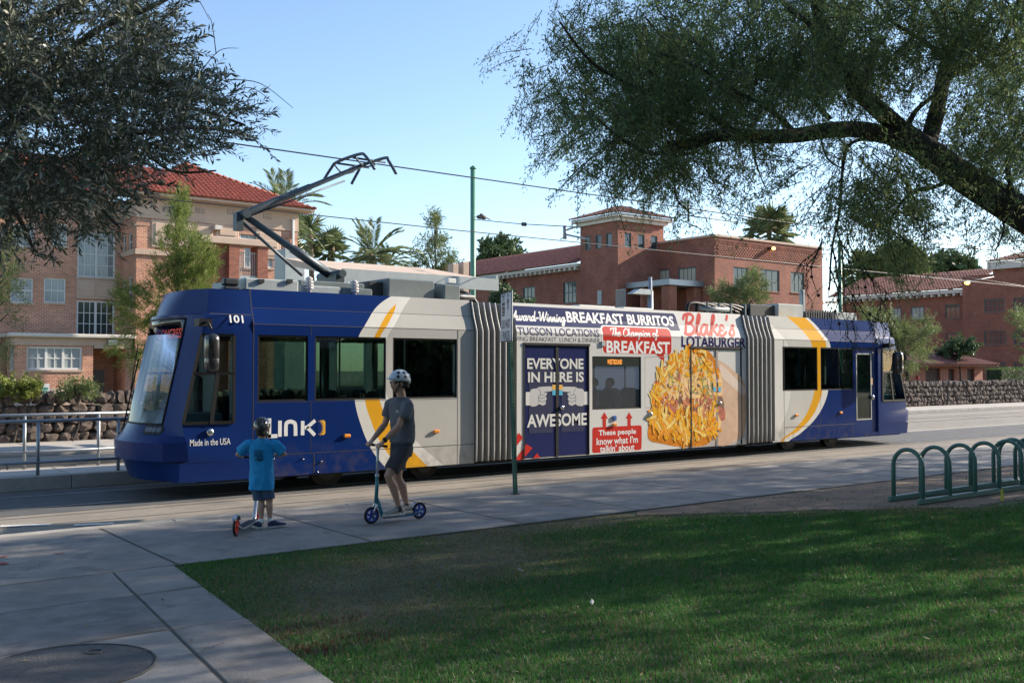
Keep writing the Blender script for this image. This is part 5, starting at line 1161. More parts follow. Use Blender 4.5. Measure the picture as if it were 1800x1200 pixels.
trimbox(rhl, 'coping', xb0-.1, xb1+.1, YB-.1, YB+.5, zP+.001, zP+.18, MT['cream']); trimbox(rhl, 'coping', xb0-.1, xb0+.5, YB+.501, yT+.6, zP+.001, zP+.18, MT['cream'])
# diaper pattern of proud bricks under the parapet
mb = MB(); zb_, zt_ = hz(1300, 453, YB), hz(1300, 436, YB); nx_ = 40
for j in range(6):
    for i in range(nx_):
        x = xb0+.4+(xb1-xb0-.8)*(i+(.5 if j % 2 else 0))/nx_; z = zb_+(zt_-zb_)*j/5; mb.obox((x, YB-.03, z), (.085, 0, .05), (-.085, 0, .05), (0, .045, 0))
mb.build('brick_diaper', MT['brick_r'], rhl)
mb = MB()
for i in range(90): x = xb0+.15+(xb1-xb0-.3)*i/90; mb.box(x, x+.07, YB-.05, YB, zP-.75, zP-.25)
mb.build('soldier_course', MT['brick_r'], rhl)
lamp_o = M('orange lamp glow', (1, .45, .08), .5, emit=6, ecol=(1, .40, .06))
p = on_y(1357, 437, YB-.35); mb = MB(); mb.box(p.x-.25, p.x+.25, YB-.5, YB, p.z-.05, p.z+.12); wlp = mb.build('wall_lamp', MT['dark'], rhl); mb = MB(); mb.ball((p.x, YB-.52, p.z), (.22, .12, .14)); mb.build('lamp_glass', lamp_o, wlp)
# tower
xt0 = on_y(1086, 400, yT).x; cT = on_y(1086, 388, yT); zTc = cT.z; yTb = on_x(1020, 400, xt0).y; xt1 = xt0+5.6
ht = [(yT+a, yT+a+.75, hz(1086, 432, yT), hz(1086, 407, yT)) for a in (.75, 2.1, 3.5)]
wall_part(rhl, 'x', xt0, yT+.001, yTb, .16, zTc-.003, ht, MT['brick_r'], 'tower_wall', skip=(0, 1))
for h in ht: window_part(rhl, 'x', xt0, h, 1, 1, MT['frame_g'], MT['pane'], 0, .08, sill=False)
h3 = [(xt0+a, xt0+a+.8, ht[0][2], ht[0][3]) for a in (.8, 2.4, 4.0)]
wall_part(rhl, 'y', yT, xt0, xt1, .16, zTc, h3, MT['brick_r'], 'tower_wall', back=yTb-yT, skip=(0,))
for h in h3: window_part(rhl, 'y', yT, h, 1, 1, MT['frame_g'], MT['pane'], 0, .08, sill=False)
trimbox(rhl, 'cornice', xt0-.25, xt1+.25, yT-.25, yTb+.25, zTc+.001, zTc+.3, MT['creamw']); trimbox(rhl, 'cornice', xt0-.6, xt1+.6, yT-.6, yTb+.6, zTc+.301, zTc+.62, MT['creamw'], .05)
cx_, cy_ = (xt0+xt1)/2, (yT+yTb)/2; z_ = zTc+.63; hw_ = (xt1-xt0)/2+.7; hd_ = (yTb-yT)/2+.7; pt = math.radians(20)
tiles(rhl, (xt0-.7, yTb+.7, z_), (xt0-.7, yT-.7, z_), (math.cos(pt), 0, math.sin(pt)), lambda u: max(0, min(u, 2*hd_-u))*1.03, MT['tile_dk'])
tiles(rhl, (xt0-.7, yT-.7, z_), (xt1+.7, yT-.7, z_), (0, math.cos(pt), math.sin(pt)), lambda u: max(0, min(u, 2*hw_-u))*1.03, MT['tile_dk'])
# red roof behind the tower
mb = MB(); q = on_y(1185, 425, 68); mb.prism([(xt1+1, 66, q.z-2.5), (xt1+9, 66, q.z-2.5), (xt1+3, 66, q.z+.1)], (0, 4, 0)); mb.build('gable_roof', MT['tile_red'], rhl)
# long wing, faces -x
xw = xt0+.6; yw1 = on_x(838, 500, xw).y+14; zEw = on_x(1018, 470, xw).z
hs = [onx(1032-46*k-2.2*k*k*0, 1050-45*k, 495, 560, xw) for k in ()]
def wwin(px0, px1, pt, pb): return onx(px0, px1, pt, pb, xw)
hs = [wwin(990, 1013, 495, 533), wwin(919, 940, 504, 540), wwin(862, 878, 511, 545)]
hs += [(a, b, p-f2, q-f2) for a, b, p, q in hs]
wall_part(rhl, 'x', xw, yTb+.01, yw1, .16, zEw, hs, MT['brick_r'])
for h in hs: window_part(rhl, 'x', xw, h, 3, 2, MT['frame_g'], MT['pane'], 0, .1)
trimbox(rhl, 'eaves_board', xw-.75, xw+.2, yTb+.3, yw1, zEw+.001, zEw+.28, MT['creamw'])
mb = MB()
for k in range(46): y = yTb+.6+k*.72; mb.box(xw-.68, xw-.001, y, y+.22, zEw-.26, zEw)
mb.build('eaves_brackets', MT['creamw'], rhl, kind='stuff')
pw = math.radians(24); tiles(rhl, (xw-.9, yw1, zEw+.3), (xw-.9, yTb+.2, zEw+.3), (math.cos(pw), 0, math.sin(pw)), lambda u: 6.3, MT['tile_dk'], .3, .45)
mb = MB(); x = xw-.15; y = on_x(888, 500, xw).y; mb.tube([(x, y, .2), (x, y, zEw)], .1, 8); mb.build('downpipe', MT['dark'], rhl)
# porch between tower and block
py_ = 58.2
h = onx(1103, 1207, 490, 500, xb0-3.2)
trimbox(rhl, 'porch_roof', xb0-4.2, xb0-.01, 57.2, yT-.01, on_y(1150, 500, 58).z, on_y(1150, 490, 58).z, MT['galv'])
for x in (xb0-4.0, xb0-1.0): trimbox(rhl, 'porch_pier', x, x+.9, 57.4, 58.3, .16, on_y(1150, 501, 58).z, MT['brick_r'])
trimbox(rhl, 'porch_wall', xb0-4.0, xb0-.02, 60.5, 60.8, .16, on_y(1150, 501, 58).z, MT['brick_r'])
for a, b in ((1050, 1057),): q = on_x(a, 510, xt0-.1); q2 = on_x(b, 510, xt0-.1); trimbox(rhl, 'service_panel', xt0-.1, xt0-.01, min(q.y, q2.y), max(q.y, q2.y), on_x(a, 536, xt0).z, on_x(a, 511, xt0).z, MT['lgrey'])
mb = MB(); a, b = on_x(1083, 520, xt0-.8), on_x(1099, 520, xt0-.8)
for k in range(9): y = a.y+(b.y-a.y)*k/8; mb.box(xt0-.82, xt0-.78, y-.02, y+.02, a.z-1.3, a.z+.45)
mb.box(xt0-.84, xt0-.76, b.y, a.y, a.z+.45, a.z+.52); mb.build('balcony_rail', MT['lgrey'], rhl)
# ---------------- far right hall
cF = on_y(1695, 515, 56.0); xf = cF.x; zF = cF.z; yF1 = on_x(1478, 530, xf).y
fr = thing('brick_hall', 'far red brick hall with tiled roof at the right edge, beyond the hedge', 'building', (xf, 56, .16))
def fx(px0, px1, pt, pb): return onx(px0, px1, pt, pb, xf)
hs = [fx(1563, 1584, 541, 564), fx(1601, 1624, 539, 563), fx(1661, 1687, 535, 560), fx(1663, 1688, 585, 605), fx(1525, 1545, 544, 567), fx(1600, 1624, 588, 610), fx(1563, 1584, 590, 612)]
wall_part(fr, 'x', xf, 55.5, yF1, .16, zF, hs, MT['brick_r'])
for i, h in enumerate(hs): window_part(fr, 'x', xf, h, 3, 1, MT['frame_g'], MT['blind'] if i in (0, 1) else M('mirror window', (.09,.075,.06), .06, spec=.9), 0, .1)
trimbox(fr, 'eaves_board', xf-.9, xf+.2, 55.6, yF1, zF+.001, zF+.40, MT['creamw'])
mb = MB()
for k in range(24): y = 55.8+k*.85; mb.box(xf-.8, xf-.001, y, y+.25, zF-.28, zF)
mb.build('eaves_brackets', MT['creamw'], fr, kind='stuff')
pf_ = math.radians(20); tiles(fr, (xf-1.1, yF1+1, zF+.42), (xf-1.1, 55.2, zF+.42), (math.cos(pf_), 0, math.sin(pf_)), lambda u: 7.4, MT['tile_dk'], .34, .5)
xq = xf-1.4; yq0 = on_x(1840, 500, xq).y
qx = lambda px0, px1, pt, pb: onx(px0, px1, pt, pb, xq)
hs = [qx(1730, 1765, 525, 549), qx(1730, 1768, 581, 606), qx(1781, 1815, 522, 545), qx(1782, 1818, 580, 605), qx(1752, 1768, 636, 650), qx(1782, 1805, 636, 650)]
zq = on_x(1700, 485, xq).z
wall_part(fr, 'x', xq, yq0, 55.45, .16, zq, hs, MT['brick_r'], 'pavilion_wall')
for h in hs: window_part(fr, 'x', xq, h, 4, 2, MT['frame_g'], MT['pane'], 0, .1)
mb = MB(); mb.box(xq+.01, xq+8, 55.0, 55.46, .16, zq-.01); mb.build('pavilion_wall', MT['brick_r'], fr)
zt2 = on_x(1775, 470, xq).z; yt2 = on_x(1745, 470, xq+1).y
trimbox(fr, 'turret', xq+1, xq+7, yq0-6, yt2, zq-.2, zt2, MT['brick_r']); trimbox(fr, 'cornice', xq+.6, xq+7.4, yq0-6, yt2+.4, zt2+.001, zt2+.8, MT['creamw'])
tiles(fr, (xq+.4, yt2+.5, zt2+.81), (xq+.4, yq0-6, zt2+.81), (math.cos(pt), 0, math.sin(pt)), lambda u: min(3.5, u), MT['tile_dk'], .34, .5)
# ---------------- tile roofed gatehouse behind the wall
yk = 40.0
kx0, kx1 = on_y(1574, 640, yk).x, on_y(1727, 640, yk).x; zk = on_y(1650, 641, yk).z
kk = thing('gatehouse', 'small brick gatehouse with low clay tile hip roof behind the right stone wall', 'building', ((kx0+kx1)/2, yk, .16))
dk = M('dark opening', (.05,.025,.02), .8)
hs = [(on_y(1627, 650, yk).x, on_y(1653, 650, yk).x, .17, on_y(1640, 647, yk).z), (on_y(1667, 650, yk).x, on_y(1678, 650, yk).x, .17, on_y(1670, 648, yk).z), (on_y(1700, 650, yk).x, on_y(1713, 650, yk).x, .17, on_y(1705, 648, yk).z)]
wall_part(kk, 'y', yk, kx0, kx1, .16, zk, hs, M('plain gatehouse brick', (.30,.115,.08), .85, var=.15, vs=3), back=4)  # one plain brick tone, no courses
for h in hs: trimbox(kk, 'door', h[0], h[1], yk+.17, yk+.2, .17, h[3], dk)
mb = MB(); p = on_y(1614, 664, yk-.05); mb.box(p.x-.12, p.x+.12, yk-.12, yk, p.z-.12, p.z+.12); mb.build('notice', M('red notice', (.45,.03,.03), .5), kk)
e = .9; z_ = zk+.02; pk = math.radians(19); c, s_ = math.cos(pk), math.sin(pk); ww = kx1-kx0+2*e; dd = 4+2*e
tiles(kk, (kx0-e, yk-e, z_), (kx1+e, yk-e, z_), (0, c, s_), lambda u: max(0, min(u*1.05, (ww-u)*1.05, dd/2/c)), MT['tile_dk'], .26, .34)
tiles(kk, (kx0-e, yk+4+e, z_), (kx0-e, yk-e, z_), (c, 0, s_), lambda u: max(0, min(u, dd-u))*1.05, MT['tile_dk'], .26, .34)
tiles(kk, (kx1+e, yk-e, z_), (kx1+e, yk+4+e, z_), (-c, 0, s_), lambda u: max(0, min(u, dd-u))*1.05, MT['tile_dk'], .26, .34)
trimbox(kk, 'fascia', kx0-e+.05, kx1+e-.05, yk-e+.05, yk-e+.15, z_-.12, z_-.001, MT['tile_dk'])
# ---------------- tram stop shelter behind the streetcar
yS0, yS1 = 20.2, 23.4
sa, sb = on_y(498, 470, yS1).x, on_y(872, 500, yS0).x; sz = on_y(770, 498, yS0).z
sh = thing('shelter', 'tram stop shelter with a long flat tan canopy, half hidden by the streetcar', 'shelter', ((sa+sb)/2, 21.5, .2))
rise = on_y(640, 474, yS1).z-sz
mb = MB(); mb.prism([(sa, yS0, sz), (sa, yS1, sz+rise), (sa, yS1, sz+rise+.16), (sa, yS0, sz+.16)], (sb-sa, 0, 0)); mb.build('canopy', M('tan roof sheet', (.55,.43,.33), .8, var=.06, vs=1), sh)
mb = MB(); mb.box(sa-.04, sb+.04, yS0-.06, yS0-.005, sz-.10, sz+.20); mb.box(sb, sb+.06, yS0, yS1, sz+.1, sz+.3); mb.build('canopy_edge', MT['lgrey'], sh)
for x in np.linspace(sa+.8, sb-.5, 4): mb = MB(); mb.box(x-.08, x+.08, 22.2, 22.36, .05, sz+rise*.6); mb.build('post', MT['galv'], sh)
p = on_y(436, 440, 23.6)
for px0, px1, py, lab in ((796, 806, 463, 'left of two pale concrete pillars just left of the green tram pole'), (814, 824.5, 460, 'right of two pale concrete pillars, nearer the green tram pole')):
    a, b = on_y(px0, py, 26), on_y(px1, py, 26); mb = MB(); mb.box(a.x, b.x, 26, 26.3, .13, a.z); top(mb, 'concrete_pillar', MT['cream'], lab, 'pillar', 'pale pillars by the tram stop', .02)
a, b = on_y(500, 440, 30), on_y(537, 440, 30); mb = MB(); mb.box(a.x, b.x, 30, 30.8, .16, on_y(520, 438, 30).z); top(mb, 'equipment_cabinet', MT['lgrey'], 'pale grey equipment box beside the corner of the orange brick hall', 'cabinet', None, .03)

# ================================================================ poles, wires, signs
def pole(px, pt, Y, r, mat, label, cat='pole', name='tram_pole', cap=True, group='green tram poles'):
    p = on_y(px, pt, Y); t = thing(name, label, cat, (p.x, Y, .1), 0, group)
    mb = MB(); mb.tube([(p.x, Y, .1), (p.x, Y, p.z)], [r*1.08, r*.92], 14); mb.build('shaft', mat, t)
    if cap: mb = MB(); mb.tube([(p.x, Y, p.z), (p.x, Y, p.z+.04), (p.x, Y, p.z+.10)], [r*1.2, r*1.2, r*.3], 14); mb.build('cap', mat, t)
    mb = MB(); mb.box(p.x-r*2, p.x+r*2, Y-r*2, Y+r*2, .10, .16); mb.build('base_plate', mat, t); return t, p
YP = 24.9
_, pp = pole(831.5, 297, YP, .085, MT['green'], 'green steel tram pole rising behind the middle of the streetcar')
_, p2 = pole(1476, 425, YP, .085, MT['green'], 'green steel tram pole seen through the hanging bare twigs')
wire = M('overhead wire', (.05,.05,.055), .5)
def cable(name, pts, r, label, grp='overhead tram wires'):
    mb = MB(); mb.tube(pts, r, 5); return top(mb, name, wire, label, 'wire', grp)
zc = on_y(640, 290, YC).z+.05
cable('overhead_wire', [(-40, YC, zc), (20, YC, zc), (140, YC, zc+.4)], .013, 'upper overhead wire that the pantograph of the streetcar touches')
q = on_y(800, 404.5, 21.26); cable('overhead_wire', [(-40, 21.26, q.z+.2), (q.x, 21.26, q.z), (140, 21.26, q.z+.3)], .013, 'lower overhead wire over the far track, crossing in front of the palms')
a = Vector((pp.x, YP, on_y(831, 385.5, YP).z)); b = on_y(1012, 399, 18.6)
sp_ = thing('span_wire', 'short cross wire with insulator running right from the green pole behind the streetcar', 'wire', a, 0, None)
mb = MB(); mb.tube([a, a.lerp(b, .5)-Vector((0, 0, .03)), b], .012, 5); mb.build('cable', wire, sp_)
m_ = a.lerp(b, .55)-Vector((0, 0, .03)); d_ = (b-a).normalized(); mb = MB(); mb.tube([m_-d_*.15, m_-d_*.07, m_, m_+d_*.07, m_+d_*.15], [.02, .06, .04, .06, .02], 8); mb.build('insulator', MT['dark'], sp_)
c_ = on_y(993, 405, 19.4); e_ = on_y(1035, 421, 18.2); mb = MB(); mb.tube([c_+Vector((0, 0, .12)), c_-Vector((0, 0, .22))], .05, 6); mb.tube([c_, b], .025, 6); mb.tube([c_-Vector((0, 0, .1)), e_], .025, 6); mb.tube([c_-Vector((0, 0, .15)), on_y(985, 421, 21.26)], .014, 5); mb.build('pull_off_arm', MT['galv'], sp_)
a = on_y(1180, 366, 24); b = on_y(1290, 380, 17.5); c_ = on_y(1800, 448, 17.5)
cable('overhead_wire', [on_y(1640, 438, 30), on_y(1800, 462, 30)], .012, 'thin wire in the sky gap right of the hanging mesquite branches', 'overhead tram wires')
cable('overhead_wire', [on_y(1505, 478, 26), on_y(1700, 487, 24), on_y(1860, 512, 22)], .014, 'wire crossing in front of the far right hall roof', 'overhead tram wires')
mb = MB(); c_ = on_y(1210, 372, 20)
ins = thing('wire_hanger', 'dark wire hanger with thin rods under the left mesquite branches', 'bracket', c_)
mb.tube([c_+Vector((0, 0, .3)), c_-Vector((0, 0, .3))], .03, 6); mb.tube([c_+Vector((-.5, 0, -.12)), c_+Vector((2.2, .0, -.12))], .018, 5); mb.tube([c_+Vector((-.4, 0, -.3)), c_+Vector((1.5, 0, .4))], .014, 5); mb.build('rods', MT['dark'], ins)
# grey lamp post
p = on_y(1143, 487, 30); lp = thing('lamp_post', 'grey double lamp post above the advert, in front of the brick porch', 'lamp post', (p.x, 30, .1))
mb = MB(); mb.tube([(p.x, 30, .1), (p.x, 30, p.z-.6), (p.x, 30, p.z-.59), (p.x, 30, p.z)], [.13, .12, .08, .07], 12); mb.build('shaft', MT['galv'], lp)
h = on_y(1124, 513, 30); mb = MB(); mb.prism([(h.x-.55, 29.85, h.z-.1), (h.x+.55, 29.85, h.z-.1), (h.x+.5, 29.85, h.z+.12), (h.x-.1, 29.85, h.z+.12)], (0, .35, 0)); mb.tube([(h.x+.4, 30, h.z), (p.x, 30, h.z)], .035, 8); mb.build('lamp_head', MT['lgrey'], lp)
# far right lit street lamp
p = on_y(1700, 497, 34); sl_ = thing('street_lamp', 'street lamp glowing orange against the far right roof', 'lamp', p)
mb = MB(); mb.box(p.x-.28, p.x+.28, 33.9, 34.1, p.z+.02, p.z+.16); mb.tube([(p.x+.25, 34, p.z+.1), (p.x+3.5, 34, p.z+.6)], .03, 6); mb.build('lamp_head', MT['lgrey'], sl_)
mb = MB(); mb.ball((p.x, 34, p.z-.02), (.24, .14, .10)); mb.build('lamp_glass', lamp_o, sl_)
# birds on the span wire
for k, (px, py, f_) in enumerate(((843, 384.5, 1), (850, 385.5, -1))):
    p = on_y(px, py, 23.9-.35*k); mb = MB(); mb.ball(p+Vector((0, 0, .05)), (.11, .06, .065)); mb.ball(p+Vector((.09*f_, 0, .12)), .045, 8, 6); mb.prism([p+Vector((-.08*f_, -.03, .05)), p+Vector((-.08*f_, .03, .05)), p+Vector((-.24*f_, .02, 0)), p+Vector((-.24*f_, -.02, 0))], (0, 0, .015)); mb.tube([p+Vector((.12*f_, 0, .12)), p+Vector((.165*f_, 0, .11))], [.015, .003], 6)
    top(mb, 'bird', M('bird brown', (.10,.085,.08), .8), ('dark bird perched on the wire, nearest the green pole', 'dark bird perched on the wire, second from the green pole')[k], 'bird', 'birds on the wire')
# DO NOT PASS sign
b = on_z(906, 868, .12); vdir = (RT*-.235+FH*.972).normalized(); nrm = Vector((-vdir.y, vdir.x, 0))
if nrm.dot(EYE-b) < 0: nrm = -nrm
t_top = at_d(894.5, 516, (b).dot(FH))
sg = thing('sign_post', 'white do not pass sign on a leaning green perforated post by the kerb', 'sign', b)
ax = (t_top-b); mb = MB()
u1 = Vector((1, 0, 0)); u2 = ax.normalized().cross(u1)
mb.obox(b+ax*.5, ax*.5, u1*.025, u2*.025); post = mb.build('post', M('sign post green', (.03,.13,.095), .5), sg)
mb = MB(); L = ax.length
for k in range(int(L/.05)): c_ = b+ax.normalized()*(.03+.05*k); mb.obox(c_-u2*.0, ax.normalized()*.009, u1*.0262, u2*.009); mb.obox(c_, ax.normalized()*.009, u1*.009, u2*.0262)
mb.build('holes', MT['black'], post)
mb = MB(); p = b; mb.obox(b+Vector((0, 0, .005)), (.05, 0, 0), (0, .05, 0), (0, 0, .006)); mb.build('base', MT['dark'], sg)
zt_, zb_ = at_d(905, 513, b.dot(FH)).z, at_d(887, 601, b.dot(FH)).z; cP = (t_top.lerp(b, .105)); cP = Vector((cP.x, cP.y, (zt_+zb_)/2))+nrm*.045
hwS, hhS = .36, (zt_-zb_)/2
def on_sign(polys, off, mat, name):
    mb = MB(); dv = -vdir if vdir.dot(RT) > 0 else vdir
    for vs_, fs_ in polys: mb.add([cP+(-dv)*x*1.0+Vector((0, 0, z))+nrm*off for x, z in vs_], fs_)
    return mb.build(name, mat, pan_ if name != 'panel' else sg, recalc=False)
rt = Vector((-nrm.y, nrm.x, 0)); rt = rt if (rt.dot(RT) > 0 or True) else -rt
# viewer's right on the sign face
rt = nrm.cross(Vector((0, 0, -1)))
if rt.dot(RT) < 0: rt = -rt
def on_sign(polys, off, mat, name, par):
    mb = MB()
    for vs_, fs_ in polys: mb.add([cP+rt*x+Vector((0, 0, z))+nrm*off for x, z in vs_], fs_)
    return mb.build(name, mat, par, recalc=False)
mb = MB(); mb.obox(cP, rt*hwS, Vector((0, 0, hhS)), nrm*.008); pan_ = mb.build('panel', M('sign sheet', (.58,.62,.66), .35), sg, bevel=.01)
bk = M('sign black', (.015,.018,.03), .5)
on_sign([fit(textpoly('DO NOT', .0), -.27, .27, -.17, -.04)], .0105, bk, 'lettering', pan_); on_sign([fit(textpoly('PASS', .0), -.2, .22, -.34, -.21)], .0105, bk, 'lettering', pan_)
ic = [rect(-.25, -.09, .02, .05), rect(-.25, -.08, .06, .10), rect(-.26, -.08, .11, .15), rect(-.255, -.10, .155, .165), rect(-.26, -.08, .175, .22), rect(-.20, -.185, .22, .31), rect(-.14, -.125, .22, .31), rect(-.25, -.22, .31, .37), rect(-.12, -.09, .31, .37), rect(-.25, -.09, .31, .325), rect(-.22, -.12, .37, .385)]
on_sign(ic, .0105, bk, 'tram_symbol', pan_)
wk_ = [strip([(.13, .27), (.12, .19)], .05), strip([(.12, .19), (.08, .10)], .022), strip([(.13, .19), (.17, .10)], .022), strip([(.12, .26), (.18, .21)], .018), strip([(.12, .26), (.07, .20)], .018), ([(.13+.028*math.cos(a), .315+.028*math.sin(a)) for a in np.linspace(0, 6.28, 11)[:-1]], [tuple(range(10))])]
for k, pl in enumerate(wk_): on_sign([pl], .0105+.0002*k, bk, 'walker_symbol', pan_)
mb = MB()
for q in ((-hwS+.012, 0, .008, hhS), (hwS-.012, 0, .008, hhS), (0, hhS-.012, hwS-.02, .008), (0, -hhS+.012, hwS-.02, .008)): mb.obox(cP+rt*q[0]+Vector((0, 0, q[1]))+nrm*.009, rt*q[2], Vector((0, 0, q[3])), nrm*.0015)
mb.build('border', bk, pan_)
# small white notice by the bay
p = on_y(79, 700, 27.9); nb = thing('notice_sign', 'small white notice on a stake in front of the brick bay', 'sign', (p.x, 27.9, .16)); a, b2 = on_y(72, 674, 27.9), on_y(86.5, 699, 27.9)
mb = MB(); mb.box(a.x, b2.x, 27.88, 27.90, b2.z, a.z); mb.build('panel', MT['white'], nb); mb = MB(); mb.box(p.x-.03, p.x+.03, 27.91, 27.95, .16, a.z-.05); mb.build('post', MT['galv'], nb)
tl = M('teal print', (.05,.30,.22), .5); mb = MB()
for k, (w_, z) in enumerate(((.62, .30), (.7, .38), (.5, .52), (.6, .66), (.4, .74))): cxx = (a.x+b2.x)/2; hw2 = (b2.x-a.x)*w_/2; zz_ = a.z-(a.z-b2.z)*z; mb.box(cxx-hw2, cxx+hw2, 27.872, 27.879, zz_-.012, zz_+.012)
mb.build('print', tl, nb)
# bike racks: arches standing across two ground rails
def rack(px, py, label, n):
    b = on_z(px, py, .11); r = thing('bike_rack', label, 'bike rack', b, 0, 'bike racks on the bare earth')
    for y in (0, -.44):
        mb = MB(); mb.box(-.10, .70*(n-1)+.1, y-.03, y+.03, .0, .075); mb.build('base_rail', MT['rackgreen'], r, world=False, bevel=.01)
    me = None
    for k in range(n):
        if me is None:
            P = [(0, 0, .05), (0, 0, .50)]+[(0, -.22+.22*math.cos(a), .50+.235*math.sin(a)) for a in np.linspace(0, math.pi, 13)[1:-1]]+[(0, -.44, .50), (0, -.44, .05)]
            mb = MB(); mb.tube(P, .030, 12); me = mb.mesh('arch'); me.materials.append(MT['rackgreen'])
        o = bpy.data.objects.new('arch', me); COL.objects.link(o); o.parent = r; o.location = (.70*k, 0, 0)
rack(1571, 880, 'nearest green hoop bike rack, its left end at the lawn edge', 6)
rack(1757, 851, 'second green hoop bike rack, farther back at the right picture edge', 6)
p = on_z(1762, 868, .11); q = on_z(1762, 880, .11); mb = MB(); mb.prism([q+Vector((-.03, 0, 0)), q+Vector((.03, 0, 0)), q+Vector((.035, 0, .16)), q+Vector((.01, 0, .17)), q+Vector((-.02, 0, .15))], (0, .012, 0)); top(mb, 'marker_stake', M('yellow marker', (.50,.50,.03), .6), 'small yellow marker stake in front of the nearest bike rack', 'stake')
# ================================================================ vegetation
def quadmesh(name, C, A, Ln, Wd, mats, parent, kind=None, mi=None, flat=None):
    """many single leaves: C base points, A unit axes"""
    n = len(C); C = np.asarray(C, np.float32); A = np.asarray(A, np.float32)
    r = RNG.normal(size=(n, 3)).astype(np.float32)
    if flat is not None: r = r*(1-flat)+np.array([0, 0, 1], np.float32)*flat*2
    S_ = np.cross(A, r); S_ /= np.linalg.norm(S_, axis=1, keepdims=True)+1e-9
    Ln = np.broadcast_to(np.asarray(Ln, np.float32), (n,))[:, None]; Wd = np.broadcast_to(np.asarray(Wd, np.float32), (n,))[:, None]
    o = np.array(org(parent) if parent else (0, 0, 0), np.float32); V = np.empty((n, 4, 3), np.float32)
    V[:,0] = C-o; V[:,1] = C+A*Ln*.5+S_*Wd*.5-o; V[:,2] = C+A*Ln-o; V[:,3] = C+A*Ln*.5-S_*Wd*.5-o
    me = bpy.data.meshes.new(name); me.vertices.add(4*n); me.vertices.foreach_set('co', V.ravel()); me.loops.add(4*n); me.loops.foreach_set('vertex_index', np.arange(4*n, dtype=np.int32))
    me.polygons.add(n); me.polygons.foreach_set('loop_start', np.arange(0, 4*n, 4, dtype=np.int32)); me.polygons.foreach_set('loop_total', np.full(n, 4, np.int32))
    if mi is not None: me.polygons.foreach_set('material_index', np.asarray(mi, np.int32))
    me.update(calc_edges=True); return tag(link(name, me, mats, parent), None, None, None, kind)
def unit(a): return a/(np.linalg.norm(a, axis=-1, keepdims=True)+1e-9)
def twigs(starts, dirs, lens, per, spread, droop=.0, pairs=True):
    """leaf bases and axes along drooping twigs; also the twig lines"""
    C, A, lines = [], [], []
    for s_, d, L in zip(starts, dirs, lens):
        t = np.linspace(.08, 1, per); d = d/np.linalg.norm(d)
        path = s_+np.outer(t*L, d)+np.outer((t*L)**2, [0, 0, -droop]); tan = unit(d+np.outer(2*t*L, [0, 0, -droop]))
        q = unit(np.cross(tan, RNG.normal(size=3))); sg_ = np.where(np.arange(per) % 2, 1, -1)[:, None]
        C.append(path); A.append(unit(tan*math.cos(spread)+q*sg_*math.sin(spread)+RNG.normal(size=(per, 3))*.28)); lines.append((s_, path[per//2], path[-1]))
    return np.concatenate(C), np.concatenate(A), lines
def ellipse_points(ells, n, d0, d1, dfun=None):
    wts = np.array([e[4]*e[2]*e[3] for e in ells], float); wts /= wts.sum(); P = []
    for k in RNG.choice(len(ells), n, p=wts):
        cx, cy, rx, ry = ells[k][:4]; a, r = RNG.uniform(0, 2*math.pi), math.sqrt(RNG.uniform(0, 1))
        e = ells[k]; lo, hi = (e[5], e[6]) if len(e) > 6 else (d0, d1)
        P.append(tuple(at_d(cx+rx*r*math.cos(a), cy+ry*r*math.sin(a), RNG.uniform(lo, hi))))
    return np.array(P)
def limb(mb, pts, r0, r1, k=5, n=8): P = smooth([tuple(p) for p in pts], k); m = len(P); mb.tube([Vector(p) for p in P], [r0+(r1-r0)*i/(m-1) for i in range(m)], n)
def twig_mesh(lines, parent, mat, r, name='twigs'):
    mb = MB()
    for a, b, c in lines: mb.tube([Vector(a), Vector(b), Vector(c)], [r, r*.7, r*.3], 3, caps=False)
    return mb.build(name, mat, parent, recalc=False, kind='stuff')

# ---------------- mesquite, right
tb = at_d(2090, 872, 11.6); tb.z = .08
mq = thing('mesquite_tree', 'large leaning mesquite tree with feathery hanging foliage over the lawn at right', 'tree', tb)
P_ = lambda px, py, d=11.5: at_d(px, py, d)
mb = MB(); limb(mb, [tb, P_(2085, 720), P_(2030, 570), P_(1925, 455), P_(1800, 378), P_(1700, 316), P_(1630, 266), P_(1578, 230)], .26, .135, 6, 12)
limb(mb, [P_(1640, 285), P_(1580, 225), P_(1510, 160), P_(1470, 92), P_(1440, 30), P_(1425, -70, 11)], .13, .06)
limb(mb, [P_(1610, 262), P_(1540, 232), P_(1470, 228, 11.2), P_(1400, 238, 11), P_(1340, 240, 10.8), P_(1270, 237, 10.6), P_(1215, 252, 10.5), P_(1172, 258, 10.4)], .105, .055)
limb(mb, [P_(1628, 268), P_(1648, 190, 11.8), P_(1665, 110, 12), P_(1700, 30, 12.2), P_(1745, -60, 12.4)], .11, .06)
trunk = mb.build('trunk', MT['bark'], mq)
mb = MB()
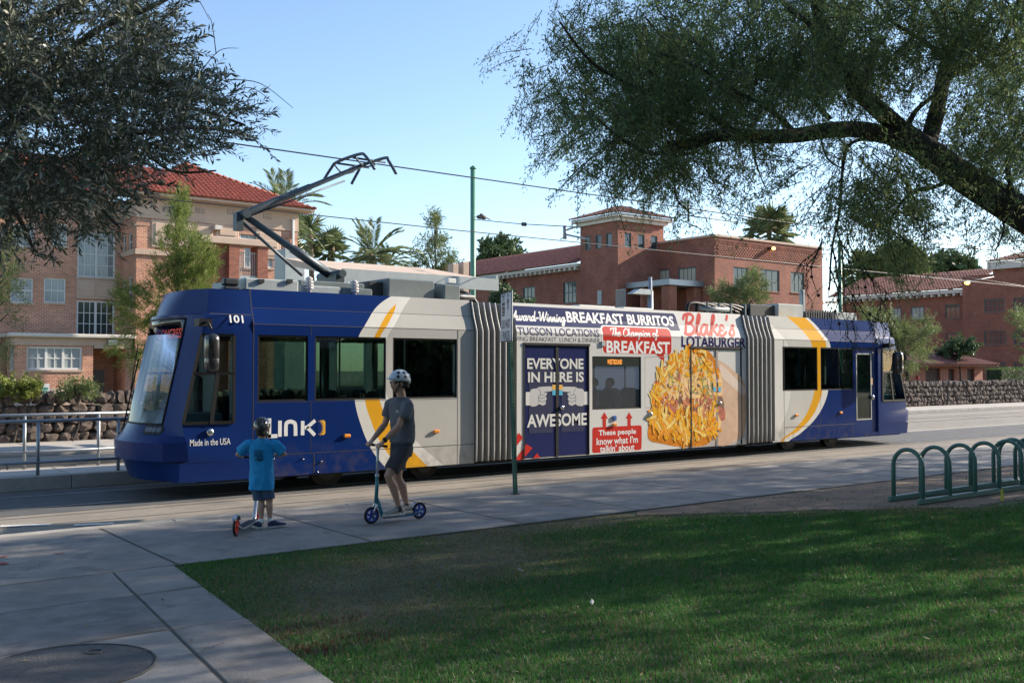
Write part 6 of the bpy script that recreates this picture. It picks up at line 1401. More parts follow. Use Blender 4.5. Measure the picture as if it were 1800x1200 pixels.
for pts, r in (([(1473,95),(1487,40),(1500,-30)],.055), ([(1660,140),(1715,110),(1765,70),(1790,0)],.045), ([(1592,232),(1610,195),(1650,160),(1672,130)],.04), ([(1475,100),(1440,70),(1420,40),(1380,10),(1350,-40)],.05),
  ([(1460,210),(1420,170),(1380,150),(1330,140)],.03), ([(1400,236),(1350,190),(1290,160),(1230,120),(1150,90)],.035), ([(1300,238),(1240,200),(1180,180),(1110,150),(1040,110),(985,40)],.035), ([(1215,252),(1150,270),(1100,250),(1040,200)],.03),
  ([(1560,250),(1515,245),(1488,262),(1480,310),(1476,370),(1462,440),(1458,510)],.026), ([(1190,256),(1185,300),(1190,350),(1215,375)],.018), ([(1668,110),(1620,70),(1570,40),(1540,0)],.035), ([(1320,239),(1330,290),(1345,330)],.015),
  ([(1680,310),(1640,330),(1600,340),(1570,380),(1560,430)],.03), ([(1800,402),(1780,340),(1770,280),(1790,220)],.04), ([(1750,360),(1765,400),(1750,440)],.02), ([(1510,165),(1530,110),(1560,60)],.03), ([(1900,470),(1950,350),(1960,200),(1900,50)],.09), ([(1440,232),(1455,280),(1490,300)],.015)):
    limb(mb, [P_(a, b, 11.5-.0035*max(0, 1500-a)+random.uniform(-.25, .25)*(i > 0)) for i, (a, b) in enumerate(pts)], r, r*.35, 4, 6)
mb.build('branches', MT['bark'], mq, kind='stuff')
ME = [(1015,45,72,62,.5), (1090,130,118,112,1.25), (1060,245,58,62,.75), (1150,280,66,52,.75), (1040,180,66,60,.8), (1225,185,140,118,1.45), (1300,55,230,95,1.5), (1250,290,50,52,.35), (1420,110,120,100,.9), (1600,50,200,85,1.4, 9.6, 16), (1740,150,95,140,2.0, 10, 16.5), (1765,335,54,95,2.0, 11, 17),
      (1555,275,70,48,.6), (1570,365,60,75,1.8), (1500,330,40,60,.4), (1640,430,30,30,.4), (1480,270,50,50,.4), (1400,270,60,40,.22), (1085,330,40,26,.22), (1225,355,16,26,.3), (1690,400,22,34,.14), (960,375,22,22,.12), (1500,-190,640,150,1.2, 9, 15), (2060,120,240,330,1.3, 9, 17)]
cl_ = ellipse_points(ME, 960, 9.6, 13.8); st = np.repeat(cl_, 7, 0)+RNG.normal(size=(960*7, 3))*[.22, .22, .16]; n = len(st)
dr_ = np.repeat(RNG.normal(size=(960, 3))*[.55, .55, .2]+[0, 0, -.5], 7, 0)+RNG.normal(size=(n, 3))*[.35, .35, .2]
C, A, ln = twigs(st, dr_, RNG.uniform(.3, .7, n), 42, .95, .34)
k = len(C); C = C+RNG.normal(size=(k, 3))*.035
A = unit(A+np.array([0, 0, -.5]))
mqm = [leafmat('mesquite leaf', [(.13,.20,.085), (.20,.28,.12), (.16,.235,.10)], .58, .6), leafmat('pale mesquite leaf', [(.26,.27,.09), (.21,.25,.09)], .55, .55)]
pale = (RNG.random(k) < np.repeat(np.where(RNG.random(n) < .10, .8, .16), 42)).astype(int)
C2 = np.concatenate([C, C+RNG.normal(size=(k, 3))*.03]); A2 = np.concatenate([A, unit(A+RNG.normal(size=(k, 3))*.6)])
quadmesh('crown', C2, A2, RNG.uniform(.036, .07, 2*k), RNG.uniform(.009, .0155, 2*k), mqm, mq, 'stuff', np.concatenate([pale, pale]))
twig_mesh(ln, mq, MT['bark'], .006)
# bare hanging twigs
mb = MB()
def bare(p, d, L, r, lev):
    P = [p]
    for i in range(6):
        d = (d+Vector((random.gauss(0, .25), random.gauss(0, .25), random.gauss(-.14, .12)))).normalized(); P.append(P[-1]+d*L/6)
        if lev < 3 and random.random() < .6: bare(P[-1], (d+Vector((random.gauss(0, .8), random.gauss(0, .8), -.1))).normalized(), L*.52, r*.6, lev+1)
        if random.random() < .6: mb.ball(P[-1], r*1.9, 5, 4)
    mb.tube(P, [r*(1-.12*i) for i in range(7)], 5, caps=False)
for a, b, L in ((1462,430,1.0), (1458,470,.9), (1470,400,1.1), (1480,430,.95), (1490,410,.7), (1446,420,.7)): bare(P_(a, b), Vector((random.gauss(0, .3), random.gauss(0, .3), -1)).normalized(), L, .011, 0)
mb.build('bare_twigs', MT['bark'], mq, kind='stuff', recalc=False)

# ---------------- olive, left
ob = Vector((-1.9, 7.9, .1))
ol = thing('olive_tree', 'dark grey green olive tree leaning in at the top left', 'tree', ob)
mb = MB(); O_ = lambda px, py, d=8.6: at_d(px, py, d)
limb(mb, [ob, ob+Vector((.1, .1, 1.2)), ob+Vector((.5, .3, 2.2)), O_(-180, 260, 8.2)], .24, .14, 6, 12)
tr = mb.build('trunk', MT['bark2'], ol); mb = MB()
for pts, r in (([(-180,260),(-60,200),(60,160),(180,130),(300,150)],.09), ([(-180,260),(-40,300),(100,285),(240,235),(360,225),(440,240)],.035), ([(-180,260),(-60,120),(60,40),(200,-20)],.08), ([(60,160),(160,60),(250,20),(310,-10)],.04), ([(100,290),(160,350),(210,400)],.03), ([(-60,260),(20,360),(60,440)],.035), ([(180,130),(250,180),(340,190),(430,220)],.03), ([(240,250),(300,300),(380,300)],.02)):
    limb(mb, [O_(a, b, 8.6+random.uniform(-.4, .4)*(i > 0)) for i, (a, b) in enumerate(pts)], r, r*.35, 5, 7)
mb.build('branches', MT['bark2'], ol, kind='stuff')
OE = [(110,90,185,115,1.5), (45,235,145,125,1.7), (225,185,120,95,1.4), (340,190,72,66,.95), (400,225,42,32,.6), (85,350,105,60,1.0), (185,290,95,52,1.1), (280,60,52,52,.7), (30,405,52,34,.6), (150,385,42,28,.45), (300,255,70,28,.5), (440,215,22,20,.12), (415,262,22,12,.15), (-200,150,250,330,1.4, 6.5, 11), (100,-140,250,130,1.3, 7, 11)]
st = ellipse_points(OE, 5200, 7.2, 10.6); n = len(st)
ctr = np.array(tuple(O_(20, 230))); dr_ = unit(st-ctr)*.8+RNG.normal(size=(n, 3))*.6+[.1, 0, .05]
C, A, ln = twigs(st, dr_, RNG.uniform(.18, .42, n), 22, .75, .2); k = len(C)
olm = [leafmat('olive leaf', [(.05,.074,.040), (.095,.12,.072), (.07,.094,.056)], .25, .38, .5), leafmat('olive leaf pale side', [(.25,.27,.21), (.34,.35,.29)], .25, .5)]
quadmesh('crown', C, A, RNG.uniform(.05, .085, k), RNG.uniform(.013, .021, k), olm, ol, 'stuff', (RNG.random(k) < .33).astype(int))
twig_mesh(ln, ol, MT['bark2'], .004)
mb = MB()
for a, b, c, d in ((400,140,515,190), (380,95,365,25), (330,5,368,35), (400,165,480,180), (350,130,420,85)):
    p, q = O_(a, b), O_(c, d); limb(mb, [p, p.lerp(q, .5)+Vector((0, 0, .09)), q], .005, .002, 5, 4)
for a, b in ((100, 180), (60, 150), (150, 210), (95, 260), (130, 170)):
    p = O_(a, b, 7.3); limb(mb, [p, p+Vector((-.12, 0, -.15)), p+Vector((-.16, 0, -.5)), p+Vector((-.1, 0, -.75))], .006, .003, 5, 4)
mb.build('bare_twigs', MT['bark2'], ol, kind='stuff')

# ---------------- general trees
def tree(label, px, pbase, D, ells, n, ln_, wd, mats, per=26, L=(.5, 1.0), trunk_r=.12, droop=.05, up=.3, name='leafy_tree', cat='tree', group=None, spread=.9, dz=1.6, bark=None, twr=.012, rad=1.0):
    b = at_d(px, pbase, D); b.z = .16; t = thing(name, label, cat, b, 0, group)
    pts = ellipse_points(ells, n, D-dz, D+dz); c = pts.mean(0); top_ = Vector((c[0], c[1], pts[:,2].max()-.3))
    mb = MB(); limb(mb, [b, b.lerp(top_, .4)+Vector((.1, 0, 0)), top_], trunk_r, trunk_r*.15, 5, 8)
    for q in pts[:: max(1, len(pts)//26)]:
        f = min(.95, max(.2, (q[2]-b.z)/(top_.z-b.z+.01)-.15)); s_ = b.lerp(top_, f); limb(mb, [s_, s_.lerp(Vector(q), .5)+Vector((0, 0, .1)), Vector(q)], trunk_r*.3, trunk_r*.08, 4, 5)
    mb.build('trunk', bark or MT['bark'], t)
    d = unit(pts-np.array([c[0], c[1], c[2]-dz*.5]))*rad+RNG.normal(size=(n, 3))*.5+[0, 0, up]
    C, A, lines = twigs(pts, d, RNG.uniform(*L, n), per, spread, droop); k = len(C); C = C+RNG.normal(size=(k, 3))*ln_*.25
    quadmesh('crown', C, A, RNG.uniform(.7, 1.3, k)*ln_, RNG.uniform(.7, 1.3, k)*wd, mats, t, 'stuff')
    return t
pine_l = [leafmat('bright pine needles', [(.13,.18,.04), (.21,.25,.06), (.09,.14,.035)], .35, .6)]
dark_l = [leafmat('dark leaves', [(.05,.085,.036), (.085,.13,.055), (.06,.105,.045)], .25)]
mid_l = [leafmat('dusty green leaves', [(.10,.14,.05), (.165,.20,.075), (.13,.17,.06)], .35, .6)]
tree('bright green conical pine in front of the orange brick hall', 318, 705, 38, [(318,385,12,32,2.2), (317,440,30,30,1.4), (322,490,48,30,1.3), (300,545,80,40,.8), (340,480,34,40,.8), (250,530,38,26,.4), (235,600,28,40,.7), (300,600,45,55,.6), (225,520,12,18,.6), (360,470,14,26,.6)], 560, .20, .024, pine_l, 52, (.4, .8), .13, .0, .45, 'pine_tree', dz=.9, spread=.6)
tree('pale feathery tree at the left picture edge before the brick hall', -25, 705, 36, [(-30,470,50,70,1), (10,520,22,34,.9), (0,440,14,40,.7), (-40,600,50,60,.6)], 230, .20, .02, mid_l, 40, (.5, 1), .14, .15, .0, 'leafy_tree', dz=.9)
tree('tall thin conifer against the sky left of the tram pole', 765, 700, 92, [(766,400,8,14,1.6), (765,435,22,16,.7), (762,465,34,18,.9), (785,460,12,12,.5)], 120, .42, .07, mid_l, 40, (.7, 1.5), .2, 0, .4, 'conifer', dz=1.5)
tree('round dark tree top beyond the roof of the long wing', 880, 700, 125, [(882,450,26,13,1.5), (862,462,14,10,1), (905,456,9,9,1), (872,485,30,25,1)], 110, .8, .35, dark_l, 40, (1, 2), .3, 0, .2, dz=3)
tree('hazy tree behind the far roof, left of two', 1545, 700, 140, [(1535,475,28,22,1), (1580,470,34,26,.9), (1600,480,20,20,.8), (1505,490,18,16,.6)], 170, .9, .32, mid_l, 40, (1.2, 2.2), .3, 0, .2, dz=3)
tree('round dark green tree behind the far roof, right of two', 1672, 700, 150, [(1670,474,30,12,1.6), (1695,482,16,10,1), (1650,478,14,8,1)], 110, .9, .38, dark_l, 40, (1, 2), .3, 0, .2, dz=3)
tree('feathery olive green tree behind the rear cab of the streetcar', 1600, 700, 56, [(1555,575,30,22,1), (1590,612,34,32,1.1), (1618,585,22,18,.8), (1575,655,26,20,.6), (1535,560,16,12,.7)], 230, .26, .04, mid_l, 38, (.6, 1.1), .14, .1, .05, dz=1.8)
tree('bushy tree showing above the rear roof of the streetcar', 1318, 700, 52, [(1322,510,22,20,1.4), (1290,522,28,12,1), (1305,535,36,14,1), (1275,512,10,6,.4)], 200, .22, .035, mid_l, 36, (.4, .9), .12, .05, .2, dz=1.2)
tree('leafy branch tree at the right picture edge before the far hall', 1800, 700, 60, [(1800,575,14,24,1), (1818,600,22,34,1)], 70, .24, .05, mid_l, 34, (.5, 1), .14, .05, .1, dz=1.4)
tree('dark climbing bush against the far red brick hall above the gatehouse', 1688, 690, 76, [(1690,612,22,10,1.4), (1680,620,24,8,1.2)], 90, .26, .13, dark_l, 34, (.4, .8), .1, 0, .1, 'bush', 'bush', dz=1)
tree('green treetop peeking between the bellows and the white sign', 888, 700, 40, [(886,535,12,16,1.2), (915,545,18,6,.8)], 60, .2, .08, dark_l, 30, (.3, .6), .08, 0, .2, dz=.6)
def shrub(label, ells, D, n, ln_, wd, mats): tree(label, ells[0][0], 700, D, ells, n, ln_, wd, mats, 26, (.15, .4), .03, 0, .4, 'shrub', 'shrub', 'shrubs behind the left stone wall', dz=.35)
yl = [leafmat('yellow green leaves', [(.14,.18,.035), (.24,.26,.06), (.10,.14,.03)], .4)]
shrub('yellow green shrub at the far left above the stone wall', [(25,690,22,12,1), (10,694,14,10,1)], 24.6, 80, .09, .045, yl)
shrub('bright shrub just left of the small white notice', [(50,692,14,11,1)], 24.8, 60, .09, .045, yl)
shrub('thin green shrub right of the small white notice', [(128,690,24,10,1), (145,692,18,8,1)], 25.2, 80, .10, .03, mid_l)
# hedge
a, b = on_y(1754, 660, 33), on_y(1850, 660, 33); hd_ = thing('hedge', 'clipped bright green hedge at the right edge behind the stone wall', 'hedge', (a.x, 33, .16)); zt = on_y(1780, 646, 33).z
n = 9000; P = np.stack([RNG.uniform(a.x, b.x, n), RNG.uniform(32.6, 34, n), RNG.uniform(.2, zt, n)], 1); quadmesh('foliage', P, unit(RNG.normal(size=(n, 3))), .12, .06, [leafmat('hedge leaves', [(.07,.13,.03), (.12,.19,.045)], .3)], hd_, 'stuff')
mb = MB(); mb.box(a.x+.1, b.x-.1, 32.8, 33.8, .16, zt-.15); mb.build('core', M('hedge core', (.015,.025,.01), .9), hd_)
# ---------------- palms
palm_l = [leafmat('palm leaf', [(.11,.155,.065), (.17,.22,.095), (.20,.21,.10)], .32, .45)]
def palm(label, px, pc, D, R_, nf, fan, tr=.22, seed=0):
    r = random.Random(seed); c = at_d(px, pc, D); b = Vector((c.x+.3, c.y, .16)); t = thing('palm_tree', label, 'palm', b, 0, 'palm trees beyond the halls')
    mb = MB(); limb(mb, [b, b.lerp(c, .5)+Vector((.15, 0, 0)), c], tr*1.15, tr, 6, 9); mb.ball(c-Vector((0, 0, .3)), (tr*1.5, tr*1.5, .6)); mb.build('trunk', MT['barkp'], t)
    C, A, Ls, Ws = [], [], [], []; mb = MB()
    for k in range(nf):
        az = r.uniform(0, 2*math.pi); el = r.uniform(-.5, 1.35); L = R_*r.uniform(.8, 1.1); d = Vector((math.cos(az)*math.cos(el), math.sin(az)*math.cos(el), math.sin(el)))
        if fan:
            q = c+d*L*.5-Vector((0, 0, .08*L)); mb.tube([c, c.lerp(q, .5)+Vector((0, 0, .03*L)), q], [.03, .025, .02], 4)
            s_ = d.cross(Vector((0, 0, 1))).normalized(); u = s_.cross(d)
            for j in range(22):
                a_ = -1.9+3.8*j/21; e = (d*math.cos(a_)+s_*math.sin(a_)+Vector((0, 0, -.22*abs(a_)-.1))).normalized(); C.append(tuple(q)); A.append(tuple(e)); Ls.append(L*.55*r.uniform(.85, 1.1)); Ws.append(L*.085)
        else:
            pts = []; m = 26
            for j in range(m+1): s2 = j/m; pts.append(c+d*L*s2+Vector((0, 0, -.42*L*s2*s2*(.5+math.cos(el)*.6))))
            mb.tube(pts, [.035*(1-.8*j/m) for j in range(m+1)], 4)
            for j in range(3, m+1):
                tan = (pts[j]-pts[j-1]).normalized(); s_ = tan.cross(Vector((0, 0, 1))).normalized()
                for sg_ in (-1, 1): e = (tan*.75+s_*sg_*.8+Vector((0, 0, .12))).normalized(); C.append(tuple(pts[j])); A.append(tuple(e)); Ls.append(L*.21*(1.1-.6*abs(j/m-.45))); Ws.append(L*.022)
    mb.build('frond_stalks', M('frond stalk', (.13,.14,.06), .7), t, kind='stuff')
    quadmesh('fronds', C, A, Ls, Ws, palm_l, t, 'stuff')
palm('date palm with long feather fronds beside the orange hall roof', 500, 372, 74, 4.2, 26, False, seed=1)
palm('fan palm behind the grey equipment box at the hall corner', 545, 418, 84, 2.6, 26, True, seed=2)
palm('lower fan palm between the other palms', 583, 437, 88, 2.3, 24, True, seed=3)
palm('broad date palm standing clear against the sky above the shelter', 652, 452, 84, 4.4, 44, False, .3, seed=4)
palm('small palm with yellow heart at the right end of the palm row', 680, 468, 90, 3.2, 18, False, seed=5)
palm('fan palm behind the flat parapet of the dark red hall', 1352, 402, 110, 3.6, 34, True, seed=6)

# ---------------- wood behind the camera, what the tram windows mirror
n = 42000; X = RNG.uniform(-70, 120, n); Yb = RNG.uniform(-40, -26, n); hN = np.array([9+4*noise.noise(Vector((a*.09, 0, 3))) for a in X]); Zb = RNG.uniform(0, 1, n)**.8*hN
tl_ = quadmesh('tree_line', np.stack([X, Yb, Zb], 1), unit(RNG.normal(size=(n, 3))), RNG.uniform(.7, 1.3, n), RNG.uniform(.4, .7, n), dark_l, None, 'stuff'); n = 5000; quadmesh('tree_line', np.stack([RNG.uniform(-80, 130, n), RNG.uniform(-42, -34, n), RNG.uniform(0, 9, n)], 1), unit(RNG.normal(size=(n, 3))), 3.2, 2.2, dark_l, None, 'stuff')['label'] = 'coarse leaf sheets added to close sky gaps in the unseen campus trees'; tag(tl_, 'dense belt of campus trees far behind the camera', 'trees')  # coarse leaves added so no bright sky gaps mirror in the tram
# ---------------- trees to the right of the view that shade lawn and path
def shade_tree(label, x, y, hgt, rx, n):
    b = Vector((x, y, .1)); t = thing('shade_tree', label, 'tree', b, 0, 'shade trees along the lawn'); mb = MB(); top_ = b+Vector((0, 0, hgt*.75)); limb(mb, [b, b.lerp(top_, .4), top_], .22, .06, 4, 8)
    for k in range(9): a = k*.7; limb(mb, [b.lerp(top_, .4), b+Vector((math.cos(a)*rx*.45, math.sin(a)*rx*.45, hgt*.6)), b+Vector((math.cos(a)*rx*.85, math.sin(a)*rx*.85, hgt*.75))], .09, .02, 4, 5)
    mb.build('trunk', MT['bark'], t)
    u = unit(RNG.normal(size=(n, 3)))*np.cbrt(RNG.uniform(.15, 1, n))[:, None]; P = u*[rx, rx, hgt*.36]+[x, y, hgt*.64]
    quadmesh('crown', P, unit(RNG.normal(size=(n, 3))+[0, 0, -.3]), RNG.uniform(.2, .34, n), RNG.uniform(.08, .14, n), mqm[:1], t, 'stuff')
for x, y, h, rx, n, lab in ((22.5, 4.6, 10.6, 3.2, 5300, 'mesquite beside the pavement'), (21, -.8, 8.5, 4.0, 3000, 'tall mesquite behind the racks'), (28.5, 5.2, 12.5, 3.6, 6200, 'far mesquite beside the pavement'), (29.5, -1, 9.5, 4.5, 5000, 'broad far mesquite'), (13.5, -3, 7.5, 3.8, 4200, 'mesquite on the near lawn'), (36, 4.6, 13.5, 4.2, 7500, 'last mesquite in the row'), (-15, 9, 9, 4.2, 8000, 'mesquite down the street to the left'), (-6, 32, 15, 5.5, 11000, 'tall tree beyond the wall to the left'), (-19, 34, 16, 6.5, 11000, 'second tall tree beyond the wall to the left'), (3, -6, 9.5, 5, 11000, 'tree behind the photographer'), (-8, -1.5, 9, 5, 11000, 'tree behind the path'), (11, -10, 10, 5.5, 11000, 'broad tree behind the lawn'), (-4, -14, 11, 6, 11000, 'tall tree far behind the path'), (-10, 6.5, 8.5, 3.8, 9000, 'tree left of the olive')):
    shade_tree('shady '+lab+', outside the picture', x, y, h, rx, n)
# ================================================================ people and scooters
def remesh(mb, name, vox, mats, parent, it=3, sub=False, world=False):
    me = mb.mesh('tmp'); o = bpy.data.objects.new('tmp', me); COL.objects.link(o); m = o.modifiers.new('r', 'REMESH'); m.mode = 'VOXEL'; m.voxel_size = vox; m.use_smooth_shade = True
    s_ = o.modifiers.new('s', 'SMOOTH'); s_.factor = .5; s_.iterations = it
    dg = bpy.context.evaluated_depsgraph_get(); dg.update(); m2 = bpy.data.meshes.new_from_object(o.evaluated_get(dg)); bpy.data.objects.remove(o); bpy.data.meshes.remove(me)
    m2.name = name; m2.materials.clear(); m2.polygons.foreach_set('use_smooth', [True]*len(m2.polygons)); m2.polygons.foreach_set('material_index', [0]*len(m2.polygons))
    return link(name, m2, mats, parent)
def ring(c, rf, rl, n=16, tilt=0, e=1.0):
    c = Vector(c); out = []
    for k in range(n):
        a = 2*math.pi*k/n; x = math.copysign(abs(math.cos(a))**e, math.cos(a))*rf; y = math.copysign(abs(math.sin(a))**e, math.sin(a))*rl
        out.append(c+Vector((x, y, tilt*x)))
    return out
def arm(mb, sh, el, wr, hd_, s=1.0, grip=None):
    sh, el, wr, hd_ = map(Vector, (sh, el, wr, hd_)); mb.tube([sh, sh.lerp(el, .3), sh.lerp(el, .7), el, el.lerp(wr, .25), el.lerp(wr, .6), wr], [x*s for x in (.052, .05, .042, .038, .041, .034, .025)], 12)
    d = (hd_-wr).normalized(); side_ = Vector((0, 1, 0)); up_ = d.cross(side_).normalized()
    pc = wr+d*.05*s; mb.obox(pc, d*.045*s, side_*.038*s, up_*.014*s)
    if grip is not None:                # fingers curl round the bar through `grip` (bar runs along y)
        g = Vector(grip)
        for k in range(4):
            y = g.y+(-.036+.024*k)*s; L_ = (1.0, 1.08, 1.02, .85)[k]; R_ = .022*L_*s; P = [pc+d*.03*s+Vector((0, (-.030+.02*k)*s, 0))]
            for a in (2.0, 1.2, .3, -.7, -1.6): P.append(Vector((g.x+R_*math.cos(a), y, g.z+R_*math.sin(a))))
            mb.tube(P, [.0098*s, .0098*s, .0092*s, .0088*s, .008*s, .006*s], 8)
        th_ = pc+side_*(.04*s if g.y < 0 else -.04*s); mb.tube([th_-d*.02*s, th_+d*.02*s-Vector((0, 0, .012)), Vector((g.x+.0, th_.y*.5+g.y*.5, g.z-.022*s)), Vector((g.x+.018*s, g.y+(.02 if g.y < 0 else -.02)*s, g.z-.018*s))], [.0125*s, .0115*s, .010*s, .007*s], 8)
def leg(mb, hip, kn, an, s=1.0):
    hip, kn, an = map(Vector, (hip, kn, an)); back = Vector((-.018*s, 0, 0))
    mb.tube([hip, hip.lerp(kn, .5), hip.lerp(kn, .9), kn, kn.lerp(an, .15), kn.lerp(an, .32)+back, kn.lerp(an, .6)+back*.5, kn.lerp(an, .88), an], [x*s for x in (.082, .072, .056, .054, .050, .057, .045, .033, .036)], 14)
def head(mb, c, s=1.0, yaw=0):
    b = MB(); b.ball((0, 0, 0), (.095, .074, .115), 22, 16); V = []
    for v in b.v:
        x, y, z = v
        if z < 0: k = 1+z*2.4; y *= max(.55, k); x = x*max(.72, 1+z*1.3)+(.022*(-z/.115) if x > 0 else .030*(-z/.115))
        if x > .06 and abs(z-.01) < .018 and abs(y) > .012: x -= .008       # eye hollows
        V.append((x, y, z))
    for dx in ((.094, .0, -.022, .016, .012, .024), (.088, 0, .002, .010, .009, .02)): b.ball(dx[:3], dx[3:], 8, 6); V += b.v[len(V):]
    for sg_ in (-1, 1): b.ball((-.005, sg_*.074, -.012), (.020, .010, .030), 8, 6); V += b.v[len(V):]
    b.ball((.082, 0, -.062), (.012, .024, .007), 8, 6); V += b.v[len(V):]
    R3 = Matrix.Rotation(yaw, 3, 'Z'); mb.add([Vector(c)+R3@(Vector(v)*s) for v in V], b.f, 0, True)
def shoe(parent, heel, yaw, s, up_m, sole_m, name='shoe', L=.27):
    h = Vector(heel); R3 = Matrix.Rotation(yaw, 3, 'Z'); mb = MB(); rr_ = []
    for x, wd, ht in ((-.01, .022, .055), (.01, .036, .085), (.06, .040, .095), (.11, .040, .080), (.16, .046, .055), (.21, .048, .046), (.25, .036, .038), (.275, .014, .026)):
        q = []
        for k in range(12): a = 2*math.pi*k/12; q.append(h+R3@(Vector((x*L/.27, math.cos(a)*wd, .022+ht/2+math.sin(a)*ht/2*1.0))*s))
        rr_.append(q)
    mb.loft(rr_); o = mb.build(name, up_m, parent, world=False)
    out = [(-.015, .026), (.0, .036), (.06, .041), (.12, .041), (.18, .048), (.225, .048), (.26, .036), (.285, .012)]
    pts = [h+R3@(Vector((x*L/.27, w_, .0))*s) for x, w_ in out]+[h+R3@(Vector((x*L/.27, -w_, .0))*s) for x, w_ in reversed(out)]
    mb = MB(); mb.prism(pts, (0, 0, .032*s)); mb.build('sole', sole_m, o, world=False, bevel=.004); return o
skin = M('skin', (.44,.25,.18), .55, var=.06, vs=20); skin2 = M('child skin', (.46,.27,.20), .55)
# ---------------- scooter
def scooter(label, loc, rz, wb, tube_m, lower_m, rim_m, deck_m, hgt, steer=0, bar=.2, rw=.10, lean=0):
    t = thing('kick_scooter', label, 'scooter', loc, rz, 'kick scooters on the pavement')
    def wheel(x, name):
        mb = MB(); mb.tube([(x+math.cos(a)*(rw-.012), 0, rw+math.sin(a)*(rw-.012)) for a in np.linspace(0, 2*math.pi, 29)], .014, 8, caps=False); w_ = mb.build(name, MT['black'], t, world=False)
        mb = MB(); mb.tube([(x+math.cos(a)*(rw-.028), 0, rw+math.sin(a)*(rw-.028)) for a in np.linspace(0, 2*math.pi, 29)], .011, 6, caps=False)
        for k in range(5): a = 2*math.pi*k/5+.3; mb.bar((x, 0, rw), (x+math.cos(a)*(rw-.03), 0, rw+math.sin(a)*(rw-.03)), .026, .018, up=(0, 1, 0))
        mb.tube([(x, -.018, rw), (x, .018, rw)], .022, 12); mb.build('rim', rim_m, w_, world=False); return w_
    wheel(0, 'wheel'); wheel(wb, 'wheel')
    mb = MB(); mb.box(.10, wb-.17, -.062, .062, .055, .075); mb.tube([(0, -.03, rw), (.11, -.04, .065)], .011, 6); mb.tube([(0, .03, rw), (.11, .04, .065)], .011, 6); mb.build('deck', deck_m, t, world=False, bevel=.004)
    mb = MB(); mb.box(.12, wb-.2, -.05, .05, .0755, .078); mb.build('grip_tape', MT['dark'], t, world=False)
    hx_ = wb-.06; mb = MB(); mb.tube([(wb-.19, 0, .066), (wb-.15, 0, .085), (hx_-.01, 0, .30)], [.026, .026, .022], 10); mb.build('neck', lower_m, t, world=False)
    tx = hx_-.025-lean; mb = MB(); mb.tube([(hx_, 0, .24), (hx_-.012, 0, .44), (hx_-.013-lean*.35, 0, .56)], [.023, .022, .020], 12); mb.build('lower_tube', lower_m, t, world=False)
    mb = MB(); mb.tube([(hx_-.013-lean*.35, 0, .56), (tx, 0, hgt)], .016, 10); mb.tube([(hx_-.013-lean*.35, 0, .55), (hx_-.014-lean*.37, 0, .585)], .026, 10); mb.build('steering_tube', tube_m, t, world=False)
    mb = MB()
    for y in (-.03, .03): mb.tube([(wb, y, rw), (hx_+.01, y*.9, .215), (hx_, 0, .25)], [.011, .012, .016], 8)
    mb.build('fork', MT['chrome'], t, world=False)
    ca, sa = math.cos(steer), math.sin(steer); mb = MB(); mb.tube([(tx-sa*bar, ca*bar, hgt), (tx+sa*bar, -ca*bar, hgt)], .011, 8); mb.build('handlebar', tube_m, t, world=False)
    for s_ in (-1, 1): mb = MB(); mb.tube([(tx-sa*bar*s_*.42, ca*bar*s_*.42, hgt), (tx-sa*bar*s_*1.02, ca*bar*s_*1.02, hgt)], .0165, 10); mb.build('grip', MT['black'], t, world=False)
    mb = MB(); P = [(math.cos(a)*(rw+.018), 0, rw+math.sin(a)*(rw+.018)) for a in np.linspace(.5, 2.4, 9)]
    for p, q in zip(P, P[1:]): mb.bar(p, q, .035, .006, up=(0, 1, 0)) if False else mb.add([(p[0], -.022, p[2]), (p[0], .022, p[2]), (q[0], .022, q[2]), (q[0], -.022, q[2])], [(0, 1, 2, 3)])
    mb.build('fender', MT['chrome'], t, world=False, recalc=False); return t, tx
# ---------------- man on the scooter
ZS_ = .122
rear = on_z(737, 911, ZS_); frt = on_z(653, 920, ZS_); root = on_z(705, 915, ZS_)
blue_m = M('blue anodised', (.02,.16,.32), .3, metal=.3, coat=.4)
dirm = (frt-rear); wb = dirm.length; rzm = math.atan2(dirm.y, dirm.x)
scooter('blue kick scooter with blue wheels under the man in grey', rear, rzm, wb, M('pale tube', (.55,.60,.64), .3, metal=.5), M('teal scooter frame', (.02,.20,.26), .35, coat=.3), M('blue wheel', (.02,.07,.36), .4), M('blue deck', (.03,.14,.28), .4, metal=.3), .925)
man = thing('person', 'man in grey T-shirt, dark shorts and pale helmet riding the blue scooter', 'person', root, rzm)
HB = (.376, .935)
mb = MB()
mb.loft([ring((0, 0, z), a, b, 16) for z, a, b in ((.84, .09, .13), (.90, .11, .155), (1.0, .10, .145), (1.15, .105, .155), (1.3, .11, .175), (1.42, .09, .16), (1.47, .06, .09))])
mb.tube([(-.01, 0, 1.40), (.0, 0, 1.50), (.02, 0, 1.58), (.03, 0, 1.63)], [.07, .058, .054, .056], 12)
head(mb, (.045, 0, 1.665), 1.0)
arm(mb, (.02, .185, 1.42), (.17, .215, 1.16), (.335, .135, .975), (HB[0], .125, HB[1]), 1.0, (HB[0], .125, HB[1])); arm(mb, (.03, -.185, 1.42), (.10, -.225, 1.16), (.325, -.14, .98), (HB[0], -.125, HB[1]), 1.0, (HB[0], -.125, HB[1]))
leg(mb, (.0, .085, .88), (.225, .075, .57), (.055, .05, .165)); leg(mb, (-.01, -.085, .88), (-.0, -.08, .53), (-.115, -.05, .165))
mb.tube([(.055, .05, .17), (.075, .05, .11), (.13, .05, .10)], [.036, .038, .03], 8); mb.tube([(-.115, -.05, .17), (-.10, -.05, .11), (-.04, -.05, .10)], [.036, .038, .03], 8)
remesh(mb, 'body', .008, skin, man, 2)
shirt_m = M('grey T-shirt', (.115,.118,.142), .9, var=.16, vs=7, bump=.7, bs=9)
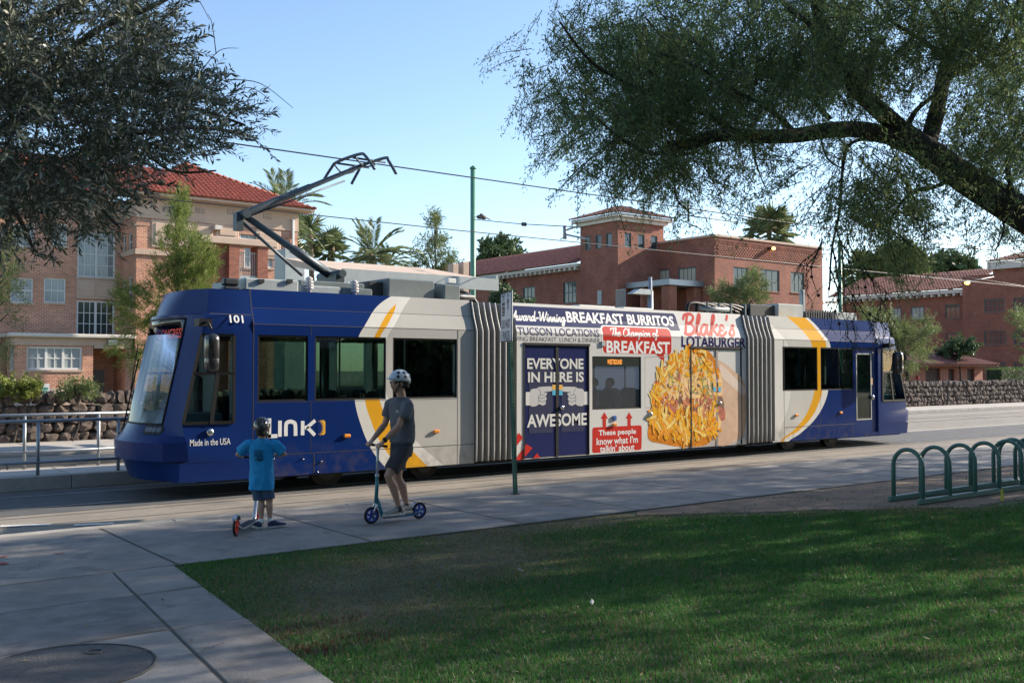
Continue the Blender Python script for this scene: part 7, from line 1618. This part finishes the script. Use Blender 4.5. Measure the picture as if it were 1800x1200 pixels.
def tshirt(parent, rings_, sleeves, mat, vox, it=2):
    mb = MB(); mb.loft([ring(c, a, b, 18, e=.85) for c, a, b in rings_])
    for P, rs in sleeves: mb.tube(P, rs, 14)
    o = remesh(mb, 'shirt', vox, mat, parent, it); me = o.data
    for v in me.vertices:
        p = v.co; k = noise.noise(Vector((p.x*9, p.y*9, p.z*5)))*.011+noise.noise(Vector((p.x*16+p.z*14, p.y*16, p.z*7)))*.007; v.co += v.normal*k
    return o
tshirt(man, [((-.012, 0, .94), .118, .172), ((-.012, 0, .96), .128, .182), ((-.02, 0, 1.08), .128, .178), ((-.012, 0, 1.22), .130, .180), ((-.005, 0, 1.34), .130, .190), ((0, 0, 1.43), .11, .185), ((.0, 0, 1.475), .085, .12), ((.01, 0, 1.50), .070, .078)],
  [([(.01, .14, 1.43), (.03, .195, 1.40), (.09, .222, 1.28), (.105, .224, 1.25)], [.07, .078, .077, .074]), ([(.02, -.14, 1.43), (.035, -.195, 1.40), (.06, -.222, 1.28), (.066, -.225, 1.25)], [.07, .078, .077, .074])], shirt_m, .010)
shorts_m = M('charcoal shorts', (.050,.050,.060), .9, var=.18, vs=8, bump=.7, bs=10)
mb = MB(); mb.loft([ring((-.005, 0, z), a, b, 18) for z, a, b in ((.78, .115, .15), (.86, .13, .172), (.93, .125, .168), (.97, .115, .16))])
mb.tube([(.0, .085, .88), (.09, .085, .76), (.175, .08, .645), (.185, .08, .632)], [.10, .105, .098, .096], 14); mb.tube([(-.01, -.085, .88), (-.005, -.083, .74), (.0, -.08, .63), (.0, -.08, .615)], [.10, .104, .098, .096], 14)
remesh(mb, 'shorts', .010, shorts_m, man, 2)
grey_s = M('grey shoe', (.30,.29,.28), .7, var=.15, vs=18); sole_s = M('pale sole', (.52,.51,.49), .6)
shoe(man, (.0, .045, .078), 0, 1, grey_s, sole_s); shoe(man, (-.17, -.045, .078), 0, 1, grey_s, sole_s)
for a in ((.055, .05, .165), (-.115, -.05, .165)): mb = MB(); mb.tube([Vector(a)+Vector((.01, 0, -.04)), Vector(a)+Vector((0, 0, .03))], [.042, .040], 12); mb.build('sock', MT['dark'], man, world=False)
hel_m = M('pale blue helmet', (.52,.60,.68), .4, coat=.3)
def helmet(parent, c, s, mat, vents, peak, pad):
    mb = MB(); b = MB(); c = Vector(c); nu, nv = 22, 10; rings_ = []
    for j in range(nv+1):
        a = math.pi/2*j/nv*1.10-.16; r = math.cos(a); rings_.append([c+Vector((r*math.cos(t)*.135*s*(1.0+.10*(math.cos(t) < 0))-.006, r*math.sin(t)*.105*s, .03*s+math.sin(a)*.115*s-(.035*s*max(0, -math.cos(t)) if j < 3 else 0)*(1-j/3))) for t in np.linspace(0, 2*math.pi, nu+1)[:-1]])
    mb.loft(rings_); o = mb.build('helmet', mat, parent, world=False)
    if vents:
        mb = MB()
        for t0 in (1.0, 1.75, 2.5, -1.0, -1.75, -2.5, 3.14):
            for a0, a1 in ((.10, .42), (.58, .92)):
                for q in range(4):
                    a = a0+(a1-a0)*(q+.5)/4; hw = (.075, .11, .11, .06)[q]; n_ = Vector((math.cos(a)*math.cos(t0)/.135, math.cos(a)*math.sin(t0)/.105, math.sin(a)/.115)).normalized()
                    pt_ = c+Vector((math.cos(a)*math.cos(t0)*.135*s*(1.0+.10*(math.cos(t0) < 0))-.006, math.cos(a)*math.sin(t0)*.105*s, .03*s+math.sin(a)*.115*s)); u = Vector((-math.sin(t0), math.cos(t0), 0)); v = n_.cross(u)
                    mb.obox(pt_, u*hw*.16*s, v*(a1-a0)*.115*s/8*1.02, n_*.0035)
        mb.build('vents', MT['black'], o, world=False)
    if peak:
        P = [c+Vector((.118*s*math.cos(t)*1.06, .1*s*math.sin(t), .045*s)) for t in np.linspace(-.9, .9, 9)]; Q = [c+Vector((.118*s*math.cos(t)*1.06+.055*s*math.cos(t), .1*s*math.sin(t)*.95, .030*s)) for t in np.linspace(.9, -.9, 9)]
        mb = MB(); mb.prism(P+Q, (0, 0, .008)); mb.build('peak', mat, o, world=False)
    if pad:
        mb = MB()
        for sg_ in (-1, 1): mb.tube([c+Vector((.03, sg_*.082*s, .01)), c+Vector((.045, sg_*.07*s, -.06)), c+Vector((.07, sg_*.02*s, -.125*s))], .006, 6); mb.tube([c+Vector((-.05, sg_*.085*s, .0)), c+Vector((.04, sg_*.075*s, -.055))], .005, 6)
        mb.build('chin_strap', MT['black'], o, world=False)
    return o
helmet(man, (.035, 0, 1.688), 1.0, hel_m, True, True, True)
hair = M('dark hair', (.018,.013,.010), .8)
mb = MB(); mb.loft([ring((-.018+.0*z, 0, 1.665+z), .082, .078, 16) for z in (-.055, -.03, .0, .04)]); mb.build('hair', hair, man, world=False)
mb = MB()
for sg_ in (-1, 1): mb.obox((.118, sg_*.036, 1.675), (.006, 0, 0), (0, .030, 0), (0, 0, .018)); mb.bar((.115, sg_*.066, 1.68), (.03, sg_*.079, 1.685), .006, .008)
mb.bar((.122, -.01, 1.682), (.122, .01, 1.682), .006, .006); mb.build('sunglasses', MT['black'], man, world=False)
w0 = Vector((.17, .215, 1.16)).lerp(Vector((.335, .135, .975)), .88); dw = (Vector((.335, .135, .975))-Vector((.17, .215, 1.16))).normalized()
mb = MB(); mb.tube([w0-dw*.013, w0+dw*.013], .034, 14); mb.tube([w0+Vector((0, .02, .024)), w0+Vector((0, .026, .032))], .018, 12); mb.build('wristwatch', MT['black'], man, world=False)
mb = MB(); mb.obox((.118, .10, 1.33), (0, .03, 0), (0, 0, .018), (.003, 0, 0)); mb.build('shirt_print', M('pale print', (.30,.31,.34), .8), man, world=False)
# ---------------- boy beside his scooter
br = on_z(466, 928, ZS_); fb = FH; rzb = math.atan2(FH.y, FH.x)
boy = thing('person', 'boy in bright blue T-shirt and dark helmet seen from behind, holding a scooter', 'person', br, rzb)
rw_ = on_z(415, 942, ZS_); fw_ = on_z(453, 920, ZS_); db = fw_-rw_
scooter('silver kick scooter with red wheels held by the boy in blue', rw_, math.atan2(db.y, db.x), db.length, M('white tube', (.62,.64,.66), .3), M('silver frame', (.55,.57,.60), .3, metal=.6), M('red wheel', (.62,.04,.025), .4), M('silver deck', (.42,.43,.45), .35, metal=.6), .80, 0, .2, .105)
# handlebar of his scooter in the boy's own frame
hbw = rw_+db.normalized()*(db.length-.085); lo = hbw-br; R2 = Matrix.Rotation(-rzb, 3, 'Z'); lo = R2@lo; hb = Vector((lo.x, lo.y, .80))
bd_ = R2@Vector((-db.normalized().y, db.normalized().x, 0)); gl, gr_ = hb+bd_*.17, hb-bd_*.17
cl = .045; mb = MB(); s_ = .76
mb.loft([ring((0, cl, z), a, b, 16) for z, a, b in ((.50, .075, .10), (.56, .085, .115), (.70, .08, .11), (.85, .085, .12), (.97, .075, .125), (1.01, .045, .07))])
mb.tube([(-.005, cl, .98), (.0, cl, 1.05), (.015, cl, 1.10)], [.048, .042, .042], 12); head(mb, (.02, cl, 1.155), .92, .15)
arm(mb, (0, cl+.13, .985), (.03, cl+.285, .85), gl+Vector((-.07, .02, .03)), gl, .74, gl); arm(mb, (0, cl-.13, .985), (.03, cl-.262, .85), gr_+Vector((-.07, -.02, .03)), gr_, .74, gr_)
leg(mb, (0, cl+.055, .54), (.02, cl+.005, .32), (-.02, cl-.005, .085), .74); leg(mb, (0, cl-.055, .54), (.03, cl-.085, .33), (.03, cl-.095, .085), .74)
remesh(mb, 'body', .007, skin2, boy, 2)
bs_m = M('bright blue T-shirt', (.012,.28,.60), .85, var=.15, vs=7, bump=.7, bs=10)
tshirt(boy, [((0, cl, .445), .108, .138), ((0, cl, .46), .112, .145), ((0, cl, .60), .106, .140), ((0, cl, .76), .100, .135), ((0, cl, .90), .098, .142), ((0, cl, .975), .085, .135), ((0, cl, 1.015), .06, .085), ((.0, cl, 1.035), .05, .056)],
  [([(0, cl+.10, .975), (.005, cl+.15, .965), (.022, cl+.245, .885), (.026, cl+.262, .872)], [.055, .066, .066, .063]), ([(0, cl-.10, .975), (.005, cl-.15, .965), (.022, cl-.225, .885), (.026, cl-.240, .872)], [.055, .066, .066, .063])], bs_m, .009)
mb = MB(); mb.loft([ring((0, cl, z), a, b, 16) for z, a, b in ((.44, .09, .115), (.52, .10, .125), (.58, .09, .115))]); mb.tube([(0, cl+.055, .52), (.01, cl+.035, .40), (.015, cl+.025, .335), (.015, cl+.024, .325)], [.07, .076, .077, .076], 14); mb.tube([(0, cl-.055, .52), (.015, cl-.07, .40), (.02, cl-.08, .345), (.02, cl-.081, .335)], [.07, .074, .075, .074], 14)
remesh(mb, 'shorts', .009, M('denim shorts', (.055,.09,.16), .9, var=.15, vs=12, bump=.2, bs=20), boy, 2)
nav_s = M('navy shoe', (.02,.03,.09), .7); wh_s = M('grey sole', (.42,.43,.45), .6)
shoe(boy, (-.06, cl+.0, .0), .55, .80, nav_s, wh_s); shoe(boy, (-.0, cl-.09, .0), -.85, .80, nav_s, wh_s)
for a in ((-.02, cl-.005, .09), (.03, cl-.095, .09)): mb = MB(); mb.tube([Vector(a)+Vector((0, 0, -.03)), Vector(a)+Vector((0, 0, .025))], [.034, .033], 12); mb.build('sock', MT['white'], boy, world=False)
helmet(boy, (.012, cl, 1.155), .90, M('dark helmet', (.035,.037,.042), .22, coat=.6), False, False, True)
mb = MB()
for k in range(5):
    t0 = math.pi+(k-2)*.33
    for q in range(5): a = .35+.16*q; n_ = Vector((math.cos(a)*math.cos(t0), math.cos(a)*math.sin(t0), math.sin(a))); mb.ball(Vector((.006, cl, 1.182))+Vector((n_.x*.128, n_.y*.096, n_.z*.107)), .008, 5, 4)
mb.build('helmet_ribs', M('helmet rib', (.02,.02,.022), .4), boy, world=False)
mb = MB(); mb.loft([ring((-.022, cl, 1.10+z), .066, .064, 14) for z in (-.03, -.01, .03, .06)]); mb.build('hair', hair, boy, world=False)
# print on the back of the shirt
pr = M('shirt print ink', (.012,.05,.13), .8); mb = MB()
for k, (w_, z) in enumerate(((.115, .905), (.105, .885), (.115, .862), (.06, .842))):
    for j in range(int(w_/.012)): mb.box(-.118, -.107, cl+.058-.012*j-.008, cl+.058-.012*j, z-.004, z+.004)
mb.tube([(-.115, cl+.05, .795), (-.116, cl+.01, .82), (-.116, cl-.03, .848), (-.115, cl-.045, .80), (-.114, cl-.02, .79), (-.115, cl+.02, .815)], .007, 5)
mb.ball((-.112, cl-.0, .80), (.006, .022, .014), 8, 5); mb.build('shirt_print', pr, boy, world=False)
# ---------------- passengers behind the film window
def passenger(x, y, face, label, top_m, s=1.0):
    t = thing('person', label, 'person', (x, y, .46), face, 'passengers behind the film window'); mb = MB()
    mb.loft([ring((0, 0, z), a, b, 12) for z, a, b in ((.45, .11, .16), (.6, .10, .15), (.8, .11, .18), (.95, .10, .19), (1.02, .06, .09))]); mb.tube([(0, 0, 1.0), (.02, 0, 1.12)], .055, 10); head(mb, (.03, 0, 1.20), 1.0)
    for sg_ in (-1, 1):
        arm(mb, (0, sg_*.18, .96), (.06, sg_*.22, .70), (.26, sg_*.12, .60), (.32, sg_*.10, .58), 1.0); leg(mb, (0, sg_*.09, .52), (.42, sg_*.10, .50), (.44, sg_*.10, .09)); mb.obox((.50, sg_*.10, .04), (.13, 0, 0), (0, .045, 0), (0, 0, .04))
    remesh(mb, 'body', .014, skin, t, 2)
    mb = MB(); mb.loft([ring((0, 0, z), a, b, 12) for z, a, b in ((.44, .125, .175), (.6, .118, .168), (.8, .125, .198), (.95, .115, .20), (1.03, .07, .10))])
    for sg_ in (-1, 1): mb.tube([(0, sg_*.17, .96), (.06, sg_*.22, .70), (.2, sg_*.15, .63)], [.075, .062, .05], 10)
    remesh(mb, 'jacket', .014, top_m, t, 2)
    mb = MB(); mb.ball((0, 0, 1.235), (.105, .088, .10), 12, 8); mb.build('hair', hair, t, world=False)
dk1 = M('dark coat', (.02,.022,.028), .9); dk2 = M('grey coat', (.06,.065,.075), .9)
passenger(TX(1056), Y0+.50, math.pi*1.12, 'seated passenger at the left of the film window, facing the street', dk1)
passenger(TX(1080), Y0+.62, math.pi*.9, 'seated passenger in the middle of the film window with head bowed', dk2)
passenger(TX(1102), Y0+.5, math.pi*1.0, 'tall passenger at the right of the film window in a dark coat', dk1)
